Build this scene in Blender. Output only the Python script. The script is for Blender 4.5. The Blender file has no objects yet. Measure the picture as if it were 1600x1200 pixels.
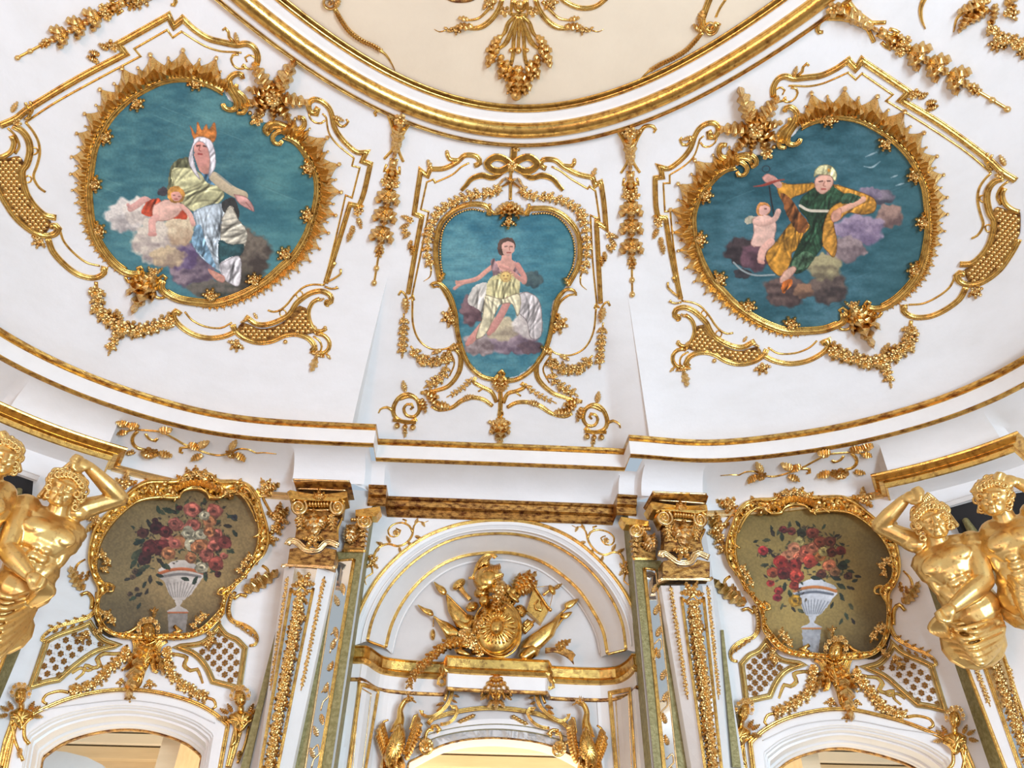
import bpy, bmesh, math, random
import numpy as np
from mathutils import Vector, Matrix
from mathutils.bvhtree import BVHTree
random.seed(7); rng=np.random.RandomState(5)
PI=math.pi
# ---------------------------------------------------------------- camera, world, light, exposure
F=1155.0; CAMZ=1.6; YAW=math.radians(-2.03)
_u=np.array([25.,1460.,-F]); _u/=np.linalg.norm(_u)
_y=np.array([0,0,-1.])-_u*(-_u[2]); _y/=np.linalg.norm(_y); _x=np.cross(_y,_u)
RM=np.array([_x,_y,_u])                                   # camera axes -> level axes
_c,_s=math.cos(YAW),math.sin(YAW)
RM=np.array([[_c,-_s,0],[_s,_c,0],[0,0,1]])@RM
CAM=Vector((0,0,CAMZ))
def ray(x,y):
    d=RM@np.array([x-800.,600.-y,-F]); return Vector(d).normalized()
def proj(v):
    q=RM.T@np.array([v[0],v[1],v[2]-CAMZ]); return (800-F*q[0]/q[2],600+F*q[1]/q[2])
scn=bpy.context.scene; C=scn.collection
cam=bpy.data.cameras.new('camera'); co=bpy.data.objects.new('camera',cam); C.objects.link(co)
cam.sensor_width=36; cam.lens=F/1600*36; cam.clip_start=.05
co.matrix_world=Matrix.Translation(CAM)@Matrix(RM.tolist()).to_4x4(); scn.camera=co
w=bpy.data.worlds.new('world'); scn.world=w; w.use_nodes=True
w.node_tree.nodes['Background'].inputs[0].default_value=(.72,.86,1,1); w.node_tree.nodes['Background'].inputs[1].default_value=.60
def area(name,loc,target,sx,sy,power,col):
    l=bpy.data.lights.new(name,'AREA'); l.shape='RECTANGLE'; l.size=sx; l.size_y=sy; l.energy=power; l.color=col
    o=bpy.data.objects.new(name,l); C.objects.link(o); o.location=loc
    o.rotation_euler=(Vector(target)-Vector(loc)).to_track_quat('-Z','Y').to_euler(); return o
area('window_or_fill_light',(4.6,-2.6,1.8),(-4.6,2.6,3.6),1.8,2.6,610,(.68,.84,1))
area('window_or_fill_light',(4.4,-6.5,2.3),(-3.6,4.5,3.8),1.8,2.8,470,(.72,.86,1))
area('window_or_fill_light',(-4.2,-3.5,2.0),(3.2,5.0,5.0),1.6,2.6,250,(1,.58,.40))  # added warm fill that tints the right side; no window known here
vs=scn.view_settings; vs.view_transform='Standard'; vs.look='None'; vs.gamma=1; vs.use_curve_mapping=False; vs.exposure=-0.04
# ---------------------------------------------------------------- materials
def srgb(r,g,b):
    f=lambda c:(c/255/12.92 if c<10.4 else ((c/255+.055)/1.055)**2.4); return (f(r),f(g),f(b),1)
def mat(name,col,rough=.5,metal=0,col2=None,ns=6,bump=0,bs=60,thr=(.4,.65),emit=0,streak=None):
    m=bpy.data.materials.new(name); m.use_nodes=True; nt=m.node_tree; b=nt.nodes['Principled BSDF']
    b.inputs['Base Color'].default_value=col; b.inputs['Roughness'].default_value=rough; b.inputs['Metallic'].default_value=metal
    tc=nt.nodes.new('ShaderNodeTexCoord')
    if col2:
        n=nt.nodes.new('ShaderNodeTexNoise'); n.inputs['Scale'].default_value=ns; n.inputs['Detail'].default_value=6; n.inputs['Roughness'].default_value=.65
        src=tc.outputs['Object']
        if streak:
            mp=nt.nodes.new('ShaderNodeMapping'); mp.inputs['Scale'].default_value=streak; nt.links.new(src,mp.inputs[0]); src=mp.outputs[0]
        nt.links.new(src,n.inputs[0])
        r=nt.nodes.new('ShaderNodeValToRGB'); r.color_ramp.elements[0].position=thr[0]; r.color_ramp.elements[1].position=thr[1]
        r.color_ramp.elements[0].color=col; r.color_ramp.elements[1].color=col2
        nt.links.new(n.outputs[0],r.inputs[0]); nt.links.new(r.outputs[0],b.inputs['Base Color'])
    if bump:
        n2=nt.nodes.new('ShaderNodeTexNoise'); n2.inputs['Scale'].default_value=bs; n2.inputs['Detail'].default_value=4
        nt.links.new(tc.outputs['Object'],n2.inputs[0])
        bp=nt.nodes.new('ShaderNodeBump'); bp.inputs['Strength'].default_value=bump; bp.inputs['Distance'].default_value=.01
        nt.links.new(n2.outputs[0],bp.inputs['Height']); nt.links.new(bp.outputs[0],b.inputs['Normal'])
    if emit:
        b.inputs['Emission Color'].default_value=col; b.inputs['Emission Strength'].default_value=emit
    return m
M={}
M['gold']=mat('gilding',(.82,.52,.15,1),.26,1,(.30,.13,.035,1),20,.15,110,(.46,.72))
M['goldleaf']=mat('gilt_carving',(.80,.53,.20,1),.28,1,(.30,.14,.04,1),26,.12,150,(.46,.72))
M['goldbrown']=mat('worn_gilding',(.60,.34,.10,1),.34,1,(.13,.05,.022,1),16,.5,110,(.40,.62),streak=(1,1,2))
M['goldmid']=mat('half_worn_gilding',(.76,.47,.13,1),.30,1,(.26,.11,.035,1),14,.3,90,(.42,.64),streak=(1,1,3))
M['goldpale']=mat('pale_gilding',(.84,.62,.32,1),.27,1,(.42,.24,.09,1),26,.12,140,(.5,.78))
M['statue']=mat('statue_gilding',(.80,.54,.20,1),.36,.92,(.42,.19,.06,1),34,.05,60,(.55,.78))
M['plaster']=mat('painted_plaster',(.80,.80,.80,1),.7,0,(.755,.75,.74,1),2.2,.12,30,(.4,.7),streak=(1,1,3))
M['ceilplaster']=mat('cream_ceiling_plaster',(.80,.69,.53,1),.7,0,(.75,.64,.49,1),1.6,.1,30,(.4,.7))
M['white']=mat('white_woodwork',(.80,.785,.765,1),.4,0,(.75,.73,.71,1),3,.08,25,(.4,.7))
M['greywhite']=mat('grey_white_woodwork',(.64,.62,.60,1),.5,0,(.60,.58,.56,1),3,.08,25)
M['olive']=mat('olive_gold_trim',(.20,.17,.06,1),.5,.3,(.33,.29,.13,1),30,.5,80,(.4,.65))
M['olivegold']=mat('olive_gold_border',(.55,.40,.15,1),.45,.6,(.40,.27,.09,1),12,.3,60)
M['mirror']=mat('old_mirror',(.78,.76,.72,1),.06,.9)
M['dark']=mat('recess_darkness',(.012,.011,.012,1),.8)  # near-black colour standing in for the darkness of a recess
M['parquet']=mat('parquet',(.30,.235,.18,1),.35,0,(.22,.17,.12,1),3)
M['cream']=mat('cream_woodwork',(.78,.62,.40,1),.5,0,(.70,.54,.33,1),5,streak=(.3,3,3))
M['creamlight']=mat('cream_plaster',(.86,.78,.64,1),.6)
# ---------------------------------------------------------------- object helpers
def empty(name,loc,label,cat,group=None):
    o=bpy.data.objects.new(name,None); C.objects.link(o); o.location=loc; o.empty_display_size=.1
    o['label']=label; o['category']=cat
    if group: o['group']=group
    return o
def tag(o,label,cat,group=None):
    o['label']=label; o['category']=cat
    if group: o['group']=group
    return o
def link(name,me,parent=None,m=None,kind=None,smooth=False):
    if m is not None:
        me.materials.clear(); me.materials.append(M[m] if isinstance(m,str) else m)
    if smooth:
        me.polygons.foreach_set('use_smooth',[True]*len(me.polygons))
        if smooth=='auto': me.set_sharp_from_angle(angle=math.radians(34))
    o=bpy.data.objects.new(name,me); C.objects.link(o)
    if parent is not None: o.parent=parent
    if kind: o['kind']=kind
    return o
def woff(parent):
    v=Vector((0,0,0)); p=parent
    while p is not None: v=v+p.location; p=p.parent
    return v
def mesh(name,vs,fs,parent=None,m='gold',kind=None,smooth=False):
    """world-space vertices; stored relative to the parent (parents are never rotated)"""
    o=woff(parent); me=bpy.data.meshes.new(name)
    me.from_pydata([(v[0]-o[0],v[1]-o[1],v[2]-o[2]) for v in vs],[],fs); me.update()
    return link(name,me,parent,m,kind,smooth)
def bvh(vs,fs): return BVHTree.FromPolygons([Vector(v) for v in vs],fs)
class Surf:
    def __init__(s,trees): s.t=trees
    def hit(s,x,y):
        d=ray(x,y); best=None
        for t in s.t:
            h=t.ray_cast(CAM,d)
            if h[0] is not None and (best is None or h[3]<best[3]): best=h
        if best is None: return None
        n=best[1]
        if n.dot(d)>0: n=-n
        return best[0],n
    def pt(s,x,y,off=0):
        h=s.hit(x,y)
        if h is None:
            k=.9
            for i in range(14):                         # off the surface: step towards its middle
                h=s.hit(s.mid[0]+(x-s.mid[0])*k,s.mid[1]+(y-s.mid[1])*k)
                if h: break
                k-=.07
            p,n=h; d=ray(x,y); den=d.dot(n); q=CAM+d*((p-CAM).dot(n)/den); return q-d*(off/max(.25,abs(den))),n
        d=ray(x,y); return h[0]-d*(off/max(.25,abs(d.dot(h[1])))),h[1]
    mid=(800,600)
    def frame(s,x,y,off=0,d=2.5):
        p,n=s.pt(x,y,off); a,_=s.pt(x+d,y,off); b,_=s.pt(x,y-d,off)
        return p,n,(a-p)/d,(b-p)/d
def plane_surf(p,n,mid=None,size=30):
    p=Vector(p); n=Vector(n).normalized(); a=n.orthogonal().normalized(); b=n.cross(a)
    vs=[p+a*size*i+b*size*j for i,j in((-1,-1),(1,-1),(1,1),(-1,1))]
    s=Surf([bvh(vs,[(0,1,2,3)])])
    if mid: s.mid=mid
    return s
# ---- 2-D path helpers (photo pixels)
def cr(pts,step=4.0,closed=False):
    """Catmull-Rom through points; a point given as (x,y,1) is a sharp corner"""
    P=[(p[0],p[1]) for p in pts]; S=[len(p)>2 and p[2] for p in pts]; n=len(P); out=[]
    rngi=range(n if closed else n-1)
    for i in rngi:
        p1=np.array(P[i]); p2=np.array(P[(i+1)%n])
        p0=np.array(P[i-1]) if (i>0 or closed) and not S[i] else 2*p1-p2
        p3=np.array(P[(i+2)%n]) if (i+2<n or closed) and not S[(i+1)%n] else 2*p2-p1
        L=np.linalg.norm(p2-p1); k=max(1,int(L/step))
        for j in range(k):
            t=j/k
            out.append(tuple(.5*((2*p1)+(-p0+p2)*t+(2*p0-5*p1+4*p2-p3)*t*t+(-p0+3*p1-3*p2+p3)*t**3)))
    if not closed: out.append(P[-1])
    return out
def K(ox,oy,s,L): return [((ox+p[0]*s,oy+p[1]*s)+tuple(p[2:])) for p in L]
def Q(i,j,L): return K(400*i,300*j,.25,L)          # the 4x crops of the photograph
def homog(src,dst):
    A=[];b=[]
    for (x,y),(u,v) in zip(src,dst):
        A.append([x,y,1,0,0,0,-u*x,-u*y]);b.append(u);A.append([0,0,0,x,y,1,-v*x,-v*y]);b.append(v)
    h=np.linalg.lstsq(np.array(A,float),np.array(b,float),rcond=None)[0]; return np.append(h,1).reshape(3,3)
def tps(src,dst,lam=2.0):
    """smooth map taking the left-hand ornaments onto their mirror images on the right"""
    S=np.array(src,float)/400; D=np.array(dst,float); n=len(S)
    U=lambda r2: .5*r2*np.log(r2+1e-12)
    r2=((S[:,None]-S[None])**2).sum(-1); P=np.c_[np.ones(n),S]
    A=np.zeros((n+3,n+3)); A[:n,:n]=U(r2)+np.eye(n)*lam*1e-4; A[:n,n:]=P; A[n:,:n]=P.T
    b=np.zeros((n+3,2)); b[:n]=D; W=np.linalg.solve(A,b)
    def f(x,y):
        s=np.array([x,y])/400; u=U(((S-s)**2).sum(-1)); q=u@W[:n]+W[n]+W[n+1]*s[0]+W[n+2]*s[1]; return float(q[0]),float(q[1])
    return f
def warp(H,pts):
    if H is None: return [tuple(p) for p in pts]
    if callable(H): return [H(p[0],p[1])+tuple(p[2:]) for p in pts]
    o=[]
    for p in pts:
        q=H@np.array([p[0],p[1],1.]); o.append((q[0]/q[2],q[1]/q[2])+tuple(p[2:]))
    return o
class Piece:
    """one ornament: an Empty at its place and helpers that add parts to it; H maps it to its mirror place"""
    def __init__(s,name,x,y,surf,label,cat,group=None,H=None,m='gold',lm='goldleaf'):
        (x,y),=warp(H,[(x,y)]); s.S=surf;s.H=H;s.m=m;s.lm=lm
        s.e=empty(name,surf.pt(x,y)[0],label,cat,group)
    def mo(s,name,pts,w,**k): k.setdefault('m',s.m); return mould(name,pts,s.S,w,s.e,H=s.H,**k)
    def put(s,kind,x,y,r,ang=90,**k): k.setdefault('m',s.lm); return put(kind,x,y,r,ang,s.S,s.e,H=s.H,**k)
    def cluster(s,x,y,r,ang=90,n=3,spread=120,flower='flower',ll=1.5,off=0):
        s.put(flower,x,y,r*.72,random.uniform(0,360),off=off,lift=.35,name='flower')
        for k in range(n):
            a=ang+(spread*(k/(n-1)-.5) if n>1 else 0)
            s.put('leaf',x+.3*r*math.cos(math.radians(a)),y-.3*r*math.sin(math.radians(a)),r*ll,a+random.uniform(-8,8),off=off,asp=1.2)
        for k in range(2):
            a=math.radians(ang+180+random.uniform(-60,60)); s.put('bead',x+r*.7*math.cos(a),y-r*.7*math.sin(a),r*.22,90,name='berry',off=off)
    def garland(s,path,w,step=None,off=0,tail=True):
        pp=cr(path,2.0); d=0;L=step or w*.62; last=None;k=0
        s.mo('stem',path,max(2.0,w*.22),off=off,hr=.9,step=5)
        for i in range(1,len(pp)-1):
            d+=math.hypot(pp[i][0]-pp[i-1][0],pp[i][1]-pp[i-1][1])
            if d>=L:
                d=0;k+=1; x,y=pp[i]; a=math.degrees(math.atan2(-(pp[i+1][1]-pp[i-1][1]),pp[i+1][0]-pp[i-1][0]))
                side=1 if k%2 else -1
                s.put(('flower','rose')[k%2],x+side*w*.08*math.sin(math.radians(a)),y+side*w*.08*math.cos(math.radians(a)),w*.36*random.uniform(.85,1.15),random.uniform(0,360),lift=.5,off=off,name='flower')
                for q in(side*62,-side*58): s.put('leaf',x,y,w*.62*random.uniform(.85,1.15),a+q+random.uniform(-12,12),off=off,asp=1.3)
                if k%2: s.put('bead',x-side*w*.3*math.sin(math.radians(a)),y-side*w*.3*math.cos(math.radians(a)),w*.12,90,name='berry',off=off,lift=.5)
        if tail:
            a=math.degrees(math.atan2(-(pp[-1][1]-pp[-3][1]),pp[-1][0]-pp[-3][0])); s.put('leaf',pp[-1][0],pp[-1][1],w*.6,a,off=off)
# ---- swept mouldings on a surface
PROF={'round':[(-1,0),(-.8,.55),(-.35,.95),(0,1.05),(.35,.95),(.8,.55),(1,0)],
 'double':[(-1,0),(-.95,.45),(-.6,.6),(-.5,.35),(-.4,.85),(0,1.1),(.4,.85),(.55,.35),(.65,.65),(.95,.5),(1,0)],
 'flat':[(-1,0),(-1,.5),(-.7,.7),(-.6,.4),(.6,.4),(.7,.7),(1,.5),(1,0)],
 'step':[(-1,0),(-1,.9),(-.55,1),(-.45,.55),(.1,.55),(.3,.3),(1,.25),(1,0)],
 'board':[(-1,0),(-1,1),(1,1),(1,0)]}
def sweep_pts(P3,N3,wid,hei,prof,closed):
    n=len(P3); vs=[]; k=len(prof)
    for i in range(n):
        a=P3[i-1] if (i>0 or closed) else P3[i]; b=P3[(i+1)%n] if (i<n-1 or closed) else P3[i]
        t=(b-a); t=t.normalized() if t.length>1e-9 else Vector((1,0,0))
        s=t.cross(N3[i]).normalized()
        mit=1.0
        if (0<i<n-1) or closed:
            t1=(P3[i]-P3[i-1]).normalized(); cs=max(.35,abs(t1.dot(t))); mit=1/cs
        for (x,z) in prof: vs.append(P3[i]+s*x*wid[i]*mit+N3[i]*z*hei[i])
    fs=[]
    for i in range(n if closed else n-1):
        for j in range(k-1):
            a=i*k+j; b=((i+1)%n)*k+j; fs.append((a,a+1,b+1,b))
    if not closed:
        fs.append(tuple(range(k-1,-1,-1))); fs.append(tuple(range((n-1)*k,n*k)))
    return vs,fs
def mould(name,pts,surf,wpx,parent=None,m='gold',prof='round',hr=.8,off=0,taper=None,closed=False,step=4,H=None,smooth=True,kind=None,raw=False):
    pts=warp(H,pts)
    pp=pts if raw else cr(pts,step,closed); n=len(pp)
    P3=[];N3=[];W=[];Hh=[]
    for i,p in enumerate(pp):
        q,nn=surf.pt(p[0],p[1],off); P3.append(q);N3.append(nn)
        sc=(q-CAM).length/F*.93
        t=i/max(1,n-1); k=1
        if taper: k=np.interp(t,[a for a,_ in taper],[b for _,b in taper])
        W.append(wpx*.58*sc*k); Hh.append(wpx*.58*sc*hr*1.15*(.35+.65*k))
    pr=PROF[prof]
    # keep the sweep right way round
    vs,fs=sweep_pts(P3,N3,W,Hh,pr,closed)
    return mesh(name,vs,fs,parent,m,kind,False if prof in('board','step','flat') else smooth)
def spiral(cx,cy,r0,r1,a0,turns,n=28):
    return [(cx+(r0+(r1-r0)*t)*math.cos(a0+turns*2*PI*t),cy-(r0+(r1-r0)*t)*math.sin(a0+turns*2*PI*t)) for t in [i/n for i in range(n+1)]]
PS=1.22
# ---- little carved pieces, modelled once in unit size and shared
LIB={}
def lib(name,vs,fs,smooth=False):
    me=bpy.data.meshes.new(name); me.from_pydata(vs,[],fs); me.update()
    if smooth: me.polygons.foreach_set('use_smooth',[True]*len(me.polygons))
    LIB[name]=me
def lib_m(name,m):
    k=name+'/'+m
    if k not in LIB:
        me=LIB[name].copy(); me.materials.clear(); me.materials.append(M[m]); LIB[k]=me
    return LIB[k]
def _leaf(lobes,wid,cup=.22,n=None):
    """acanthus leaf from (0,0) to (0,1): raised rib, deeply cut lobes that rise and fall"""
    vs=[];fs=[];per=4;n=lobes*per
    for i in range(n+1):
        t=i/n; f=(t*lobes)%1; env=math.sin(PI*min(1,t*.88+.12))**.75*(1-.30*t); notch=(.62,1.0,.95,.74)[i%per] if i<n else 0
        wv=wid*env*notch; z=cup*math.sin(PI*(t*.85+.08))+.04+(.10*t*t if t>.8 else 0); rz=(.6,1.0,.92,.72)[i%per]
        fwd=(0,.10,.09,.04)[i%per]/lobes*3
        vs+= [(-wv,t+fwd*.9,.02),(-wv*.55,t+fwd*.4,z*rz*.9),(0,t,z*1.15),(wv*.55,t+fwd*.4,z*rz*.9),(wv,t+fwd*.9,.02)]
    for i in range(n):
        for j in range(4):
            a=i*5+j; fs.append((a,a+1,a+6,a+5))
    return vs,fs
lib('leaf',*_leaf(3,.32,.22)); lib('acanthus',*_leaf(5,.33,.22)); lib('blade',*_leaf(2,.13,.16))
def _flower(pet,cup=.35,inner=True):
    vs=[];fs=[]
    def ring(R,z0,z1,ph,wd):
        for k in range(pet):
            a=ph+2*PI*k/pet; c,s=math.cos(a),math.sin(a); b=len(vs)
            for (r,u,z) in((.08,0,z0),(.55,-wd,z0+.1),(.62,0,z0+.22),(.55,wd,z0+.1),(.92,-wd*.75,z1),(1.0,0,z1-.04),(.92,wd*.75,z1)):
                vs.append((c*r*R-s*u*R,s*r*R+c*u*R,z))
            fs.extend([(b,b+1,b+2),(b,b+2,b+3),(b+1,b+4,b+2),(b+4,b+5,b+2),(b+5,b+6,b+2),(b+6,b+3,b+2)])
    ring(1,.05,.22,0,.36)
    if inner: ring(.6,.28,.48,PI/pet,.4)
    b=len(vs); 
    for k in range(6): vs.append((.16*math.cos(k*PI/3),.16*math.sin(k*PI/3),.38))
    vs.append((0,0,.55))
    for k in range(6): fs.append((b+k,b+(k+1)%6,b+6))
    return vs,fs
lib('flower',*_flower(5)); lib('rose',*_flower(7)); lib('rosette',*_flower(6,inner=False))
def _ball(n=8,m=5,zs=1):
    vs=[(0,0,zs)];fs=[]
    for j in range(1,m):
        a=PI/2*j/(m-1) if zs<9 else 0
        for k in range(n): vs.append((math.sin(a)*math.cos(2*PI*k/n),math.sin(a)*math.sin(2*PI*k/n),math.cos(a)*zs))
    for k in range(n): fs.append((0,1+k,1+(k+1)%n))
    for j in range(m-2):
        for k in range(n):
            a=1+j*n+k;b=1+j*n+(k+1)%n; fs.append((a,a+n,b+n,b))
    return vs,fs
lib('bead',*_ball(),smooth=True)
def _fin():
    """ribbed shell fin pointing to +y, base on x=-.5...5, with a bead at the tip"""
    vs=[];fs=[];n=8
    tip=[(-.52,.42),(-.36,.55),(-.22,.68),(-.08,.88),(.06,.98),(.2,.76),(.34,.6),(.5,.45),(.56,.3)]
    for i in range(n+1):
        x,y=tip[i]; z=.34 if i%2 else .2
        vs+=[(-.5+i/n,0,.12+.2*(i%2)),((-.5+i/n)*.6+x*.4,y*.55,z+.12),(x,y,.02)]
    for i in range(n):
        a=i*3; fs+=[(a,a+3,a+4,a+1),(a+1,a+4,a+5,a+2)]
    b=len(vs); bv,bf=_ball(6,4,1)
    for v in bv: vs.append((v[0]*.11+.02,v[1]*.11+1.02,v[2]*.2))
    for f in bf: fs.append(tuple(q+b for q in f))
    return vs,fs
lib('shell_fin',*_fin())
def _scroll(turn=1.35):
    vs=[];fs=[];n=26;k=5
    for i in range(n+1):
        t=i/n; a=PI/2-turn*2*PI*t; r=.95-.72*t; wv=.20*(1-.55*t); c,s=math.cos(a),math.sin(a)
        for (x,z) in((-1,0),(-.6,.7),(0,1),(.6,.7),(1,0)): vs.append((c*(r+x*wv)-0,s*(r+x*wv),.05+z*wv*1.6+.12*t))
    for i in range(n):
        for j in range(k-1):
            a=i*k+j; fs.append((a,a+k,a+k+1,a+1))
    b=len(vs); bv,bf=_ball(8,4,1)
    for v in bv: vs.append((v[0]*.17,v[1]*.17,v[2]*.45))
    for f in bf: fs.append(tuple(q+b for q in f))
    return vs,fs
lib('volute',*_scroll(),smooth=True)
def put(kind,x,y,rpx,ang,surf,parent,m='goldleaf',name=None,off=0,H=None,zs=1.0,asp=1.0,flip=False,lift=0):
    """place a carved piece: size in pixels, ang = direction of its +y axis in the photo (deg, 90 = up)"""
    if H is not None:
        (a,b),(c,d)=warp(H,[(x,y),(x+math.cos(math.radians(ang)),y-math.sin(math.radians(ang)))])
        ang=math.degrees(math.atan2(-(d-b),c-a)); x,y=a,b; flip=not flip
    rpx*=PS; p,n,ex,ey=surf.frame(x,y,off)
    ca,sa=math.cos(math.radians(ang)),math.sin(math.radians(ang))
    Y=ex*ca+ey*sa; X=ex*sa-ey*ca
    sy=Y.length*rpx; sx=X.length*rpx*asp; Yn=Y.normalized(); Z=n; Xn=(X-Yn*X.dot(Yn)); 
    Z=Xn.cross(Yn); 
    if Z.length<1e-9: Z=n
    Z.normalize()
    if Z.dot(n)<0: Z=-Z
    Xn=Yn.cross(Z).normalized(); sz=(sx+sy)/2*zs*1.3
    if flip: sx=-sx
    o=bpy.data.objects.new(name or kind,lib_m(kind,m)); C.objects.link(o)
    R=Matrix((Xn,Yn,Z)).transposed()
    if flip:
        pass
    o.location=p+Z*lift*sz-woff(parent); o.rotation_euler=R.to_euler(); o.scale=(sx,sy,sz)
    if parent is not None: o.parent=parent
    return o
# ================================================================= ROOM SHELL
ZC=5.5; ZR=7.0
def onz(x,y,z):
    d=ray(x,y); k=(z-CAMZ)/d.z; return Vector((d.x*k,d.y*k,z))
_fl=[(0,526),(50,552),(100,577),(150,598),(250,631),(325,650),(400,661),(500,667),(585,671)]
_fr=[(985,687),(1050,694),(1125,696),(1200,688),(1300,674),(1400,650),(1475,627),(1542,600),(1600,568)]
bl=[onz(x,y,ZC) for x,y in _fl]; br=[onz(x,y,ZC) for x,y in _fr]
base=[(-4.45,-3),(-4.45,0),(-4.45,2.0),(-4.38,3.0),(-4.22,3.85)]+[(p.x,p.y) for p in bl]+[(p.x,p.y) for p in br]+[(4.52,3.8),(4.68,3.0),(4.75,2.0),(4.75,0),(4.75,-3)]
base=cr(base,.04)
B=np.array(base)
for it in range(60):
    m_=B.copy(); m_[1:-1]=(B[:-2]+B[1:-1]*2+B[2:])/4; B=m_
NB=len(B); T=np.gradient(B,axis=0); T/=np.linalg.norm(T,axis=1)[:,None]; OUT=np.c_[-T[:,1],T[:,0]]   # outward normals
if OUT[NB//2][1]<0: OUT=-OUT
def sidx(x,y,z,off=0):
    p=onz(x,y,z); q=B+OUT*off; return int(np.argmin((q[:,0]-p.x)**2+(q[:,1]-p.y)**2))
def bp(i,off,z): return (B[i,0]+OUT[i,0]*off,B[i,1]+OUT[i,1]*off,z)
ZF=5.325                                                    # foot of the cornice fascia
# break points along the wall
iCL=sidx(588,671,ZC); iCR=sidx(985,687,ZC)                  # recessed middle stretch of the cornice
REC=.24
def stations(edges,a=0,b=NB-1):
    """edges: list of (index,value) = value from that index on; returns [(i,val)] doubled at steps"""
    out=[];cur=edges[0][1];e=list(edges[1:])
    for i in range(a,b+1):
        while e and e[0][0]==i:
            out.append((i,cur)); cur=e[0][1]; e.pop(0)
        out.append((i,cur))
    return out
def strip(name,st,profile,m,kind='structure',parent=None,smooth=False):
    """st: [(i,off)], profile(off)->[(out,z)]"""
    vs=[];k=None
    for i,o in st:
        pr=profile(o); k=len(pr)
        for (u,z) in pr: vs.append(bp(i,u,z))
    fs=[]
    for a in range(len(st)-1):
        for j in range(k-1): p=a*k+j; fs.append((p,p+k,p+k+1,p+1))
    return mesh(name,vs,fs,parent,m,kind,smooth),vs,fs
cst=stations([(0,0),(iCL,REC),(iCR,0)])
strip('trim_1',cst,lambda o:[(o+.13,ZC+.045),(o-.01,ZC+.055),(o-.035,ZC+.035),(o-.03,ZC+.012),(o-.008,ZC+.002),(o-.012,ZC-.008),(o,ZC-.012)],'goldmid')
strip('trim_2',cst,lambda o:[(o+.0,ZC-.012),(o+.0,ZF+.02)],'white')
strip('trim_3',cst,lambda o:[(o,ZF+.02),(o-.012,ZF+.016),(o-.012,ZF+.004),(o+.01,ZF-.004),(o+.03,ZF-.004)],'goldmid')
# concave cavetto that carries the cornice, stepping forward over the pilasters
iA0=sidx(21,600,ZF);iA1=sidx(196,650,ZF);iB0=sidx(452,696,ZF);iB1=sidx(577,696,ZF);iB2=sidx(607,721,ZF,REC)
iD0=sidx(966,734,ZF,REC);iD1=sidx(1004,719,ZF);iD2=sidx(1107,722,ZF);iE0=sidx(1362,692,ZF);iE1=sidx(1537,632,ZF)
BAY=.55;BLK=.30;SEC=.42;CEN=.62;EC=.235
ZB=ZF-EC
wst=stations([(0,(.02,BAY)),(iA0,(.02,BLK)),(iA1,(.02,BAY)),(iB0,(.02,BLK)),(iB1,(REC+.02,SEC)),(iB2,(REC+.02,CEN)),(iD0,(REC+.02,SEC)),(iD1,(.02,BLK)),(iD2,(.02,BAY)),(iE0,(.02,BLK)),(iE1,(.02,BAY))])
def cav(t): k,o=t; return [(k+(o-k)*math.sin(a*PI/24),ZF-EC*(1-math.cos(a*PI/24))-.003) for a in range(13)]
_sh={}
for q,(i,a,bb) in enumerate([(iA0,BAY,BLK),(iA1,BLK,BAY),(iB0,BAY,BLK),(iB1,BLK,SEC),(iB2,SEC,CEN),(iD0,CEN,SEC),(iD1,SEC,BLK),(iD2,BLK,BAY),(iE0,BAY,BLK),(iE1,BLK,BAY)]):
    _sh[(i,min(a,bb))]=(1 if a>bb else -1)*(.10 if SEC==min(a,bb) else .14)
vs=[];fs=[]
for i,(k0,o) in wst:
    for a in range(13):
        t=a*PI/24; u=k0+(o-k0)*math.sin(t); s_=_sh.get((i,o),0)*math.sin(t)**1.2
        vs.append((B[i,0]+OUT[i,0]*u+T[i,0]*s_,B[i,1]+OUT[i,1]*u+T[i,1]*s_,ZF-EC*(1-math.cos(t))-.003))
for a in range(len(wst)-1):
    for j in range(12): p=a*13+j; fs.append((p,p+13,p+14,p+1))
cv=mesh('trim_4',vs,fs,None,'plaster','structure','auto'); _cvv,_cvf=vs,fs
# ---- cove with its sunk middle panel
_ring=[(450,50),(500,92.5),(550,127.5),(600,155),(650,175),(700,190),(750,200),(800,206),(850,205),(900,199),(950,185),(1000,167.5),(1050,147.5),(1100,122.5),(1150,96),(1200,66),(1250,30),(1285,0)]
rp=[onz(x,y,ZR) for x,y in _ring]; xr=.07
_X=np.array([p.x-xr for p in rp]);_Y=np.array([p.y for p in rp])
cf=np.linalg.lstsq(np.c_[np.ones(len(_X)),_X**2,_X**4],_Y,rcond=None)[0]
rx=np.linspace(-2.1,2.1,90); ry=cf[0]+cf[1]*rx**2+cf[2]*rx**4
R2=[(x+xr,y) for x,y in zip(rx,ry)]
sl=(cf[1]*2*2.1+4*cf[2]*2.1**3)
ex=[];x,y,a=2.1,ry[-1],math.atan2(sl,1)
for k in range(60):
    a-=.019*(1 if a>-PI/2 else .0); x+=.07*math.cos(a); y+=.07*math.sin(a); ex.append((x,y))
R2=[(xr-x,y) for x,y in reversed(ex)]+R2+[(xr+x,y) for x,y in ex]
R2=np.array(R2)
def resample(P,n):
    d=np.r_[0,np.cumsum(np.linalg.norm(np.diff(P,axis=0),axis=1))]; t=np.linspace(0,d[-1],n); return np.c_[np.interp(t,d,P[:,0]),np.interp(t,d,P[:,1])]
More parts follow.
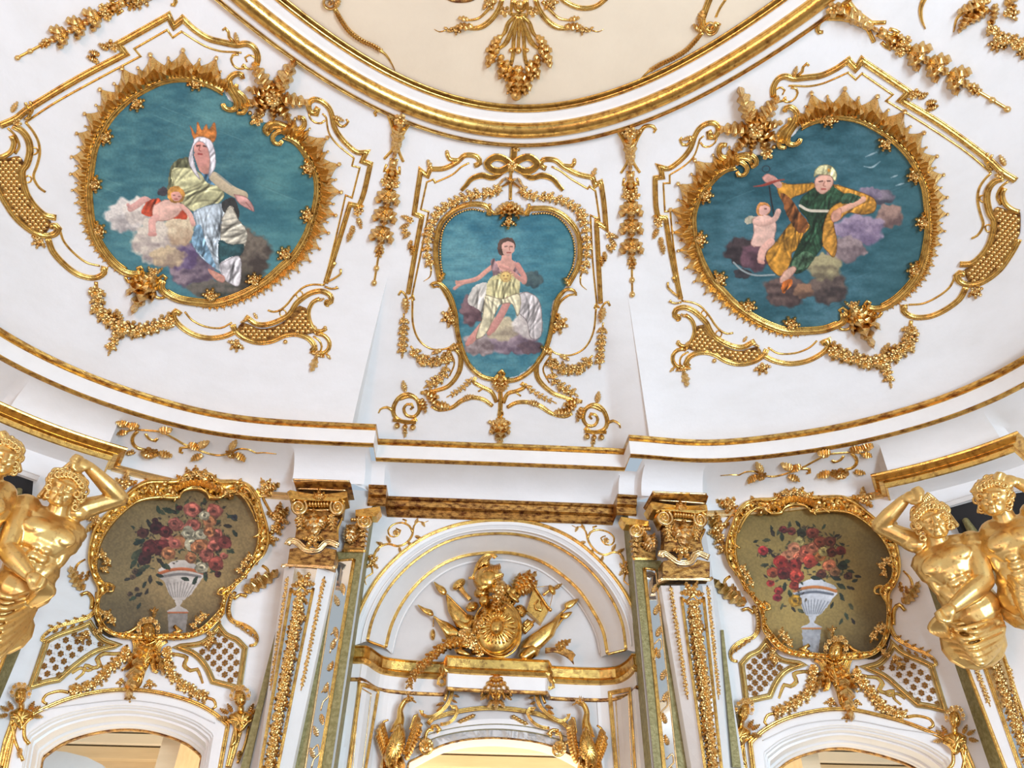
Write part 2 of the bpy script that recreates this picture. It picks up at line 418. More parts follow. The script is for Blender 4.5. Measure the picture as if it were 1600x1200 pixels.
# match cornice stations to ring stations by their bearing seen from a point inside the room
ctr=np.array([.1,1.2])
def bear(P): return np.arctan2(P[:,0]-ctr[0],P[:,1]-ctr[1])
R2=resample(R2,500); RT=np.gradient(R2,axis=0); RT/=np.linalg.norm(RT,axis=1)[:,None]; ROUT=np.c_[-RT[:,1],RT[:,0]]
if ROUT[250][1]<0: ROUT=-ROUT
rb=bear(R2+ROUT*.12)
NV=34; vs=[];cols=[]
c0=next(i for i in range(NB) if B[i,1]>1.3 and B[i,0]<0); c1=max(i for i in range(NB) if B[i,1]>1.3 and B[i,0]>0)
iWL=sidx(546,665,ZC); iWR=sidx(1022,691,ZC)
RWID=.16/.04
for i in range(c0,c1+1):
    cols.append((i,0))
    if i==iWL or i==iWR: cols.append((i,1))
def recess(i,v):
    if i<iWL or i>iWR: return 0
    f=max(0,1-v/.56)**1.0
    r=min(1,(i-iWL)/3+.6,(iWR-i)/9+.12)
    return .34*f*r
bbear=bear(B)
for (i,k) in cols:
    RO_=R2+ROUT*.12; r=np.array([np.interp(bbear[i],rb,RO_[:,0]),np.interp(bbear[i],rb,RO_[:,1])]); c=B[i]+OUT[i]*.10
    for q in range(NV+1):
        v=q/NV; h=math.sin(v*PI/2)**.9; g=1-math.cos(v*PI/2)**1.0
        s_=.62*v+.38*g; zt=.62*v+.38*h
        p=c*(1-s_)+r*s_; z=ZC+.04+(ZR-ZC-.02)*zt
        inner=(iWL<i<iWR) or (i==iWL and k==1) or (i==iWR and k==0)
        d=recess(i,v) if inner else 0
        if i==iWL and k==1: d=recess(i,v)
        vs.append((p[0]+OUT[i][0]*d,p[1]+OUT[i][1]*d,z+d*.35))
fs=[]
for a in range(len(cols)-1):
    for q in range(NV): p=a*(NV+1)+q; fs.append((p,p+NV+1,p+NV+2,p+1))
cove=mesh('ceiling_cove',vs,fs,None,'plaster','structure',False)
COVE=Surf([bvh(vs,fs)]); COVE.mid=(800,400)
# smooth normals except across the creases
cove.data.polygons.foreach_set('use_smooth',[True]*len(cove.data.polygons))
_cr=set()
for a,(i,k) in enumerate(cols):
    if i in(iWL,iWR): _cr.add(a)
at=cove.data.attributes.new('sharp_edge','BOOLEAN','EDGE')
for e in cove.data.edges:
    a,b=e.vertices[0]//(NV+1),e.vertices[1]//(NV+1)
    if a in _cr and b in _cr: at.data[e.index].value=True
# ---- flat ceiling and the big oval ring
rc=[(p[0]+n[0]*.05,p[1]+n[1]*.05,ZR+.09) for p,n in zip(R2,ROUT)]
cen=(xr,0.4,ZR+.09+.12)
vs=[cen];fs=[]
L=10
for t in range(1,L+1):
    f=t/L
    for p in rc: vs.append((cen[0]+(p[0]-cen[0])*f,cen[1]+(p[1]-cen[1])*f,ZR+.09+.12*(1-f*f)))
n=len(rc)
for k in range(n-1): fs.append((0,1+k,2+k))
for t in range(L-1):
    for k in range(n-1): a=1+t*n+k; fs.append((a,a+n,a+n+1,a+1))
mesh('ceiling',vs,fs,None,'ceilplaster','structure',True); CEIL=Surf([bvh(vs,fs)]); CEIL.mid=(800,60)
def ringstrip(name,prof,m,kind='structure'):
    vs=[];fs=[];k=len(prof)
    for p,n_ in zip(R2,ROUT):
        for (u,z) in prof: vs.append((p[0]+n_[0]*u,p[1]+n_[1]*u,z))
    for a in range(len(R2)-1):
        for j in range(k-1): q=a*k+j; fs.append((q,q+k,q+k+1,q+1))
    return mesh(name,vs,fs,None,m,kind,True)
def arcp(cx,cz,r,a0,a1,n=9): return [(cx+r*math.cos(math.radians(a0+(a1-a0)*k/n)),cz+r*math.sin(math.radians(a0+(a1-a0)*k/n))) for k in range(n+1)]
ringstrip('trim_5',arcp(0.0,ZR+.02,.062,60,-240,16),'gold')                       # main torus
ringstrip('trim_6',[(-.045,ZR+.03),(-.055,ZR+.045),(-.08,ZR+.06),(-.11,ZR+.07),(-.135,ZR+.085)],'white')
ringstrip('trim_7',arcp(-.145,ZR+.085,.018,20,-200,8)+[(-.170,ZR+.075)]+arcp(-.182,ZR+.09,.010,-20,-200,5),'gold')
ringstrip('trim_8',[(.045,ZR+.0),(.075,ZR-.02),(.10,ZR-.015)],'white')
ringstrip('trim_9',arcp(.112,ZR-.02,.016,200,-20,7)+[(.14,ZR+.0),(.16,ZR+.02)],'goldmid')
# ---- walls under the cavetto
class Wall: pass
def wall_strip(name,a,b,off,ztop,zbot,m='plaster',hole=None,step=.025,smooth=True):
    """vertical wall following the plan from station a to b, hole(z,x2d)->bool removes faces"""
    P=np.array([bp(i,off,0)[:2] for i in range(a,b+1)])
    L=np.linalg.norm(np.diff(P,axis=0),axis=1).sum(); P=resample(P,max(2,int(L/step)))
    nz=max(1,int((ztop-zbot)/step)) if hole else 24; vs=[];fs=[]
    for p in P:
        for k in range(nz+1): vs.append((p[0],p[1],ztop+(zbot-ztop)*k/nz))
    for i in range(len(P)-1):
        for k in range(nz):
            q=i*(nz+1)+k; f=(q,q+nz+1,q+nz+2,q+1)
            if hole:
                c=[sum(vs[t][j] for t in f)/4 for j in range(3)]
                if hole(*proj(c)): continue
            fs.append(f)
    o=mesh(name,vs,fs,None,m,'structure',smooth)
    full=[]
    for i in range(len(P)-1):
        for k in range(nz): q=i*(nz+1)+k; full.append((q,q+nz+1,q+nz+2,q+1))
    s=Surf([bvh(vs,full)]); return o,s
def inside(poly):
    X=np.array([p[0] for p in poly]);Y=np.array([p[1] for p in poly]);X2=np.roll(X,-1);Y2=np.roll(Y,-1)
    def f(x,y):
        c=((Y>y)!=(Y2>y)); 
        with np.errstate(divide='ignore',invalid='ignore'): xi=(X2-X)*(y-Y)/(Y2-Y)+X
        return bool(np.sum(c&(x<xi))%2)
    return f
# correspondence left bay -> right bay (photo pixels) for the lower walls
HB=tps([(310,730),(112,902),(447,802),(437,757),(232,982),(241,954),(210,1077),(49,1072),(72,1000),(140,974),(185,1007),(342,979),(387,1007),(372,1075),(277,1010),(32,1085),(377,1090),(200,1080),(25,1132),(350,1130),(10,1200),(342,1200),(172,925),(67,1000)],
       [(1237,760),(1430,930),(1111,817),(1121,784),(1306,1012),(1301,984),(1322,1107),(1477,1109),(1456,1041),(1396,1009),(1352,1041),(1197,1004),(1155,1032),(1169,1095),(1255,1037),(1491,1121),(1160,1112),(1325,1111),(1502,1171),(1178,1157),(1520,1240),(1183,1230),(1372,927),(1462,1036)],20)
dl=cr([(-25,1300),(12,1200,1),(26,1132,1),(62,1112),(105,1094),(150,1083),(200,1079),(250,1084),(300,1098),(333,1115),(352,1133,1),(342,1200,1),(325,1300)],6)
dlr=warp(HB,dl)
in_l=inside(dl); in_r=inside(dlr)
_,WL=wall_strip('wall_left_bay',iA1,iB0+14,BAY,ZB+.002,1.9,hole=in_l); WL.mid=(280,950)
_,WR=wall_strip('wall_right_bay',iD2-14,iE0,BAY,ZB+.002,1.9,hole=in_r); WR.mid=(1260,980)
def virt(off):
    vs=[];fs=[]
    for i in range(NB): vs+=[bp(i,off,6.5),bp(i,off,-1)]
    for i in range(NB-1): fs.append((2*i,2*i+1,2*i+3,2*i+2))
    s=Surf([bvh(vs,fs)]); s.mid=(800,900); return s
PL=PR=virt(BLK);SL=SR=virt(SEC);OL=OR_=virt(.5)
def st_at(x,y,off,S):
    p=S.pt(x,y)[0]; q=B+OUT*off; return int(np.argmin((q[:,0]-p.x)**2+(q[:,1]-p.y)**2))
iS0=st_at(446,930,SEC,SL);iS1=st_at(569,863,SEC,SL);iS2=st_at(991,876,SEC,SL);iS3=st_at(1128,985,SEC,SL)
for nm,a,bb,o_ in(('wall_left_far',0,iA0,BAY),('wall_right_far',iE1,NB-1,BAY),('wall_left_pier',iS0,iS1,SEC),('wall_right_pier',iS2,iS3,SEC),('wall_left_outer_pier',iA0,iA1,BAY),('wall_right_outer_pier',iE0,iE1,BAY)):
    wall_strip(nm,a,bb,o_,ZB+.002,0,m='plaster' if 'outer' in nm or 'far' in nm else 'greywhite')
vs=[];fs=[]
for (i,o1,o2) in((iS0,SEC,BAY),(iS1,SEC,CEN),(iS2,SEC,CEN),(iS3,SEC,BAY)):
    b_=len(vs); vs+=[bp(i,o1,ZB),bp(i,o2,ZB),bp(i,o2,0),bp(i,o1,0)]; fs.append((b_,b_+1,b_+2,b_+3))
mesh('wall_returns',vs,fs,None,'olive','structure')
# below the visible field: plain dado so that the bays close
# centre bay: front plane with the tall arched niche
nY=float(np.mean([bp(i,CEN,0)[1] for i in range(iB2,iD0)]))
pA=Vector(bp(iS1,CEN,0)); pB=Vector(bp(iS2,CEN,0)); cn=Vector((pB.y-pA.y,-(pB.x-pA.x),0)).normalized()
if cn.y>0: cn=-cn
CF=plane_surf((pA+pB)/2,cn,(780,950)); _z=CF.pt(560,1009)[0].z; QL=onz(650,1032,_z);QR=onz(922,1043,_z); ND=.36; cb=Vector((QR.y-QL.y,-(QR.x-QL.x),0)).normalized(); cb=-cb if cb.y>0 else cb; QM=(QL+QR)/2-cb*.03; CB=plane_surf(QM,cb,(780,950))
k5=lambda L:K(540,780,.35,L)
arch1=cr(k5([(18,660),(40,560),(85,450),(150,345),(240,250),(350,172),(480,120),(600,98),(690,94),(790,99),(900,124),(1010,175),(1110,252),(1200,350),(1265,450),(1310,560),(1327,690)]),4)
arch2=cr(k5([(98,632),(118,545),(160,450),(222,360),(310,275),(420,205),(540,165),(690,153),(810,165),(920,200),(1030,265),(1120,350),(1190,450),(1235,555),(1252,672)]),4)
arch3=cr(k5([(178,662),(205,560),(255,460),(325,372),(415,300),(510,258),(600,242),(690,237),(770,246),(860,272),(950,325),(1040,405),(1105,500),(1150,590),(1170,692)]),4)
arch4=cr(k5([(205,690),(235,575),(282,480),(350,395),(440,325),(530,288),(620,275),(700,272),(780,285),(860,312),(945,368),(1020,440),(1080,525),(1120,610),(1140,705)]),4)
def rs(L,n): return [tuple(v) for v in resample(np.array([(p[0],p[1]) for p in L]),n)]
A1,A2,A3,A4=[rs(a,80) for a in(arch1,arch2,arch3,arch4)]
nich=[(A1[0][0]-16,1330)]+[(A1[0][0],A1[0][1]+20)]+A1+[(A1[-1][0],A1[-1][1]+20)]+[(A1[-1][0]+22,1330)]
inn=inside(nich)
cwv=[];cwf=[]
nx,nz=110,150
for i in range(nx+1):
    p=pA.lerp(pB,i/nx)
    for k in range(nz+1): cwv.append((p.x,p.y,ZB+(2.2-ZB)*k/nz))
for i in range(nx):
    for k in range(nz):
        q=i*(nz+1)+k; f=(q,q+nz+1,q+nz+2,q+1); c=[sum(cwv[t][j] for t in f)/4 for j in range(3)]
        if not inn(*proj(c)): cwf.append(f)
mesh('wall_center',cwv,cwf,None,'plaster','structure')
def loft(name,loops,m,parent=None,kind='structure',smooth=True):
    """loops: list of (pixel list, surf, off)"""
    vs=[];n=len(loops[0][0])
    for L,s,o in loops:
        for (x,y) in L: vs.append(s.pt(x,y,o)[0])
    fs=[]
    for a in range(len(loops)-1):
        for j in range(n-1): q=a*n+j; fs.append((q,q+n,q+n+1,q+1))
    return mesh(name,vs,fs,parent,m,kind,smooth)
off_=lambda t:plane_surf((pA+pB)/2-cn*t,cn,(780,950))
S1=off_(.0);S2=off_(.03);S3=off_(.27)
# whole archivolt and soffit
f_=lambda L,d:[(x,y) for x,y in L]
def mixl(a,b,t): return [(p[0]*(1-t)+q[0]*t,p[1]*(1-t)+q[1]*t) for p,q in zip(a,b)]
loft('wall_arch_archivolt',[(A1,S1,.0),(mixl(A1,A2,.25),S1,.03),(mixl(A1,A2,.3),S1,.01),(mixl(A1,A2,.62),S1,.02),(mixl(A1,A2,.68),S1,-.01),(A2,S2,0)],'white')
loft('wall_arch_soffit',[(A2,S2,0),(A3,S3,0),(A4,CB,0)],'white')
jb=lambda x,y:[(x,y)]
tym=[(x,y) for x,y in A4]
# back wall of the niche (tympanum above, door wall below) with the door arch cut out
dc=cr([(640,1345),(640,1260),(640,1192),(672,1172),(720,1158),(775,1153),(830,1157),(880,1172),(915,1194),(925,1260),(930,1350)],5)
in_c=inside(dc)
bw0,_=CB.pt(560,1100); bw1,_=CB.pt(1000,1100)
d0=(QR-QL).normalized(); mid=QM; half=1.35
vs=[];fs=[];nx,nz=140,170
for i in range(nx+1):
    p=mid+d0*(-half+2*half*i/nx)
    for k in range(nz+1): vs.append((p.x,p.y,4.95+(1.9-4.95)*k/nz))
for i in range(nx):
    for k in range(nz):
        q=i*(nz+1)+k; f=(q,q+nz+1,q+nz+2,q+1); c=[sum(vs[t][j] for t in f)/4 for j in range(3)]
        if not in_c(*proj(c)): fs.append(f)
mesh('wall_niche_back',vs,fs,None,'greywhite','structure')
# floor and the rest of the room behind the camera
def box(name,x0,x1,y0,y1,z0,z1,parent=None,m='white',kind=None):
    v=[(x,y,z) for z in(z0,z1) for y in(y0,y1) for x in(x0,x1)]
    return mesh(name,v,[(0,2,3,1),(4,5,7,6),(0,1,5,4),(2,6,7,3),(0,4,6,2),(1,3,7,5)],parent,m,kind)
mesh('floor',[(-5.4,-8,0),(5.7,-8,0),(5.7,6.35,0),(-5.4,6.35,0)],[(0,1,2,3)],None,'parquet','structure')
# ================================================================= COVE ORNAMENT
HL=tps([(264,22),(286,29),(186,69),(42,187),(579,254),(572,241),(547,320),(512,474),(491,577),(172,547),(212,475),(159,422),(82,360),(279,486),(375,120),(425,152),(492,170),(122,275),(497,296)],
       [(1346,92),(1325,94),(1419,144),(1547,266),(1024,276),(1032,264),(1040,341),(1059,497),(1070,599),(1391,597),(1359,527),(1416,482),(1504,435),(1287,532),(1230,172),(1182,202),(1112,207),(1469,337),(1083,335)])
def U(i,L): ox,oy,s={1:(100,80,.15),2:(340,80,.15),3:(100,260,.2),4:(340,260,.2),5:(0,160,.2),6:(340,440,.13333)}[i]; return K(ox,oy,s,L)
def sheet(name,poly,surf,parent,m,off,H=None,step=4,thick=True):
    """a thin carved field filling a traced outline, following the surface"""
    poly=warp(H,poly); pts=cr(poly,6,True); ins=inside(pts)
    c=(sum(p[0] for p in pts)/len(pts),sum(p[1] for p in pts)/len(pts))
    bm=bmesh.new(); vv=[bm.verts.new((p[0],p[1],0)) for p in pts]; bm.faces.new(vv)
    bmesh.ops.triangulate(bm,faces=bm.faces[:])
    bmesh.ops.subdivide_edges(bm,edges=[e for e in bm.edges if e.calc_length()>step*4],cuts=3,use_grid_fill=False)
    bmesh.ops.triangulate(bm,faces=bm.faces[:])
    vs=[surf.pt(v.co.x,v.co.y,off)[0] for v in bm.verts]; fs=[tuple(v.index for v in f.verts) for f in bm.faces]
    n=len(pts)
    bm.verts.index_update(); fs=[tuple(v.index for v in f.verts) for f in bm.faces]
    edge=[(e.verts[0].index,e.verts[1].index) for e in bm.edges if e.is_boundary]
    k=len(vs)
    for a,b in edge:
        for t in(a,b): vs.append(surf.pt(bm.verts[t].co.x if False else 0,0,0)[0] if False else vs[t])
    bm.free(); vs=vs[:k]
    return mesh(name,vs,fs,parent,m)
def side_cartouche(H,side):
    P=Piece('cartouche_border',300,300,COVE,f'large gilt stepped strapwork border around the {side} cloud medallion','border','stepped borders of the cove',H)
    P.mo('thick_moulding',[(386,97),(383,90),(389,86),(398,90),(400,101),(392,108),(380,104)]+[(382,100)] ,3.5,taper=[(0,.6),(1,1)])
    P.mo('thick_moulding',[(401,101),(403,88),(397,74),(385,68),(370,70)]+Q(0,0,[(1400,265),(1300,238),(1210,180),(1145,118,1),(1085,165,1),(1055,98,1),(740,275,1),(785,335,1),(500,485),(200,665),(100,740),(0,785)]),7.5,prof='double')
    P.mo('thin_moulding',Q(0,0,[(1510,330),(1460,325),(1380,320),(1290,292),(1200,240),(1135,197,1),(1080,235,1),(1045,187,1),(840,305,1),(878,352,1),(600,500),(340,645),(160,765)]),2.6)
    P.mo('crook',U(2,[(220,35),(160,40),(140,80),(160,140),(210,180),(270,180),(290,150)]),2.8)
    P.mo('thick_moulding',U(2,[(1010,590),(1040,610),(1030,645),(980,640),(950,590),(960,530),(1010,500),(1090,525),(1160,590),(1195,680),(1215,780),(1270,880),(1350,970),(1450,1050)])+[(572,238,1),(566,252,1),(579,256,1),(569,300),(561,322,1),(547,319,1),(530,375),(509,442)],7,prof='double')
    P.mo('thin_moulding',U(2,[(1090,650),(1130,690),(1140,760),(1160,850),(1210,930),(1290,1010),(1400,1095)])+[(553,247,1),(550,259,1),(562,262,1),(550,309,1),(540,305,1),(525,370),(506,446)],2.6)
    P.mo('crook',U(2,[(950,640),(960,690),(1010,740),(1080,750),(1120,720)]),2.8)
    # sprigs on the mouldings
    for (x,y,r,a) in[(353,45,12,75),(551,190,9,-30),(398,45,1,0)][:2]: pass
    P.mo('sprig',[(366,66),(358,58),(357,50),(352,44),(348,47)],4.5,taper=[(0,1),(1,.6)]);P.mo('sprig',[(524,186),(530,196),(538,197),(544,190),(541,186)],4.5,taper=[(0,1),(1,.6)]);P.put('acanthus',371,69,16,100,asp=.8);P.put('acanthus',520,182,16,-20,asp=.8)
    for c_,a in(((165,80),205),((176,72),240),((152,88),220),((148,97),215)): P.put('acanthus',c_[0]+4,c_[1]-2,15,a-60,asp=1.1)
    P.put('flower',179,73,6,0,lift=.5);P.put('flower',150,95,4.5,0);P.put('bead',173,64,2.6)
    for c_,a in(((553,327),20),((559,340),-70),((552,352),-100),((549,362),-110)): P.put('acanthus',c_[0],c_[1],14,a,asp=1.1)
    P.put('flower',559,331,5.5,0,lift=.5);P.put('bead',566,329,2.4);P.put('bead',564,355,2.2)
    # straps crossing the mouldings
    for L in(U(5,[(200,0),(215,60),(235,110),(190,130)]),U(5,[(235,-10),(255,60),(215,120)]),Q(1,1,[(530,480),(530,510),(490,540),(450,560)]),Q(1,1,[(475,420),(480,460),(500,440)]),Q(1,1,[(430,590),(470,605),(510,600),(500,590)])):
        P.mo('strap',L,3,off=.012)
    P.put('acanthus',18,175,16,60);P.put('flower',27,190,6,0,lift=.4)
    # inner curved fillets and little rings
    P.mo('thin_moulding',U(5,[(200,155),(260,230),(300,310),(310,400),(290,490),(262,570),(275,620),(310,670),(355,700)]),3)
    P.mo('thin_moulding',U(6,[(1240,40),(1120,35),(1010,65),(900,160),(820,260),(740,330),(660,355),(590,335)]),3)
    for cx,cy in U(5,[(268,380),(220,600)])+U(6,[(960,150),(765,370)]):
        P.mo('small_ring',[(cx+5*math.cos(t*PI/4),cy+5.5*math.sin(t*PI/4)) for t in range(8)],2,closed=True,step=2)
    # trellised shell fields
    for nm,pl in(('a',U(6,[(230,560),(290,480),(370,500),(450,540),(560,550),(700,510),(820,440),(900,350),(960,280),(1040,310),(1050,420),(1080,520),(1130,600),(1000,620),(900,605),(800,620),(650,680),(520,700),(400,680),(300,630)])),('b',U(5,[(-40,430),(0,440),(80,430),(150,420),(190,480),(160,520),(165,620),(200,740),(270,840),(350,900),(400,930),(360,1020),(270,1000),(180,930),(100,850),(50,760),(0,660),(-40,600)]))):
        sheet('trellis_field',pl,COVE,P.e,'goldbrown',.012,H)
        ins=inside(cr(pl,6,True)); X=[p[0] for p in pl];Y=[p[1] for p in pl]
        g=8.5; k=0; y=min(Y)
        while y<max(Y):
            x=min(X)+(g/2 if k%2 else 0)
            while x<max(X):
                if ins(x,y) and ins(x+3,y+3) and ins(x-3,y-3): P.put('bead',x,y,3.0,35,m='goldleaf',name='diamond_boss',off=.012,zs=.5)
                x+=g
            y+=g*.6;k+=1
    P.mo('strap_edge',U(6,[(1280,260),(1330,230),(1320,160),(1220,110),(1100,130),(1000,190),(920,260),(880,330),(820,400),(700,465),(560,505),(450,495),(370,440),(325,410)]),7.5,prof='double')
    P.mo('strap_edge',U(6,[(180,500),(200,560),(280,640),(400,695),(520,712),(650,690),(800,625),(930,615),(1050,655),(1120,720),(1140,780),(1100,815)]),7.5,prof='double')
    P.mo('strap_edge',U(6,[(1200,200),(1120,240),(1070,330),(1070,420),(1100,510),(1150,570),(1220,580),(1275,545)]),6)
    P.mo('strap_edge',U(6,[(1170,610),(1260,640),(1310,710),(1300,790),(1240,840),(1180,830)]),6)
    P.mo('strap_edge',U(6,[(1120,640),(1190,690),(1220,760),(1200,830)]),3)
    P.mo('volute_curl',[(512+ (5.5-4.2*t/14)*math.cos(1.2+t*.65),473+(5.5-4.2*t/14)*math.sin(1.2+t*.65)) for t in range(15)],3)
    P.mo('strap_edge',U(5,[(100,180),(170,220),(220,290),(235,380),(210,480),(175,530),(180,620),(210,720),(270,810),(350,880),(440,900)]),7.5,prof='double')
    P.mo('strap_edge',U(5,[(-30,640),(10,720),(50,790),(110,880),(190,960),(280,1020),(370,1040),(430,1025),(455,990),(430,960),(390,970)]),7.5,prof='double')
    P.mo('strap_edge',U(5,[(85,260),(110,310),(90,380),(30,420),(-30,430)]),6)
    P.mo('strap_edge',U(5,[(60,200),(120,260),(150,340),(120,400)]),3)
    for x,y,a in U(6,[(1120,480,),(1110,530),(1190,220)]) and [(489,508,-50),(490,515,-60),(497,470,20),(402,498,120),(386,500,200)]: P.put('leaf',x,y,9,a)
    P.put('bead',446,534,3);P.put('bead',508,512,2.6)
    # lower arcs with volutes
    P.mo('arc_moulding',Q(0,1,[(300,290),(330,370),(400,450),(480,510),(560,535),(615,530),(650,505),(655,480),(630,475)]),7,prof='double')
    P.mo('arc_fillet',Q(0,1,[(375,240),(400,310),(460,380),(540,440),(625,462)]),2.8)
    P.mo('arc_moulding',Q(0,1,[(1130,765),(1100,745),(1085,775),(1120,830),(1200,885),(1300,912),(1400,902),(1475,870)]),7,prof='double')
    P.mo('arc_fillet',Q(0,1,[(1155,748),(1200,800),(1280,840),(1380,850),(1450,815)]),2.8)
    for x,y,a in((62,375,230),(370,536,250)): P.cluster(x,y,7,a,4,150)
    P.cluster(496,553,6,250,3,160); P.put('leaf',494,560,18,250,asp=1.2);P.put('leaf',510,553,9,-50)
    G=Piece('flower_garland',200,520,COVE,f'gilt flower garland looped beneath the {side} cloud medallion','garland','looped garlands of the cove',H)
    G.garland(Q(0,1,[(600,560),(605,640),(620,740),(690,800),(760,850),(850,865),(920,850),(1010,825),(1090,785)]),21,12,tail=False)
    G.garland(Q(0,1,[(760,850),(715,920),(690,985)]),15,10)
    G.put('rose',192,510,10,0,lift=.6,name='flower');G.put('acanthus',190,505,20,110);G.put('acanthus',196,512,16,-10)
    return P
MR=[(349,143),(334,134),(310,125),(287,121),(257,124),(230,135),(205,150),(184,168),(167,188),(155,210),(146,231),(142,252),(139,275),(137,300),(138,320),(141,344),(148,368),(160,390),(176,410),(194,424),(210,428),(220,426)]
MR2=[(254,438),(252,450),(260,458),(280,468),(310,473),(336,474),(360,468),(390,455),(420,436),(440,418),(460,400),(478,372),(488,346),(495,320),(498,296),(496,276),(490,258),(482,245),(472,230),(460,219),(445,213)]
MC=MR[:-1]+[(232,432),(245,442)]+MR2[1:]+[(430,195),(405,187),(385,172),(362,158)]
def medallion(H,side,who):
    P=Piece('medallion_frame',320,300,COVE,f'gilt rocaille medallion frame with shell spikes, {side} side of the vault','picture frame',None,H)
    P.mo('frame_moulding',MR,9.3,prof='double',off=.012); P.mo('frame_moulding',MR2,9.3,prof='double',off=.012)
    P.mo('end_volute',[(220,426),(223,421),(220,417),(215,419),(217,423)],3.5,off=.01); P.mo('end_volute',[(254,438),(250,441),(249,434),(255,430),(260,434),(257,438)],3.5,off=.01)
    # inner fillet
    cx,cy=322,300
    P.mo('inner_fillet',[(cx+(x-cx)*.965,cy+(y-cy)*.965) for x,y in MR[:-2]],2.5,off=.005);P.mo('inner_fillet',[(cx+(x-cx)*.965,cy+(y-cy)*.965) for x,y in MR2[2:]],2.5,off=.005)
    def fins(path,sizes):
        pp=cr(path,2); d=0;k=0;i=1;L=[0]
        for a,b in zip(pp,pp[1:]): L.append(L[-1]+math.hypot(b[0]-a[0],b[1]-a[1]))
        tot=L[-1]; s=4
        while s<tot-4:
            i=min(len(pp)-2,max(1,int(np.searchsorted(L,s)))); x,y=pp[i]; tx,ty=pp[i+1][0]-pp[i-1][0],pp[i+1][1]-pp[i-1][1]
            n=math.hypot(tx,ty); nx,ny=ty/n,-tx/n
            if (x-cx)*nx+(y-cy)*ny<0: nx,ny=-nx,-ny
            sz=np.interp(s/tot,[q[0] for q in sizes],[q[1] for q in sizes]); big=k%2==0
            f=sz*(1 if big else .72)
            if sz>2: P.put('shell_fin',x+nx*4,y+ny*4,f,math.degrees(math.atan2(-ny,nx)),m='goldleaf',asp=.95 if big else .8,zs=.9,off=.004)
            if sz>9:
                for q in(-1,0,1): P.put('bead',x+nx*3.2+q*3*tx/n,y+ny*3.2+q*3*ty/n,1.3,90,name='pearl',off=.022)
            s+=max(5,sz*.62);k+=1
    fins(MR,[(0,16),(.06,30),(.3,32),(.45,24),(.6,20),(.72,11),(.85,7),(.93,4),(1,0)]); fins(MR2,[(0,0),(.12,0),(.2,6),(.35,9),(.5,15),(.6,19),(.75,25),(.93,30),(1,20)])
    for x,y,a in((306,128,-95),(212,160,-50),(163,213,-20),(146,287,0),(152,360,20),(330,464,95),(398,440,110),(447,398,140),(483,336,170),(484,262,200)): P.cluster(x,y,7.5,a,4,140,off=.014)
    # crest: two fluted scrolls and an acanthus rosette
    for L,w_ in((U(2,[(265,285),(250,240),(190,235),(130,280),(115,370),(160,450),(195,520),(190,590),(130,610),(70,585),(55,545)]),8.5),(U(2,[(200,340),(195,400),(240,440),(290,500),(300,580),(270,640),(200,640)]),7),(U(2,[(130,300),(150,380),(200,460),(245,540),(240,600)]),7),
        (U(2,[(835,690),(890,700),(905,760),(870,810),(780,815),(680,770),(590,745),(515,775),(495,830),(540,870)]),8.5),(U(2,[(830,870),(700,830),(620,845),(575,890),(590,950),(650,965),(675,930)]),7),(U(2,[(850,830),(740,800),(640,790),(570,800),(540,840)]),7)):
        P.mo('crest_scroll',L,w_,off=.014,taper=[(0,.7),(.4,1),(1,.7)],prof='double')
    R=Piece('acanthus_rosette',427,152,COVE,f'gilt acanthus leaf rosette crowning the {side} cloud medallion','ornament','crowning rosettes',H)
    for a,l in((120,50),(60,56),(-8,48),(-55,40),(160,34),(195,38),(-90,30),(225,34)): R.put('acanthus',427+5*math.cos(math.radians(a)),152-5*math.sin(math.radians(a)),l*.95,a,zs=1.1,asp=.8)
    for a in(90,35,140): R.put('leaf',427,150,20,a,lift=.3)
    R.put('rose',427,152,9,0,lift=.9,name='flower_centre');R.put('flower',437,120,5,0,lift=1);R.mo('stamen',[(432,143),(436,130),(438,121)],3,off=.03)
    for k in range(9): R.put('bead',391+11*((k*37)%10)/5,176+12*((k*53)%10)/7,3,90,name='berry',lift=.3+.1*(k%3))
    R.put('flower',402,185,8,10,lift=.5)
    L=Piece('palmette',238,440,COVE,f'gilt palmette leaf at the foot of the {side} cloud medallion','ornament','foot palmettes',H)
    for a,l in((240,58),(215,44),(265,36),(195,34)): L.put('acanthus',241,428,l,a,asp=.75,off=.01)
    L.mo('leaf_curl',U(3,[(480,860),(500,900),(560,900),(640,870)]),4,off=.015);L.mo('leaf_curl',U(3,[(700,960),(720,1020),(780,1025),(800,985)]),4,off=.015)
    L.put('flower',242,421,6,0,lift=1);L.put('leaf',238,424,10,120,lift=.4);L.put('leaf',246,424,10,40,lift=.4)
for H,side in((None,'left'),(HL,'right')): side_cartouche(H,side); medallion(H,side,'')
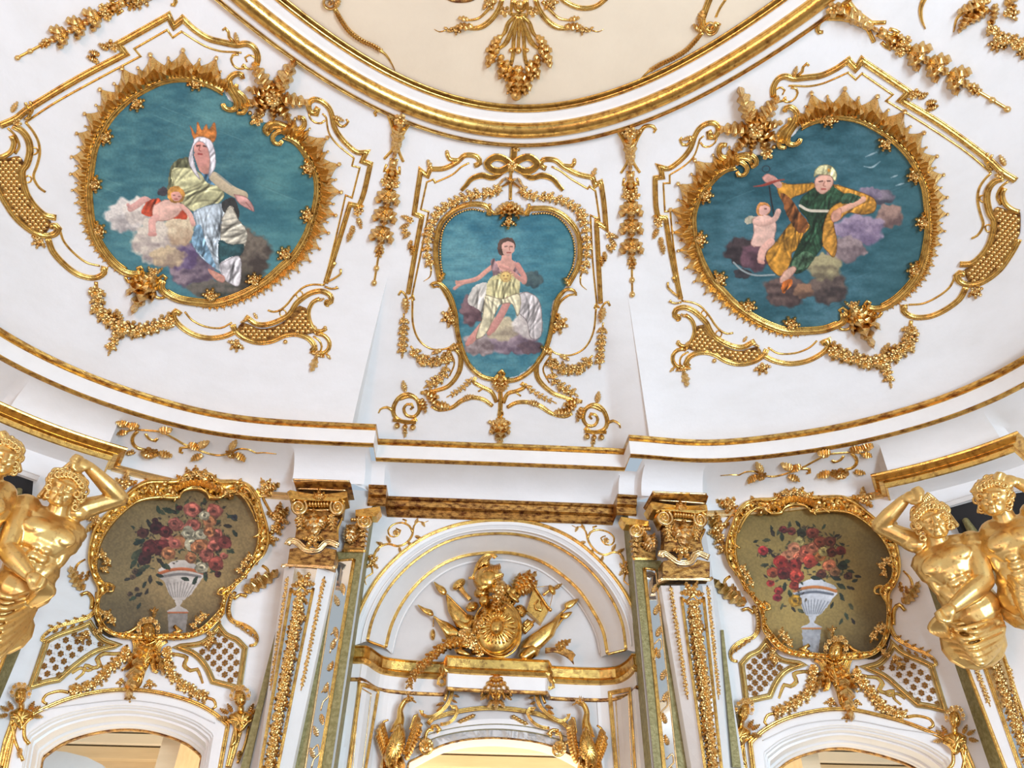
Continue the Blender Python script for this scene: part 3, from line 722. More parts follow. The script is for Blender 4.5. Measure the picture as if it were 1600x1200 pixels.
# ---- pendants of bell flowers hanging from the ring between the bays
def pendant(x0,y0,x1,y1,label,bracket=True,t0=0):
    P=Piece('flower_pendant',x0,y0,COVE,label,'pendant','bell flower pendants on the vault ribs')
    dx,dy=x1-x0,y1-y0; L=math.hypot(dx,dy); ang=math.degrees(math.atan2(-dy,dx)); s=L/270
    at=lambda t,u=0:(x0+dx*t-dy/L*u*s*-1*-1,y0+dy*t+dx/L*u*s)
    def W(t,u): return (x0+dx*t+dy/L*u*s,y0+dy*t-dx/L*u*s)
    if bracket:
        for q in(-1,1):
            P.mo('bracket_arm',[W(.22,q*3),W(.12,q*6),W(.05,q*14),W(.0,q*24),W(.0,q*37),W(.02,q*41),W(.035,q*38)],6*s,taper=[(0,1),(.7,1),(1,.6)])
            P.mo('side_scroll',[W(.02,q*2),W(.12,q*2),W(.2,q*4),W(.26,q*13),W(.27,q*15)],4*s)
            P.mo('side_scroll',[W(.30,q*10),W(.34,q*12),W(.32,q*4),W(.26,q*5)],3.5*s)
            P.put('leaf',*W(.02,q*20),14*s,ang+q*-70)
        P.put('acanthus',*W(.2,0),48*s,ang+180,asp=.7);P.put('acanthus',*W(.1,0),36*s,ang,asp=.7)
        P.put('flower',*W(.02,0),9*s,0,lift=1);P.put('bead',*W(.285,0),6*s);P.put('leaf',*W(.3,0),20*s,ang)
    P.cluster(*W(.4,-8),8*s,ang+120,3);P.cluster(*W(.4,8),8*s,ang-120,3)
    for t in(.47,.575,.69):
        for a in(-38,0,38): P.put('leaf',*W(t-.03,0),24*s,ang+a,asp=1.3,zs=1.1)
        P.put('flower',*W(t+.02,0),6*s,0,lift=.8);P.put('bead',*W(t+.055,0),2.6*s)
    P.mo('stem',[W(.36,0),W(.7,0),W(.99,0)],3.2*s)
    for t,r in((.76,13),(.8,9)): P.put('leaf',*W(t,0),r*s,ang-25);P.put('leaf',*W(t,0),r*s,ang+25)
    for t in(.9,.985): P.put('bead',*W(t,0),4.2*s,ang,asp=.9,name='stem_knop')
pendant(627,178,584,446,'gilt bell flower pendant hanging left of the central vault panel')
pendant(984,198,988,464,'gilt bell flower pendant hanging right of the central vault panel')
pendant(1300,5,1578,173,'gilt bell flower pendant hanging in the upper right corner of the vault')
pendant(258,-30,24,92,'gilt bell flower pendant hanging in the upper left corner of the vault')
P=Piece('leaf_spray',1560,10,COVE,'dark gilt acanthus and flower spray at the top right edge of the vault','ornament')
for x,y,l,a in((1540,3,40,200),(1545,12,38,215),(1548,2,26,180),(1555,5,28,265),(1520,18,34,235),(1570,8,30,40)): P.put('acanthus',x,y,l,a,asp=.8,m='goldbrown' if 0 else 'goldleaf')
P.mo('horn',[(1447,-8),(1439,12),(1440,30),(1446,45)],7,taper=[(0,1),(1,.2)]); P.mo('horn',[(1512,15),(1496,28),(1490,50)],5,taper=[(0,1),(1,.3)])
P.garland([(1545,32),(1552,48),(1566,60),(1580,62),(1598,72)],20,11);P.cluster(1575,20,9,20,4);P.cluster(1558,66,8,250,4)
P=Piece('leaf_spray',216,4,COVE,'gilt flower bud tip at the top left edge beside the pendant','ornament'); P.cluster(213,0,8,240,4);P.cluster(224,-2,7,300,3)
P=Piece('leaf_spray',1600,95,COVE,'stub of gilt flower garland at the right edge below the leaf spray','ornament')
P.cluster(1602,78,8,270,4)
# ---- central panel
HC=tps([(698,238),(670,255),(655,267),(651,332),(660,338),(627,461),(629,554),(678,448),(690,438),(702,505),(641,640),(594,638),(633,679),(702,618),(681,383),(760,328),(747,255),(774,257),(721,295),(796,240),(796,310),(780,689),(780,590),(706,572),(752,581)],
       [(898,251),(929,269),(941,285),(944,355),(931,344),(949,477),(937,572),(900,459),(890,446),(876,506),(925,655),(968,661),(926,695),(866,628),(904,391),(827,334),(847,259),(825,259),(878,298),(800,240),(796,310),(780,689),(782,590),(852,582),(805,589)],8)
C6=lambda L:K(580,220,.40816,L)
P=Piece('cartouche_border',790,400,COVE,'gilt stepped border around the central narrow medallion','border','stepped borders of the cove')
for H in(None,HC):
    P.H=H
    P.mo('thick_moulding',C6([(395,95),(415,85),(405,60),(360,55),(330,80),(280,105),(225,108,1),(215,135,1),(190,115,1),(178,190),(165,278,1),(195,290,1),(170,420),(142,585)]),7,prof='double')
    P.mo('crest_scroll',C6([(290,45),(300,70),(340,75)]),6)
    P.mo('thin_moulding',C6([(375,85),(345,100),(310,130),(245,160,1),(238,148,1),(213,158,1),(190,262,1),(220,272,1),(190,430),(155,600)]),2.8)
    P.put('bead',*C6([(290,42)])[0],2.5);P.put('leaf',*C6([(230,110)])[0],14,110)
    for x,y,a in((150,300,160),(145,320,200),(155,380,250),(150,350,220),(160,400,260)): P.put('acanthus',*C6([(x,y)])[0],13,a)
    P.put('flower',*C6([(150,300)])[0],5,0,lift=.5);P.put('flower',*C6([(130,345)])[0],5,0,lift=.5)
    P.mo('foot_scroll',C6([(105,590),(115,575),(135,600),(135,650)]),3.5);P.mo('foot_scroll',C6([(165,610),(160,595),(145,605)]),3)
    P.put('acanthus',*C6([(130,600)])[0],20,-85)
    P.mo('thin_moulding',C6([(158,605),(160,700),(185,765),(235,798),(290,795),(320,775)]),3)
    P.put('acanthus',*C6([(300,800)])[0],18,30);P.put('leaf',*C6([(270,800)])[0],14,200)
    P.mo('c_scroll',C6([(305,785),(340,820),(338,880),(300,935),(250,955),(190,965)]),7.5,prof='double',taper=[(0,.6),(.3,1),(1,.7)])
    P.mo('c_scroll',C6([(300,800),(318,850),(300,900)]),2.6)
    for x,y,l,a in((200,960,22,-20),(215,975,22,-40),(190,985,20,-70),(130,960,15,100),(240,1000,18,-30)): P.put('acanthus',*C6([(x,y)])[0],l,a)
    P.mo('volute',C6([(150,1028),(160,1020),(155,1008),(138,1008),(125,1025),(135,1050),(165,1055),(185,1030),(175,990),(140,970),(105,985),(85,1025),(95,1060),(140,1078),(175,1065)]),6.5,prof='double',taper=[(0,.5),(.5,1),(1,.9)])
    P.mo('volute',C6([(110,990),(150,980),(190,1000)]),4.5); P.mo('volute_tail',C6([(85,1035),(60,1020),(35,1028),(28,1042)]),5.5,taper=[(0,1),(1,.4)])
    P.mo('console_tray',C6([(83,1068),(172,1078)]),4.5,prof='board',off=.01)
    for x,y,r in((100,1090,4),(160,1096,4),(130,1095,3.5),(130,1110,3)): P.put('bead',*C6([(x,y)])[0],r,-90,zs=1.5,name='drop')
    P.put('leaf',*C6([(130,1100)])[0],12,-90)
    P.mo('s_scroll',C6([(230,1015),(260,1030),(310,1020),(345,995),(385,982),(430,990),(465,1015)]),7,prof='double',taper=[(0,.6),(.5,1),(1,.8)])
    P.put('acanthus',*C6([(300,1020)])[0],22,165);P.put('acanthus',*C6([(350,990)])[0],16,20)
    P.mo('s_scroll',C6([(400,905),(390,920),(420,940),(460,960),(480,1000)]),6,prof='double');P.mo('s_scroll',C6([(410,960),(440,945),(470,975)]),3)
    G=Piece('flower_garland',*C6([(125,700)])[0],COVE,('left','right')[H is not None]+' flower drop beside the central vault medallion','garland','flower drops of the central panel',H)
    G.garland(C6([(125,660),(125,720),(120,810)]),13,8); G.garland(C6([(150,785),(200,840),(250,845),(300,825)]),15,9,tail=False); G.garland(C6([(290,850),(275,900),(220,935)]),13,8)
    G.garland(C6([(385,905),(350,945),(300,975)]),8,6)
    G=Piece('flower_garland',*C6([(240,290)])[0],COVE,('left','right')[H is not None]+' leafy festoon following the top of the central vault medallion','garland','festoons of the central panel',H)
    G.garland(C6([(510,170),(450,200),(390,205),(320,230),(260,270),(225,340),(215,430),(230,490)]),14,10,tail=False); 
    for q,a in(((500,175),30),((470,190),50),((440,200),10)): G.put('blade',*C6([q])[0],22,a)
    G.mo('tail',C6([(230,490),(225,520),(200,538)]),3,taper=[(0,1),(1,.3)])
P.H=None
for a,l in((90,26),(60,22),(120,22),(-90,34),(-60,24),(-120,24)): P.put('acanthus',*C6([(495,960 if a>0 else 1060)])[0],l,a)
P.mo('stalk',C6([(493,900),(495,1000),(492,1060)]),7); P.cluster(*C6([(490,1090)])[0],9,-90,5,220); P.put('leaf',*C6([(490,1110)])[0],20,-90);P.put('volute',*C6([(493,1045)])[0],5)
P=Piece('medallion_frame',790,440,COVE,'narrow gilt pear-shaped medallion frame in the centre of the vault','picture frame')
cl=C6([(450,285),(452,262),(430,245),(375,243),(315,268),(268,315),(250,380),(248,450),(262,535)]); crr=C6([(595,285),(605,262),(640,258),(690,262),(745,292),(787,345),(800,410),(792,480),(755,552)])
bl_=C6([(240,560),(230,548),(262,545),(300,590),(322,660),(330,730),(348,800),(378,862),(425,902),(478,912),(485,895)]); br_=C6([(785,585),(775,572),(745,570),(712,610),(697,680),(685,745),(660,815),(615,875),(560,912),(515,915),(505,897)])
for L in(cl,crr): P.mo('frame_moulding',L,7.5,prof='double',off=.012)
for L in(bl_,br_): P.mo('frame_moulding',L,7,prof='double',off=.014,taper=[(0,.5),(.15,1),(.95,1),(1,.6)])
def beads(P,path,r,step,off=.01,nm='bead'):
    pp=cr(path,1); d=0
    for a,b in zip(pp,pp[1:]):
        d+=math.hypot(b[0]-a[0],b[1]-a[1])
        if d>=step: d=0; P.put('bead',b[0],b[1],r,90,name=nm,off=off)
beads(P,C6([(440,272),(380,262),(320,285),(280,330),(266,390),(266,460),(276,525)]),1.7,3.6,nm='pearl');beads(P,C6([(610,280),(680,278),(730,305),(768,360),(780,420),(772,480),(745,535)]),1.7,3.6,nm='pearl')
for L in(C6([(238,562),(265,560),(295,610),(310,660)]),C6([(788,590),(760,590),(722,620),(705,680)])): P.mo('side_scroll',L,4.5,taper=[(0,.6),(.4,1),(1,.4)])
P.put('leaf',*C6([(262,540)])[0],14,60,off=.02);P.put('leaf',*C6([(758,558)])[0],14,120,off=.02)
P.cluster(*C6([(305,675)])[0],8,200,5,200);P.cluster(*C6([(715,700)])[0],8,-20,5,200)
for a in(-90,-60,-120,-35,-145): P.put('acanthus',*C6([(530,235)])[0],26,a,asp=.7,off=.012)
P.cluster(*C6([(527,305)])[0],7,-90,3,off=.02)
for q in(-1,1): P.mo('crest_scroll',[(796+q*2,318),(796+q*12,330),(796+q*22,334),(796+q*31,326),(796+q*30,318)],4.5,off=.02)
P.mo('suspension_bar',C6([(535,95),(533,225)]),4.5,off=.005); P.mo('end_volute',C6([(485,890),(500,880),(512,895)]),4,off=.015)
P=Piece('ribbon_bow',795,255,COVE,'gilt ribbon bow tied above the central vault medallion','bow')
for q in(-1,1):
    ax=C6([(540,85)])[0]
    P.mo('bow_loop',C6([(540+q*5,90),(540+q*30,70),(540+q*65,62),(540+q*95,85),(540+q*80,108),(540+q*45,115),(540+q*10,98)]),10,prof='flat',off=.012,hr=.5)
    P.mo('ribbon',C6([(540+q*20,105),(540+q*70,140),(540+q*115,132),(540+q*155,145),(540+q*175,168),(540+q*195,190)]),8.5,prof='flat',off=.006,hr=.45,taper=[(0,.7),(.5,1),(1,.6)])
P.mo('ribbon',C6([(548,25),(545,60),(538,90),(533,120)]),9,prof='flat',off=.01,hr=.5); P.put('rose',*C6([(540,88)])[0],6,0,lift=1.2,name='knot'); P.put('flower',*C6([(553,30)])[0],6,0)
# ---- ornament on the flat ceiling
P=Piece('ceiling_palmette',805,60,CEIL,'large gilt hanging palmette on the cream ceiling at the top edge','ornament')
C7=lambda L:K(680,0,.16875,L)
for q in(-1,1):
    X=lambda L:C7([(780+q*(x-780)*1.0-(0 if q>0 else 10),y) for x,y in L])
    P.mo('frond',X([(800,140),(870,210),(900,290),(960,370)]),6,taper=[(0,.8),(.6,1),(1,.3)],prof='double'); P.mo('frond',X([(790,150),(850,300),(900,400),(1010,490)]),7,taper=[(0,.7),(.6,1),(1,.3)],prof='double')
    P.mo('frond',X([(785,150),(820,350),(830,520),(850,600)]),5,prof='double')
    for x,y,l,a in((950,350,20,-55),(930,330,18,-35),(990,470,24,-60),(960,440,24,-45),(1010,520,14,-50),(930,500,18,-75),(980,420,16,-25),(860,560,24,-50),(850,600,22,-70),(880,650,16,-40),(800,680,24,-60),(800,740,20,-75),(790,790,12,-60)): P.put('leaf',*X([(x,y)])[0],l,a if q>0 else 180-a,asp=1.1)
    P.mo('arm',X([(930,-10),(960,80),(1030,180),(1130,250),(1250,260),(1300,250)]),7,prof='double',taper=[(0,.9),(.6,1),(1,.5)]); P.mo('arm',X([(990,10),(1060,90),(1150,170),(1270,190)]),5,taper=[(0,1),(1,.5)])
    for x,y,l,a in((1200,240,20,-5),(1240,180,14,10),(1260,225,14,-10)): P.put('leaf',*X([(x,y)])[0],l,a if q>0 else 180-a)
    P.cluster(*X([(1360,265)])[0],5,-90,3);P.cluster(*X([(1425,275)])[0],4,90,2);P.mo('tip',X([(1450,280),(1510,295),(1560,270)]),2,taper=[(0,1),(1,.4)])
    P.put('flower',*X([(905,85)])[0],8,0,lift=.5);P.cluster(*X([(1060,15)])[0],7,-60,3);P.put('bead',*X([(850,465)])[0],3);P.put('bead',*X([(890,385)])[0],2.4)
P.mo('stalk',C7([(780,150),(775,300),(770,460)]),4.5); P.put('bead',*C7([(770,465)])[0],4.5);P.put('bead',*C7([(750,865)])[0],8,zs=1.2,name='fir_cone')
for y in(620,655,690): P.put('bead',*C7([(762,y)])[0],2.6)
P.put('acanthus',*C7([(770,600)])[0],40,-92,asp=.9);P.put('leaf',*C7([(735,820)])[0],12,-150);P.put('leaf',*C7([(790,820)])[0],12,-30)
P.mo('collar',C7([(695,130),(860,138)]),4,prof='double'); P.mo('cartouche_scroll',C7([(740,0),(740,70),(785,105),(830,70),(830,0)]),4.5,prof='double');P.mo('side_fillet',C7([(712,0),(700,130)]),4);P.mo('side_fillet',C7([(850,0),(862,130)]),4);P.put('bead',*C7([(783,40)])[0],6,zs=.8)
P=Piece('scroll_arc',920,5,CEIL,'rounded gilt frame edge at the top of the ceiling right of the palmette','border'); P.mo('moulding',C7([(1130,-60),(1200,10),(1300,60),(1400,75),(1500,50),(1600,-30)]),6,prof='double')
P=Piece('scroll_arc',720,0,CEIL,'dull gilt frame edge at the top of the ceiling left of the palmette','border'); P.mo('moulding',C7([(80,-40),(150,0),(230,12),(330,0),(400,-40)]),4,m='goldbrown')
for pts,vol,lab in((Q(1,0,[(490,50),(530,120),(580,190),(650,245),(740,290),(810,340),(850,400),(868,438)]),(515,3),'long gilt plume curving across the ceiling left of the palmette'),(Q(2,0,[(1190,200),(1140,260),(1090,310),(1020,355),(930,400),(850,450),(800,500),(775,535)]),(1110,42),'long gilt plume curving across the ceiling right of the palmette')):
    P=Piece('plume',*pts[3][:2],CEIL,lab,'ornament','ceiling plumes')
    P.mo('plume_rib',pts,6.5,prof='double',taper=[(0,.9),(.4,1),(.8,.5),(1,.15)])
    pp=cr(pts,4)
    for i in range(1,int(len(pp)*.72),1):
        a=math.degrees(math.atan2(-(pp[i+1][1]-pp[i-1][1]),pp[i+1][0]-pp[i-1][0]))
        P.put('blade',pp[i][0],pp[i][1],8,a+22,name='barb',off=.01);P.put('blade',pp[i][0],pp[i][1],8,a-22,name='barb',off=.01)
    P.put('volute',vol[0],vol[1],11,20);P.put('acanthus',pts[0][0],pts[0][1],16,60 if vol[0]<800 else 140)
P.mo('s_scroll',Q(2,0,[(1240,-20),(1210,60),(1190,130),(1210,180),(1250,190),(1275,165),(1255,150)]),8,prof='double');P.mo('s_scroll',Q(2,0,[(1340,-10),(1300,50),(1275,105)]),3.5);P.put('acanthus',*Q(2,0,[(1200,60)])[0],20,-110)
# opening of the flower-painting frames
FI=[(379,897),(396,864),(401,844),(402,825),(397,801),(387,783),(372,772),(354,773),(346,781),(327,781),(321,772),(306,767),(288,770),(279,781),(262,782),(250,781),(217,786),(190,806),(172,827),(160,848),(155,865),(153,889),(160,905),(171,915),(170,924),(160,930),(156,943),(158,962),(165,976),(178,986),(205,988),(230,990),(270,989),(297,987),(315,978),(327,967),(342,951),(348,934),(346,922),(360,914)]
# ================================================================= PAINTED CANVASES (paint stored as vertex colours on a fine mesh)
pm=bpy.data.materials.new('oil_paint'); pm.use_nodes=True
_a=pm.node_tree.nodes.new('ShaderNodeVertexColor'); _a.layer_name='paint'; pm.node_tree.links.new(_a.outputs[0],pm.node_tree.nodes['Principled BSDF'].inputs['Base Color'])
pm.node_tree.nodes['Principled BSDF'].inputs['Roughness'].default_value=.55; M['paint']=pm
def smooth_noise(h,w,cell,seed=0,ax=(1,1)):
    r=np.random.RandomState(seed); gy,gx=int(h/(cell*ax[1]))+3,int(w/(cell*ax[0]))+3; g=r.rand(gy,gx)
    y=np.arange(h)/(cell*ax[1]); x=np.arange(w)/(cell*ax[0]); yi=y.astype(int);xi=x.astype(int); fy=y-yi;fx=x-xi
    fy=(fy*fy*(3-2*fy))[:,None]; fx=(fx*fx*(3-2*fx))[None]
    a=g[yi][:,xi];b=g[yi][:,xi+1];c=g[yi+1][:,xi];d=g[yi+1][:,xi+1]
    return (a*(1-fx)+b*fx)*(1-fy)+(c*(1-fx)+d*fx)*fy-.5
class Canvas:
    def __init__(s,x0,y0,x1,y1,bg,seed,k=1.0,slant=None):
        s.k=k;s.x0,s.y0=x0,y0;s.w=int((x1-x0)*k)+1;s.h=int((y1-y0)*k)+1; s.Y,s.X=np.mgrid[0:s.h,0:s.w]; s.X=s.X/k+x0; s.Y=s.Y/k+y0
        s.I=np.zeros((s.h,s.w,3))+np.array(bg); s.seed=seed
        s.n1=smooth_noise(s.h,s.w,38*k,seed); s.n2=smooth_noise(s.h,s.w,9*k,seed+1,(2.2,.8)); s.n3=smooth_noise(s.h,s.w,3*k,seed+2,(1.8,.8)); s.n4=smooth_noise(s.h,s.w,5*k,seed+3); s.n5=smooth_noise(s.h,s.w,2.2*k,seed+4)
    def msk(s,poly,soft=1.2,sm=True):
        P=cr(poly,3,True) if sm else poly; X=np.array([p[0] for p in P]);Y=np.array([p[1] for p in P])
        xa,xb,ya,yb=X.min()-3,X.max()+3,Y.min()-3,Y.max()+3
        i0,i1=max(0,int((ya-s.y0)*s.k)),min(s.h,int((yb-s.y0)*s.k)+1); j0,j1=max(0,int((xa-s.x0)*s.k)),min(s.w,int((xb-s.x0)*s.k)+1)
        if i1<=i0 or j1<=j0: return None
        xs=s.X[i0:i1,j0:j1]+s.n4[i0:i1,j0:j1]*1.6; ys=s.Y[i0:i1,j0:j1]+s.n3[i0:i1,j0:j1]*1.6; m=np.zeros(xs.shape,bool)
        for a in range(len(X)):
            b=(a+1)%len(X)
            if Y[a]==Y[b]: continue
            c=((Y[a]>ys)!=(Y[b]>ys))&(xs<(X[b]-X[a])*(ys-Y[a])/(Y[b]-Y[a])+X[a]); m^=c
        return (slice(i0,i1),slice(j0,j1)),m.astype(float)
    def poly(s,poly,col,var=.16,light=(-.6,-.8),fold=0,fd=(1,.4),al=1,ol=None,sm=True):
        r=s.msk(poly,sm=sm)
        if r is None: return
        sl,m=r; c=np.array(col,float); xs=s.X[sl];ys=s.Y[sl]
        cx,cy=np.mean([p[0] for p in poly]),np.mean([p[1] for p in poly]); R=max(6,np.std([p[0] for p in poly])+np.std([p[1] for p in poly]))
        g=((xs-cx)*light[0]+(ys-cy)*light[1])/R*.10
        v=1+g+s.n2[sl]*var*1.6+s.n4[sl]*var+s.n5[sl]*var*.8
        if fold: v=v+fold*.45*np.sin((xs*fd[0]+ys*fd[1])*.30+s.n1[sl]*14+s.n2[sl]*5)*(.9+s.n1[sl])
        if fold:
            rr=random.Random(int(cx*7+cy)); L=math.hypot(*fd); fx,fy=fd[0]/L,fd[1]/L; n=int(3+R*.32)
            for k in range(n):
                a=rr.uniform(-.35,.35); nx,ny=fx*math.cos(a)-fy*math.sin(a),fx*math.sin(a)+fy*math.cos(a); q=poly[rr.randrange(len(poly))]; t_=rr.uniform(.1,.9)
                x0,y0=cx+(q[0]-cx)*t_,cy+(q[1]-cy)*t_; al_=(-(xs-x0)*ny+(ys-y0)*nx); dd=(xs-x0)*nx+(ys-y0)*ny+rr.uniform(-.012,.012)*al_*al_; le=rr.uniform(.35,.9)*R
                g_=np.exp(-(dd/rr.uniform(1.0,2.2))**2)*np.exp(-(al_/le)**4); v=v*(1-.24*g_); g_=np.exp(-((dd-3.0)/1.8)**2)*np.exp(-(al_/le)**4); v=v*(1+.13*g_)
        col2=c[None,None]*v[...,None]; m=m[...,None]*al
        s.I[sl]=s.I[sl]*(1-m)+col2*m
        if ol: s.stroke(list(poly)+[poly[0]],ol,1.1,.75)
    def stroke(s,path,col,w,al=1,tap=False):
        P=cr(path,1.2); n=len(P); c=np.array(col,float)
        for i,(x,y) in enumerate(P):
            r=w/2*(1-.75*abs(2*i/n-1) if tap else 1); r=max(r,.55); q=int((r+2)*s.k)
            a,b=int((y-s.y0)*s.k),int((x-s.x0)*s.k); i0,i1,j0,j1=max(0,a-q),min(s.h,a+q+1),max(0,b-q),min(s.w,b+q+1)
            if i1<=i0 or j1<=j0: continue
            d=np.hypot(s.X[i0:i1,j0:j1]-x,s.Y[i0:i1,j0:j1]-y); m=np.clip(r-d+.6,0,1)*al
            v=1+(.10 if w>4 else 0)*((y-s.Y[i0:i1,j0:j1]))/max(r,1)+s.n5[i0:i1,j0:j1]*.12
            s.I[i0:i1,j0:j1]=s.I[i0:i1,j0:j1]*(1-m[...,None])+c*v[...,None]*m[...,None]
    def puff(s,cx,cy,rx,ry,col,dark=None,soft=.16,seed=0):
        """a billow of cloud with a lit and a shaded side, both in paint"""
        a=np.arctan2(s.Y-cy,s.X-cx); d=np.hypot((s.X-cx)/rx,(s.Y-cy)/ry)+.07*np.sin(a*5+seed)+.05*np.sin(a*9+seed*2)+s.n4*.14+s.n2*.1
        m=np.clip((1-d)/soft,0,1)[...,None]; c=np.array(col,float); dk=np.array(dark if dark else [v*.62 for v in col],float)
        t=np.clip(.35+.55*((s.X-cx)/rx*.5+(s.Y-cy)/ry)+s.n1*.5+s.n2*1.1+s.n4*.7,0,1)[...,None]
        s.I=s.I*(1-m)+(c*(1-t)+dk*t)*(1+s.n5[...,None]*.14)*m
    def build(s,name,outline,surf,off,parent,step=1.0):
        ins=s.msk(outline); full=np.zeros((s.h,s.w)); full[ins[0]]=ins[1]
        P3=np.zeros((s.h,s.w,3)); ok=full>0
        k=8; gy=list(range(0,s.h,k)); gx=list(range(0,s.w,k))
        if gy[-1]!=s.h-1: gy.append(s.h-1)
        if gx[-1]!=s.w-1: gx.append(s.w-1)
        G=np.array([[list(surf.pt(s.x0+b/s.k,s.y0+a/s.k,off)[0]) for b in gx] for a in gy])
        T=np.zeros((len(gy),s.w,3)); xs=np.arange(s.w)
        for a in range(len(gy)):
            for c in range(3): T[a,:,c]=np.interp(xs,gx,G[a,:,c])
        ys=np.arange(s.h); 
        for c in range(3):
            i=np.clip(np.searchsorted(gy,ys,'right')-1,0,len(gy)-2); g0=np.array(gy)[i];g1=np.array(gy)[i+1]; f=((ys-g0)/(g1-g0))[:,None]
            P3[:,:,c]=T[i,:,c]*(1-f)+T[i+1,:,c]*f
        idx=-np.ones((s.h,s.w),int)
        q=ok[:-1,:-1]&ok[1:,:-1]&ok[:-1,1:]&ok[1:,1:]; need=np.zeros((s.h,s.w),bool)
        for dy in(0,1):
            for dx in(0,1): need[dy:s.h-1+dy,dx:s.w-1+dx]|=q
        idx[need]=np.arange(need.sum()); vs=P3[need]-np.array(woff(parent)); fs=np.stack([idx[:-1,:-1][q],idx[1:,:-1][q],idx[1:,1:][q],idx[:-1,1:][q]],1)
        me=bpy.data.meshes.new(name); me.vertices.add(len(vs)); me.vertices.foreach_set('co',vs.ravel()); me.loops.add(fs.size); me.loops.foreach_set('vertex_index',fs.ravel())
        me.polygons.add(len(fs)); me.polygons.foreach_set('loop_start',np.arange(0,fs.size,4)); me.update(calc_edges=True)
        c=np.clip(s.I[need]/255,0,1); c=np.where(c<.04045,c/12.92,((c+.055)/1.055)**2.4); at=me.color_attributes.new('paint','FLOAT_COLOR','POINT'); at.data.foreach_set('color',np.c_[c,np.ones(len(c))].ravel())
        return link(name,me,parent,'paint')
SKIN=(206,150,132); SK2=(170,110,98)
def sky(cv,a,b,st=26):
    t=np.clip(.5+cv.n1*.9+cv.n2*.7+cv.n3*.25,0,1)[...,None]; cv.I=np.array(a)*(1-t)+np.array(b)*t; cv.I*=1+cv.n5[...,None]*.12
# ---- left: woman with a crown of flames and a child on clouds
cv=Canvas(128,108,505,482,(70,115,125),3,.9); sky(cv,(52,100,112),(92,140,142))
g=np.clip((cv.Y-300)/180,0,1)[...,None]; cv.I=cv.I*(1-.35*g)+np.array((96,152,168))*.35*g; g=np.clip((cv.X-360)/130,0,1)[...,None]; cv.I=cv.I*(1-.3*g)+np.array((48,112,116))*.3*g
for q in range(26): 
    x,y=140+rng.rand()*340,120+rng.rand()*320; cv.stroke([(x,y),(x+22,y+9),(x+48,y+19)],(74,104,106) if q%2 else (118,160,158),1.4,.35,True)
cv.puff(385,398,42,42,(118,108,96),(70,62,58)); cv.puff(372,440,36,26,(96,88,76),(62,60,54)); cv.puff(300,418,42,34,(150,132,140),(88,76,92));cv.puff(285,398,30,26,(128,112,140),(92,76,108)); cv.puff(330,452,40,15,(110,104,96),(60,66,60))
cv.puff(196,338,33,27,(222,214,206),(158,150,148),seed=1);cv.puff(216,330,26,22,(230,220,208),(176,164,156)); cv.puff(245,378,42,37,(218,206,190),(152,138,136),seed=2); cv.puff(282,355,24,34,(226,208,176),(176,150,124)); cv.puff(262,402,30,18,(206,184,150),(150,130,116))
px=lambda L:[(p[0]*.25,p[1]*.25) for p in L]
cv.poly(px([(1190,790),(1225,840),(1235,765),(1262,815),(1290,778),(1305,812),(1340,768),(1350,850),(1325,890),(1260,870),(1215,870)]),(216,134,66),.3,ol=(170,86,40))
cv.poly(px([(1180,985),(1110,1000),(1065,1050),(1055,1130),(1050,1230),(1200,1230),(1290,1150),(1220,1050)]),(104,104,78),.25,fold=.16,fd=(1,.2))
cv.poly([(268,268),(285,262),(305,266),(322,278),(343,292),(350,306),(336,322),(312,332),(292,324),(276,306)],(196,192,148),.2,fold=.13,fd=(.8,.9),ol=(120,116,80))
cv.poly([(302,332),(322,322),(352,318),(368,330),(372,352),(366,385),(352,408),(344,424),(330,414),(314,402),(300,378),(306,352)],(186,198,206),.2,fold=.2,fd=(1,-.1),ol=(84,106,126))
cv.poly([(300,375),(312,350),(322,380),(338,418),(318,404)],(126,160,182),.2,fold=.2)
cv.poly([(346,316),(366,310),(374,334),(369,346),(352,334)],(58,58,58),.2)
cv.poly([(362,322),(372,342),(386,362),(383,384),(370,400),(352,408),(345,396),(346,350),(352,332)],(200,194,176),.2,fold=.16,fd=(.4,1),ol=(110,100,88))
cv.poly([(342,376),(360,382),(380,382),(378,396),(362,408),(344,414)],(46,76,80),.3,ol=(30,46,50)); cv.poly([(344,412),(372,400),(377,420),(373,446),(358,442),(348,432)],(208,204,206),.2,fold=.12,ol=(120,112,116)); cv.poly([(326,420),(350,432),(348,441),(334,434)],SKIN,.2,ol=SK2)
cv.poly([(316,264),(334,270),(343,288),(328,288),(318,278)],(92,136,164),.2,fold=.1)
cv.stroke([(334,276),(350,290),(366,300),(380,306)],(186,170,142),15);cv.stroke([(340,272),(362,290)],(150,150,140),3,.6); cv.poly([(366,304),(384,308),(394,320),(397,330),(388,326),(374,318)],(212,160,152),.15,ol=(130,84,82));cv.stroke([(384,316),(394,328)],(150,96,92),1.2)
cv.poly(px([(1230,985),(1310,985),(1330,1060),(1280,1090),(1235,1040)]),(196,140,126)); cv.poly(px([(1215,905),(1250,880),(1300,915),(1312,980),(1290,1030),(1250,1040),(1218,990)]),(212,150,138),.1)
for L in([(1230,912),(1250,908)],[(1272,912),(1292,916)]): cv.stroke(px(L),(80,50,46),2.2)
cv.stroke(px([(1250,910),(1244,938),(1254,944)]),(150,86,80),1.6);cv.stroke(px([(1240,962),(1262,964)]),(150,60,58),2.4)
cv.poly(px([(1205,900),(1220,865),(1262,855),(1318,880),(1345,960),(1345,1040),(1325,1080),(1305,1100),(1312,1000),(1296,920),(1250,882),(1212,912),(1206,980),(1222,1050),(1250,1120),(1200,1060),(1180,990)]),(230,224,228),.1,fold=.07,ol=(130,120,124))
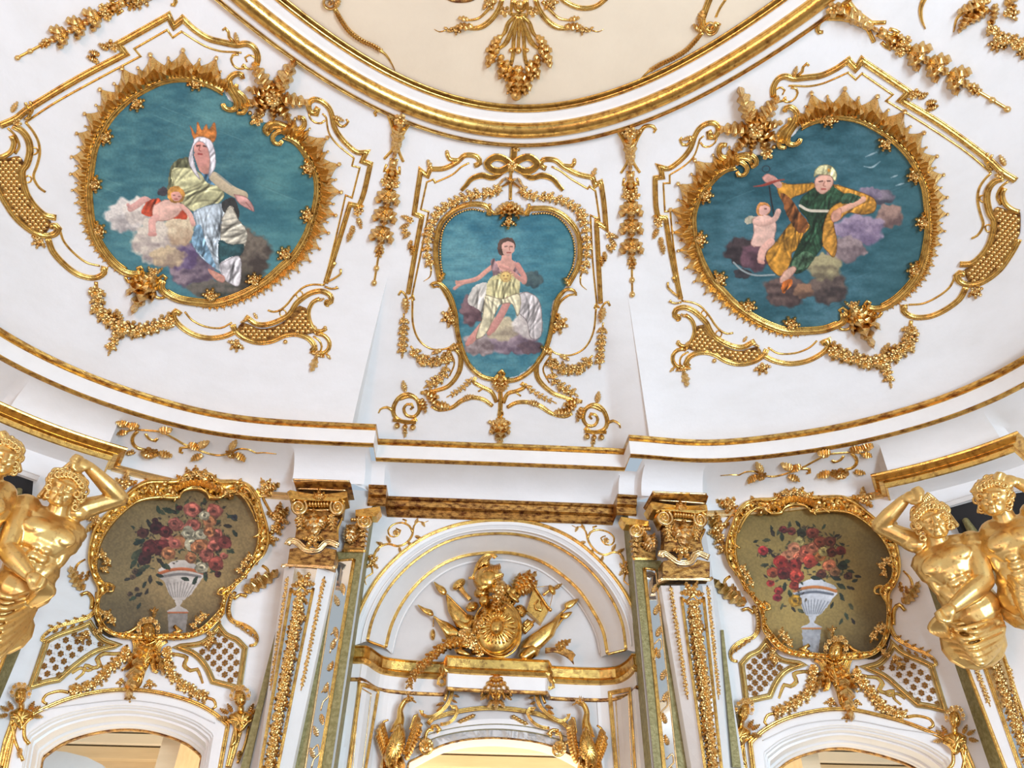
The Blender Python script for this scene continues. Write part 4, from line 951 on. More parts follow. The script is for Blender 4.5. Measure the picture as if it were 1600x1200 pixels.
cv.stroke([(236,318),(226,312),(214,320),(204,326)],(208,160,150),10);cv.stroke([(203,324),(200,320)],(210,158,150),5)
cv.poly([(232,314),(248,310),(252,322),(240,338),(221,334),(224,324)],(196,82,56),.25,fold=.15);cv.poly([(266,336),(284,326),(292,342),(264,340)],(196,80,56),.2)
cv.poly([(240,322),(256,313),(272,314),(286,322),(278,336),(262,344),(246,344),(238,334)],(224,182,166),.12,ol=(160,110,96)); cv.stroke([(244,340),(238,346),(238,362)],(214,164,152),11);cv.stroke([(234,366),(242,366)],(206,150,140),6);cv.stroke([(284,322),(296,334),(302,350)],(214,164,150),7)
cv.poly([(248,296),(256,291),(262,298),(258,306),(246,304)],(72,68,74),.3); cv.poly([(262,300),(268,292),(280,292),(289,302),(286,314),(272,318),(264,312)],(192,138,70),.3);cv.poly([(268,302),(276,299),(284,306),(280,313),(270,313)],(218,160,146),.06)
for p in((271,305),(279,307)): cv.stroke([p,(p[0]+2,p[1])],(70,40,36),1.3)
cv.stroke([(273,311),(277,311)],(150,60,50),1.3)
E_=empty('painted_canvas',COVE.pt(320,290)[0],'teal medallion painting of a veiled woman crowned with flames and a cherub on clouds, left','painting')
cv.build('painted_surface',MC,COVE,.004,E_)
# ---- right: woman in a green dress with scales and a child
cv=Canvas(1080,180,1475,520,(50,95,110),11,.9); sky(cv,(34,78,88),(74,116,128)); g=np.clip((cv.X-1330)/130,0,1)[...,None]; cv.I=cv.I*(1-.55*g)+np.array((40,84,88))*.55*g
R=lambda L:[(1080+p[0]*.25,230+p[1]*.25) for p in L]
for q in range(26):
    x,y=1100+rng.rand()*340,200+rng.rand()*300; cv.stroke([(x,y),(x+20,y-9),(x+44,y-18)],(40,72,80) if q%2 else (96,136,146),1.4,.35,True)
for L in([(1080,120),(1130,125),(1180,90)],[(1250,190),(1290,175)],[(1090,60),(1160,30)],[(1280,240),(1330,225)]): cv.stroke(R(L),(170,190,196),2.6,.7,True)
for a in((1190,310,90,52,(142,130,142),(70,70,80)),(1110,290,80,45,(150,136,152),(100,90,110)),(1240,430,90,80,(164,134,122),(104,84,82)),(1050,520,175,105,(164,146,166),(112,98,124)),(960,640,140,90,(158,140,140),(108,94,98)),(590,900,150,110,(110,90,84),(62,50,50)),(850,880,140,110,(112,96,88),(62,54,54)),(830,750,118,92,(168,158,120),(108,98,80)),(700,900,70,50,(150,114,90),(90,70,60)),(310,650,110,95,(72,60,62),(36,32,36)),(400,690,100,90,(112,80,90),(66,48,56)),(320,790,60,34,(64,60,64),(40,44,50))):
    cv.puff(1080+a[0]*.25,230+a[1]*.25,a[2]*.25,a[3]*.25,a[4],a[5],seed=a[0])
cv.stroke(R([(265,720),(320,770),(400,800),(520,798)]),(150,160,160),2.4)
cv.poly(R([(540,225),(640,232),(760,225),(772,250),(700,290),(640,312),(610,350),(660,420),(745,490),(700,545),(690,620),(630,660),(622,720),(560,805),(490,745),(468,670),(530,590),(600,500),(640,440),(580,350),(545,290)]),(192,136,52),.25,fold=.2,fd=(1,.3),ol=(96,60,26))
cv.poly(R([(560,290),(620,320),(690,420),(735,480),(690,540),(640,500),(590,400)]),(122,74,40),.25,fold=.12)
cv.poly(R([(770,255),(870,235),(980,290),(1060,310),(1010,340),(930,360),(860,410),(850,470),(830,560),(820,620),(770,690),(720,760),(650,790),(618,740),(640,680),(690,570),(740,500),(720,440),(680,390),(690,320)]),(42,70,50),.4,fold=.3,fd=(1,.2),ol=(22,34,26))
cv.poly(R([(640,700),(720,650),(770,690),(720,750),(640,770)]),(104,136,104),.4,fold=.3,al=.6)
cv.stroke(R([(680,365),(740,395),(860,400)]),(206,196,176),4)
cv.poly(R([(885,232),(1000,262),(1142,322),(1145,400),(1070,420),(985,410),(930,450),(890,470),(912,600),(892,685),(850,650),(820,600),(830,480),(875,380),(960,340),(1050,345),(1080,320),(960,290)]),(188,134,56),.25,fold=.2,fd=(.9,.5),ol=(96,60,26))
cv.stroke(R([(1075,325),(1000,365),(925,400)]),(214,164,140),9);cv.poly(R([(890,400),(935,385),(930,450),(885,465),(875,430)]),(206,152,130),.15,ol=SK2)
cv.poly(R([(960,290),(1060,310),(1010,345),(940,350)]),(60,92,70),.3,fold=.2)
cv.stroke(R([(548,236),(510,200)]),(208,156,140),10);cv.poly(R([(445,190),(480,168),(525,190),(510,220),(465,218)]),(216,160,146),.15,ol=SK2)
cv.stroke(R([(390,246),(450,238),(530,212),(582,202)]),(150,66,54),4.5,1,True);cv.stroke(R([(488,245),(500,330),(520,440)]),(38,40,44),2.2)
cv.stroke([(1197+6*math.cos(t),264+5*math.sin(t)) for t in np.linspace(0,6.3,12)],(40,48,54),1.4)
cv.poly(R([(330,460),(360,430),(400,440),(385,470),(350,480)]),(176,168,146),.3)
cv.poly(R([(385,450),(430,425),(490,430),(530,480),(520,560),(510,600),(440,620),(375,610),(392,530)]),(222,182,166),.12,ol=(150,104,92)); cv.stroke(R([(400,470),(450,480),(520,450),(545,400)]),(216,172,156),8);cv.stroke(R([(500,590),(450,640),(435,700)]),(214,166,150),11);cv.stroke(R([(425,715),(450,722)]),(206,150,136),5)
cv.poly(R([(405,400),(420,355),(460,345),(495,370),(490,410),(450,430),(410,420)]),(176,120,66),.3);cv.poly(R([(425,385),(450,362),(492,375),(488,405),(455,428),(428,415)]),(220,170,156),.08);cv.stroke(R([(460,385),(470,385)]),(70,40,36),1.4)
cv.poly(R([(768,185),(780,140),(830,110),(885,125),(908,165),(900,210),(870,180),(800,170)]),(202,196,150),.3,fold=.12,fd=(1,.6),ol=(130,120,80)); cv.poly(R([(850,140),(865,132),(875,150),(860,160)]),(186,130,50),.1)
cv.poly(R([(778,195),(810,175),(870,180),(888,215),(870,255),(825,292),(788,275),(772,235)]),(214,166,146),.1,ol=(140,96,84))
for L in([(800,215),(822,212)],[(850,212),(868,212)]): cv.stroke(R(L),(70,44,40),1.8)
cv.stroke(R([(836,212),(826,240),(838,244)]),(160,100,86),1.3);cv.stroke(R([(815,262),(840,262)]),(160,70,64),2)
cv.poly(R([(555,820),(590,770),(640,745),(655,765),(610,820),(560,850)]),(208,166,146),.15,ol=SK2);cv.poly(R([(568,855),(620,820),(632,850),(600,890),(575,915)]),(190,104,46),.2,fold=.1)
E_=empty('painted_canvas',COVE.pt(1275,330)[0],'teal medallion painting of a turbaned woman in green and mustard with scales, right','painting')
cv.build('painted_surface',warp(HL,MC),COVE,.004,E_)
# ---- centre: seated woman with a sun on her breast
cv=Canvas(680,320,905,600,(70,125,135),21,1.15); sky(cv,(48,104,122),(98,150,158)); g=np.clip((cv.X-820)/60,0,1)[...,None]; cv.I=cv.I*(1-.25*g)+np.array((52,116,122))*.25*g
for y in range(330,600,13): cv.stroke([(690,y+rng.rand()*8),(760,y+rng.rand()*8),(890,y+rng.rand()*8)],(70,112,122),1,.3)
for a in((620,530,40,36,(84,104,104),(54,72,78)),(385,650,46,62,(136,108,112),(88,66,72)),(420,780,80,44,(186,172,170),(116,100,100)),(540,770,100,52,(170,150,158),(104,88,100)),(610,790,50,28,(110,90,96),(80,66,76)),(500,720,70,50,(206,192,160),(160,146,126)),(600,700,62,62,(222,214,206),(184,172,168))):
    x,y=C6([(a[0],a[1])])[0]; cv.puff(x,y,a[2]*.408,a[3]*.408,a[4],a[5],seed=a[0])
cv.poly(C6([(375,590),(400,555),(450,545),(470,600),(440,660),(400,640),(372,620)]),(212,206,196),.12,fold=.06)
cv.poly(C6([(560,590),(600,580),(645,620),(652,740),(612,755),(595,690),(560,650)]),(206,198,196),.12,fold=.1,ol=(110,96,96))
cv.stroke(C6([(478,470),(440,500),(400,530),(330,545)]),SKIN,6.5);cv.stroke(C6([(400,528),(345,548),(318,566)]),(204,150,136),4.5);cv.stroke(C6([(345,545),(325,538)]),(204,150,136),3)
cv.poly(C6([(500,425),(535,420),(540,455),(555,470),(540,510),(480,510),(462,470),(498,455)]),(212,158,142),.1)
cv.poly(C6([(458,455),(470,450),(500,500),(545,495),(552,460),(562,470),(560,520),(480,535),(462,500)]),(150,120,122),.2,fold=.12)
cv.poly(C6([(462,520),(560,515),(568,570),(560,600),(500,615),(440,600)]),(206,196,148),.15,fold=.14,fd=(1,.1))
cv.stroke(C6([(560,475),(585,520),(585,540)]),(190,134,122),8);cv.stroke(C6([(585,538),(545,510),(520,488)]),(202,146,132),6.5);cv.stroke(C6([(520,488),(495,480)]),(206,150,136),5)
cv.stroke(C6([(470,640),(440,690),(380,765)]),(196,142,130),11);cv.stroke(C6([(385,755),(368,778)]),(196,136,126),6.5);cv.stroke(C6([(525,610),(495,670),(462,722)]),(190,136,126),11);cv.stroke(C6([(465,722),(450,738)]),(196,136,126),6.5)
cv.poly(C6([(440,590),(500,605),(560,585),(572,620),(560,670),(540,625),(500,625),(480,650),(440,735),(402,755),(425,680),(432,630)]),(222,212,178),.14,fold=.15,fd=(1,-.3),ol=(120,106,84))
x,y=C6([(515,520)])[0]
for a in range(14): cv.stroke([(x,y),(x+13*math.cos(a*.45),y+9*math.sin(a*.45))],(226,204,126),1.3,.8)
cv.stroke([(x-26,y+6),(x-4,y)],(214,200,140),3,.7,True); cv.poly([(x+8*math.cos(t),y+8*math.sin(t)) for t in np.linspace(0,6.28,10)[:-1]],(224,192,120),.1,ol=(170,120,70))
for q in(-3,3): cv.stroke([(x+q-.7,y-1.5),(x+q+.7,y-1.5)],(100,66,40),1.2)
cv.stroke([(x-1.5,y+3.5),(x+1.5,y+3.5)],(150,80,50),1)
cv.poly(C6([(484,405),(492,382),(515,370),(542,374),(552,398),(545,420),(500,440),(488,430)]),(82,62,54),.3);cv.poly(C6([(502,398),(520,384),(545,392),(548,420),(532,440),(510,438),(500,420)]),(212,164,148),.08)
for L in([(512,405),(520,404)],[(532,405),(540,405)]): cv.stroke(C6(L),(60,40,36),1.3)
cv.stroke(C6([(528,406),(530,418)]),(160,104,90),1);cv.stroke(C6([(520,428),(534,428)]),(150,66,60),1.5)
CO=C6([(440,272),(380,260),(312,282),(268,335),(258,450),(272,540),(305,600),(325,700),(345,790),(380,855),(440,900),(497,908),(560,900),(620,855),(665,790),(685,700),(697,620),(735,570),(770,520),(782,430),(775,370),(738,310),(680,275),(620,278),(580,288),(530,260),(480,285)])
E_=empty('painted_canvas',COVE.pt(790,440)[0],'blue pear-shaped painting of a seated woman with a sun on her breast, centre of vault','painting')
cv.build('painted_surface',CO,COVE,.004,E_)
# ---- flower pieces
def bouquet(cv,flw,lvs,urn,col):
    rr=random.Random(9)
    for (x,y,l,a) in lvs:
        a=math.radians(a); ex,ey=x+l*math.cos(a),y-l*math.sin(a); c=rr.choice(((30,42,34),(44,56,40),(60,64,44),(38,34,28)))
        mx,my=(x+ex)/2,(y+ey)/2; w_=l*.22; cv.poly([(x,y),(mx+w_*math.sin(a),my+w_*math.cos(a)),(ex,ey),(mx-w_*math.sin(a),my-w_*math.cos(a))],c,.35)
    cs=[f for f in flw if f[2]>7]
    for k in range(230):
        f=rr.choice(cs); a=rr.uniform(0,6.28); R=f[2]*rr.uniform(.9,1.7); x,y=f[0]+R*math.cos(a),f[1]+R*.9*math.sin(a)
        cv.stroke([(x,y),(x+rr.uniform(-7,7),y+rr.uniform(-6,6))],rr.choice(((32,44,36),(52,58,40),(70,60,44),(44,34,30))),rr.uniform(1.6,3.6),.85,True)
    for (x,y,r,c) in flw:
        c=np.array(c,float)*.88; r*=1.08
        cv.poly([(x+r*(1+rr.uniform(-.14,.14))*math.cos(k*.698),y+r*.88*(1+rr.uniform(-.14,.14))*math.sin(k*.698)) for k in range(9)],tuple(c*.72),.4)
        for k in range(11):
            a=rr.uniform(0,6.28); R=r*rr.uniform(.35,.85); t=rr.uniform(.7,1.3)+(-.12*math.sin(a))+(-.1*math.cos(a))
            cv.stroke([(x+R*math.cos(a+q),y+R*.85*math.sin(a+q)) for q in(0,.35,.7)],tuple(np.clip(c*t,0,255)),rr.uniform(1.2,max(1.5,r*.28)),.8)
        cv.stroke([(x-r*.15,y),(x+r*.1,y+r*.08)],tuple(c*.42),max(1.2,r*.3),.75)
PK=(186,104,88);RD=(112,44,44);WH=(206,196,164);DR=(78,34,36);OR=(196,128,84)
def urnpaint(cv,u,cb,cd,rim):
    x,y,s=u
    cv.poly([(x-34*s,y),(x-18*s,y-13*s),(x,y-18*s),(x+18*s,y-13*s),(x+34*s,y)],tuple(np.array(cb)*1.05),.1)
    cv.poly([(x-33*s,y+2*s),(x+34*s,y+2*s),(x+27*s,y+18*s),(x+13*s,y+38*s),(x-3*s,y+46*s),(x-17*s,y+38*s),(x-25*s,y+18*s)],cb,.12,light=(.9,0))
    for k in range(-4,5): cv.stroke([(x+k*5.5*s,y+16*s+abs(k)*1.0),(x-3*s+k*3*s,y+40*s)],cd,1.2,.7)
    cv.stroke([(x-34*s,y+3*s),(x-18*s,y-2*s),(x,y-4*s),(x+18*s,y-2*s),(x+35*s,y+3*s)],rim,4.5*s)
    cv.stroke([(x-30*s,y+8*s),(x,y+4*s),(x+30*s,y+8*s)],tuple(np.array(cd)*1.1),4*s,.7)
    cv.poly([(x-10*s,y+46*s),(x+3*s,y+46*s),(x-1*s,y+54*s),(x+12*s,y+63*s),(x-22*s,y+63*s),(x-7*s,y+54*s)],cb,.1); cv.stroke([(x-20*s,y+64*s),(x+10*s,y+64*s)],rim,2)
    cv.poly([(x-21*s,y+66*s),(x+10*s,y+66*s),(x+6*s,y+110*s),(x-19*s,y+110*s)],tuple(np.array(cb)*.75),.15,sm=False)
cv=Canvas(138,752,418,1008,(118,98,62),31,1.1); cv.I=np.array((120,101,66))*(1+cv.n5[...,None]*.22+cv.n1[...,None]*.22); g=np.clip((cv.Y-930)/70,0,1)[...,None]; cv.I*=1-.38*g; g=np.clip(1-np.hypot((cv.X-300)/120,(cv.Y-880)/110),0,1)[...,None]; cv.I*=1+.22*g
B1=lambda x,y:(100+x*.15,720+y*.15);B2=lambda x,y:(270+x*.15,720+y*.15)
lv=[(B2(*p)+(l,a)) for *p,l,a in((60,560,16,150),(120,480,14,60),(20,440,12,120),(330,470,14,90),(420,650,14,20),(560,590,14,10),(600,600,12,-20),(520,670,16,-10),(620,720,14,-50),(560,760,16,-70),(300,560,12,100),(480,900,16,10),(560,930,14,-20),(440,960,14,30),(200,640,10,60),(300,1040,14,-60),(380,1110,16,-30),(330,1160,16,-80),(260,1200,16,-120),(180,1250,16,160),(60,560,18,100),(40,600,14,200),(500,500,10,20),(100,900,12,180))]
lv+=[(B1(*p)+(l,a)) for *p,l,a in((1060,560,18,150),(1000,560,16,110),(1150,540,20,160),(900,700,16,110),(850,820,22,200),(820,920,24,220),(760,1010,20,240),(960,1010,16,-40),(900,1090,18,200),(860,1130,18,190),(1000,1080,18,-20),(1060,1060,14,-60),(820,1160,16,-150),(900,1180,16,-90),(860,1250,14,-120),(880,1330,12,-120),(820,1370,14,-150),(760,1420,14,-160),(800,1480,12,-120),(950,1250,14,-30),(700,1220,12,200),(950,1190,14,-10))]
fl=[(B2(*p)+(r,c)) for *p,r,c in((200,510,12,PK),(430,520,12,PK),(380,630,10,OR),(50,670,10,PK),(210,670,11,PK),(330,570,8,WH),(160,750,10,WH),(290,770,9,WH),(440,770,11,PK),(380,740,9,OR),(60,850,11,OR),(200,860,11,WH),(280,890,13,OR),(430,880,11,PK),(540,850,11,(150,70,64)),(350,980,11,PK),(450,1070,12,(170,82,70)),(300,1110,10,WH),(190,1010,9,OR),(530,990,6,PK),(470,1180,5,DR),(640,590,5,(50,54,60)),(70,490,5,DR))]
fl+=[(B1(*p)+(r,c)) for *p,r,c in((960,700,11,DR),(820,750,9,(96,50,44)),(1070,830,10,PK),(1150,650,10,PK),(1000,900,14,RD),(900,880,10,RD),(840,1020,11,DR),(1090,970,11,OR),(1060,740,10,RD),(950,620,5,DR),(880,930,10,RD),(1150,860,9,PK))]
fl+=[(B1(*p)+(r,c)) for *p,r,c in((740,1150,5,(92,70,52)),(720,1210,5,(92,70,52)),(690,1390,4,(80,60,46)),(760,1340,4,(80,60,46)))]
bouquet(cv,fl[-4:],lv,None,None) if 0 else None; urnpaint(cv,(283,893,1),(176,168,160),(100,96,94),(166,92,56)); bouquet(cv,fl,lv,None,None)
BOL=[(172,905),(168,880),(176,850),(196,815),(225,790),(262,774),(300,770),(345,776),(378,795),(396,825),(402,855),(396,880),(378,905),(362,928),(348,950),(330,972),(305,985),(280,992),(262,990),(235,990),(205,988),(188,970),(178,950),(176,930)]
E_=empty('painted_canvas',WL.pt(290,890)[0],'ochre painting of a flower bouquet in a grey urn, left wall bay','painting')
BOL=[(285+(x-285)*1.09,878+(y-878)*1.09) for x,y in FI]; cv.build('painted_surface',BOL,WL,.004,E_)
cv=Canvas(1124,776,1410,1044,(120,100,55),41,1.1); cv.I=np.array((128,110,62))*(1+cv.n5[...,None]*.16+cv.n1[...,None]*.2); g=np.clip((cv.X-1330)/60,0,1)[...,None]; cv.I*=1-.35*g; g=np.clip((cv.Y-985)/50,0,1)[...,None]; cv.I*=1-.35*g;g=np.clip(1-np.hypot((cv.X-1250)/110,(cv.Y-930)/100),0,1)[...,None]; cv.I*=1+.25*g
B3=lambda x,y:(1120+x*.2334,760+y*.2334)
lv=[(B3(*p)+(l,a)) for *p,l,a in((390,340,14,120),(360,360,14,180),(400,330,12,60),(440,370,16,100),(340,470,12,170),(370,440,14,150),(350,520,14,190),(400,480,12,140),(370,300,10,100),(480,290,14,80),(560,280,14,120),(600,300,14,30),(700,290,12,50),(780,340,12,20),(820,380,10,-20),(830,510,16,10),(870,560,14,-20),(700,530,14,160),(760,600,18,-20),(700,620,18,170),(800,650,18,-30),(820,710,16,-60),(870,670,14,-20),(900,640,12,20),(880,780,14,-50),(860,840,14,-70),(840,880,12,-110),(900,880,12,-60),(460,640,16,-100),(430,660,16,-120),(480,690,16,-70),(500,800,12,-60),(540,820,12,-30),(450,780,12,-120),(280,360,10,200),(560,340,12,90),(780,770,12,-110),(920,600,12,-10),(640,545,14,180))]
fl=[(B3(*p)+(r,c)) for *p,r,c in((445,290,6,RD),(500,300,7,(130,60,50)),(570,310,8,(60,60,44)),(640,310,9,(150,74,58)),(310,430,8,(190,56,60)),(550,370,8,(190,176,110)),(520,415,10,(226,150,110)),(480,470,11,(226,150,110)),(550,480,9,(214,120,88)),(600,440,11,(210,110,84)),(640,410,9,(216,130,96)),(625,500,11,(208,84,66)),(430,510,11,(186,56,50)),(520,530,11,(150,50,44)),(690,470,9,(200,124,70)),(715,435,8,(196,180,110)),(755,530,10,(216,130,90)),(770,440,8,(110,54,40)),(830,430,8,(120,48,40)),(690,370,10,(150,78,56)),(760,370,9,(120,64,48)),(375,575,9,(180,84,56)),(450,580,11,(128,40,40)),(535,600,11,(206,78,62)),(360,650,6,(190,60,56)),(415,700,7,(170,56,50)),(405,745,7,(160,50,60)),(525,765,10,(208,158,50)),(700,585,8,(110,60,44)),(790,570,8,(170,120,80)),(880,600,7,(96,60,44)),(840,530,8,(40,54,40)),(520,660,8,(190,70,56)))]
urnpaint(cv,(1273,921,.95),(182,186,192),(84,90,100),(178,112,60)); bouquet(cv,fl,lv,None,None)
BOR=[(1156,895),(1152,868),(1160,842),(1180,822),(1205,812),(1240,808),(1275,808),(1305,815),(1330,832),(1352,855),(1368,885),(1375,915),(1372,940),(1365,960),(1368,985),(1362,1005),(1345,1018),(1320,1026),(1290,1025),(1260,1020),(1235,1008),(1212,985),(1198,955),(1180,928)]
E_=empty('painted_canvas',WR.pt(1260,920)[0],'ochre painting of an orange and red flower bouquet in a white urn, right wall bay','painting')
cv.build('painted_surface',warp(HB,BOL),WR,.004,E_)
# ================================================================= LOWER WALLS
def V(i,L): ox,oy,s={1:(100,720,.15),2:(270,720,.15),3:(100,880,.15),4:(270,880,.15),6:(435,740,.141667),7:(970,750,.133333),8:(100,1040,.133333),9:(580,1020,.15),10:(780,1020,.189),11:(640,850,.175)}[i]; return K(ox,oy,s,L)
def relief(P,name,poly,h,surf=None,base=0,rip=0,nr=6,m=None,H='x',sm=True,rings=((1,0),(.97,.6),(.82,.9),(.5,1.05),(0,1.0)),smooth=True,ctr=None):
    """raised carved shape from a traced outline; rip = ripples around it"""
    surf=surf or P.S; H=P.H if H=='x' else H; pts=warp(H,poly); pts=cr(pts,3,True) if sm else [p[:2] for p in pts]; n=len(pts)
    cx,cy=ctr or (sum(p[0] for p in pts)/n,sum(p[1] for p in pts)/n)
    if ctr and H is not None: cx,cy=warp(H,[ctr])[0]
    vs=[];fs=[]
    for k,(sc,z) in enumerate(rings[:-1]):
        for i,p in enumerate(pts):
            r_=1+(rip*math.sin(i/n*2*PI*nr) if 0<k else 0)
            vs.append(surf.pt(cx+(p[0]-cx)*sc,cy+(p[1]-cy)*sc,base+h*z*r_)[0])
    c=len(vs); vs.append(surf.pt(cx,cy,base+h*rings[-1][1])[0])
    R=len(rings)-1
    for k in range(R-1):
        for i in range(n): a=k*n+i;b=k*n+(i+1)%n; fs.append((a,b,b+n,a+n))
    for i in range(n): fs.append(((R-1)*n+i,(R-1)*n+(i+1)%n,c))
    return mesh(name,vs,fs,P.e,m or P.m,None,smooth)
def slab(P,name,poly,hs,m,back=0,surf=None,H='x'):
    """flat-faced block: outline with a height per corner, sides running back to the wall"""
    surf=surf or P.S; H=P.H if H=='x' else H; pts=warp(H,poly); n=len(pts); hs=hs if isinstance(hs,(list,tuple)) else [hs]*n
    f=[];nn=[]
    for p,h in zip(pts,hs): q,no=surf.pt(p[0],p[1],h); f.append(q);nn.append(no)
    vs=f+[q-no*(h-back) for q,no,h in zip(f,nn,hs)]
    fs=[tuple(range(n))]+[(i,i+n,(i+1)%n+n,(i+1)%n) for i in range(n)]
    return mesh(name,vs,fs,P.e,m)
def blob(P,name,cx,cy,rx,ry,rot,h,base=0,m=None,rip=0,nr=8):
    c,s=math.cos(math.radians(rot)),math.sin(math.radians(rot))
    pl=[(cx+rx*math.cos(t)*c+ry*math.sin(t)*s,cy-rx*math.cos(t)*s+ry*math.sin(t)*c) for t in [k*2*PI/28 for k in range(28)]]
    return relief(P,name,pl,h,base=base,sm=False,m=m,rip=rip,nr=nr,rings=((1,0),(.95,.35),(.8,.65),(.5,.9),(.25,.98),(0,1)))
def face(P,x,y,r,tilt=0,base=.02,hair=True):
    """small carved head: r = half height in pixels"""
    c,s=math.cos(math.radians(tilt)),math.sin(math.radians(tilt)); q=lambda u,v:(x+(u*c-v*s)*r,y+(u*s+v*c)*r)
    h=r*.0034
    e0=P.e; P.e=blob(P,'face',*q(0,.1),r*.62,r*.85,-tilt,h*1.5,base)
    b2=base+h*1.1
    blob(P,'nose',*q(0,.15),r*.11,r*.26,-tilt,h*.75,b2);blob(P,'brow',*q(0,-.22),r*.42,r*.10,-tilt,h*.35,b2)
    for u in(-.24,.24): blob(P,'eye',*q(u,-.02),r*.13,r*.07,-tilt,h*.3,b2);blob(P,'cheek',*q(u*1.2,.3),r*.17,r*.17,-tilt,h*.35,b2*.96)
    blob(P,'lips',*q(0,.52),r*.18,r*.07,-tilt,h*.45,b2);blob(P,'chin',*q(0,.76),r*.16,r*.12,-tilt,h*.4,b2*.9)
    P.e=e0
    if hair:
        for k in range(13):
            a=PI*(1.12-1.24*k/12); P.put('rose' if k%2 else 'volute',*q(.80*math.cos(a),-.15-.80*math.sin(a)),r*.17,k*40,off=base+h*.7,name='curl')
        for k in range(6): P.put('volute',*q(-.4+.16*k,-.74),r*.15,k*50,off=base+h*1.2,name='curl')
FO=[(400.5,880),(414,867),(421.5,847),(420,825),(411,795),(402,770),(388,755),(367,749),(342,748),(330,738),(310,734),(290,738),(278,747),(235,748.5),(220,753),(205,763),(193,775),(175,792),(157,810),(146,825),(140,845),(137,870),(139,885),(145,904),(152,919),(150,935),(147,955),(152,972),(166,988),(190,998),(215,1000),(250,1000),(290,999),(320,990),(338,975),(350,960),(354,940),(364,922),(385,900)]
def ang_res(L,c,n):
    a=np.array([math.atan2(p[1]-c[1],p[0]-c[0]) for p in L]); r=np.array([math.hypot(p[0]-c[0],p[1]-c[1]) for p in L]); o=np.argsort(a); t=np.linspace(-PI,PI,n,endpoint=False)
    r=np.interp(t,a[o],r[o],period=2*PI); return [(c[0]+q*math.cos(u),c[1]+q*math.sin(u)) for q,u in zip(r,t)]
FC=(285,878)
def picture_frame(H,S,side,lab):
    P=Piece('picture_frame',290,740,S,lab,'picture frame','carved frames of the flower paintings',H)
    n=220; o=cr(FO,3,True); i_=cr(FI,3,True); O=ang_res(o,FC,n); I=ang_res(i_,FC,n); vs=[];fs=[]
    prof=[(-.0,0),(0,.05),(.08,.085),(.2,.08),(.26,.04),(.5,.055),(.72,.05),(.78,.085),(.9,.09),(.97,.06),(1.0,.0)]
    OO=warp(H,O);II=warp(H,I); k=len(prof)
    for j in range(n):
        for t,h in prof:
            h2=h*(1+(.25*math.sin(j*1.9)+.2*math.sin(j*3.1) if .3<t<.75 else 0)); vs.append(S.pt(OO[j][0]*(1-t)+II[j][0]*t,OO[j][1]*(1-t)+II[j][1]*t,h2)[0])
    for j in range(n):
        for t in range(k-1): a=j*k+t;b=((j+1)%n)*k+t; fs.append((a,b,b+1,a+1))
    mesh('frame_body',vs,fs,P.e,'gold',None,True)
    MD=[(p[0]*.5+q[0]*.5,p[1]*.5+q[1]*.5) for p,q in zip(O,I)]
    for j in range(0,n,4):
        x,y=MD[j]; w_=math.hypot(O[j][0]-I[j][0],O[j][1]-I[j][1]); a=math.degrees(math.atan2(-(MD[(j+1)%n][1]-MD[j-1][1]),MD[(j+1)%n][0]-MD[j-1][0]))
        P.put('leaf',x,y,max(8,w_*.55),a+(35 if (j//4)%2 else -35),off=.05,name='carved_leaf',zs=.9)
    for j in range(0,n,3):
        x,y=I[j][0]*.8+O[j][0]*.2,I[j][1]*.8+O[j][1]*.2; P.put('bead',x,y,1.6,0,off=.085,name='pearl')
    # crest, corner sprigs, clusters
    for q in range(-4,5): P.put('shell_fin',306+q*6.5,768-abs(q)*.1-6+q*q*.35,15-abs(q)*.6,90-q*13,off=.07)
    for x,y,a,l in((306,745,90,18),(300,748,120,16),(314,748,60,16),(290,752,150,14),(324,752,30,14),(306,736,90,11)): P.put('acanthus',x,y,l,a,off=.06)
    for x,y,r in((306,742,5),(297,747,4),(316,747,4),(322,743,4),(288,751,4)): P.put('flower',x,y,r,x,off=.09,lift=.5)
    for L in([(345,779),(352,770),(366,767),(380,776),(392,795),(400,815)],[(280,779),(285,768),(305,760),(322,768),(328,780)],[(250,781),(262,772),(275,778),(272,784)],[(226,770),(236,757),(240,762),(234,768)],[(378,768),(374,760),(384,757),(394,768),(404,785)],[(160,911),(170,912),(178,917),(176,924),(165,924)],[(351,917),(342,922),(340,928),(350,930)],[(395,840),(404,835),(410,822),(409,815)]):
        P.mo('rocaille_scroll',L,4,off=.08,taper=[(0,.6),(.3,1),(1,.5)])
    for x,y,r in((160,868,8),(168,878,7),(164,890,6),(168,962,8),(176,970,7),(160,958,6),(390,872,7),(382,882,7),(374,892,6),(318,963,7),(310,970,7),(303,978,6),(340,968,5),(156,985,5)):
        P.cluster(x,y,r*.9,random.choice((60,120,200,-30)),3,200,off=.08,ll=1.1)
    P.cluster(196,757,9,120,4,220,off=.05);P.cluster(150,812,8,200,4,200,off=.05);P.cluster(414,762,8,20,4,180,off=.04);P.cluster(434,810,9,30,5,240,off=.02);P.cluster(430,826,7,-20,4,200,off=.02);P.cluster(424,842,6,-60,3,off=.02)
    for x,y,l,a in((410,766,24,15),(428,812,24,35),(432,806,18,70),(407,775,16,60),(200,757,16,100),(146,818,16,230)): P.put('acanthus',x,y,l,a,off=.02)
    P.mo('branch',[(402,764),(408,768),(412,780),(420,795),(426,806)],3.5,off=.01);P.mo('branch',[(414,762),(418,752),(424,752)],3)
    # wings to the sides
    P.mo('side_scroll',[(152,925),(151,948),(140,963),(120,970),(100,976),(84,982),(71,991),(66,1000),(78,1004)],6,prof='double',taper=[(0,.8),(.3,1),(1,.6)],off=.01)
    P.mo('side_scroll',[(126,930),(136,926),(144,935),(143,952)],4.5,off=.015)
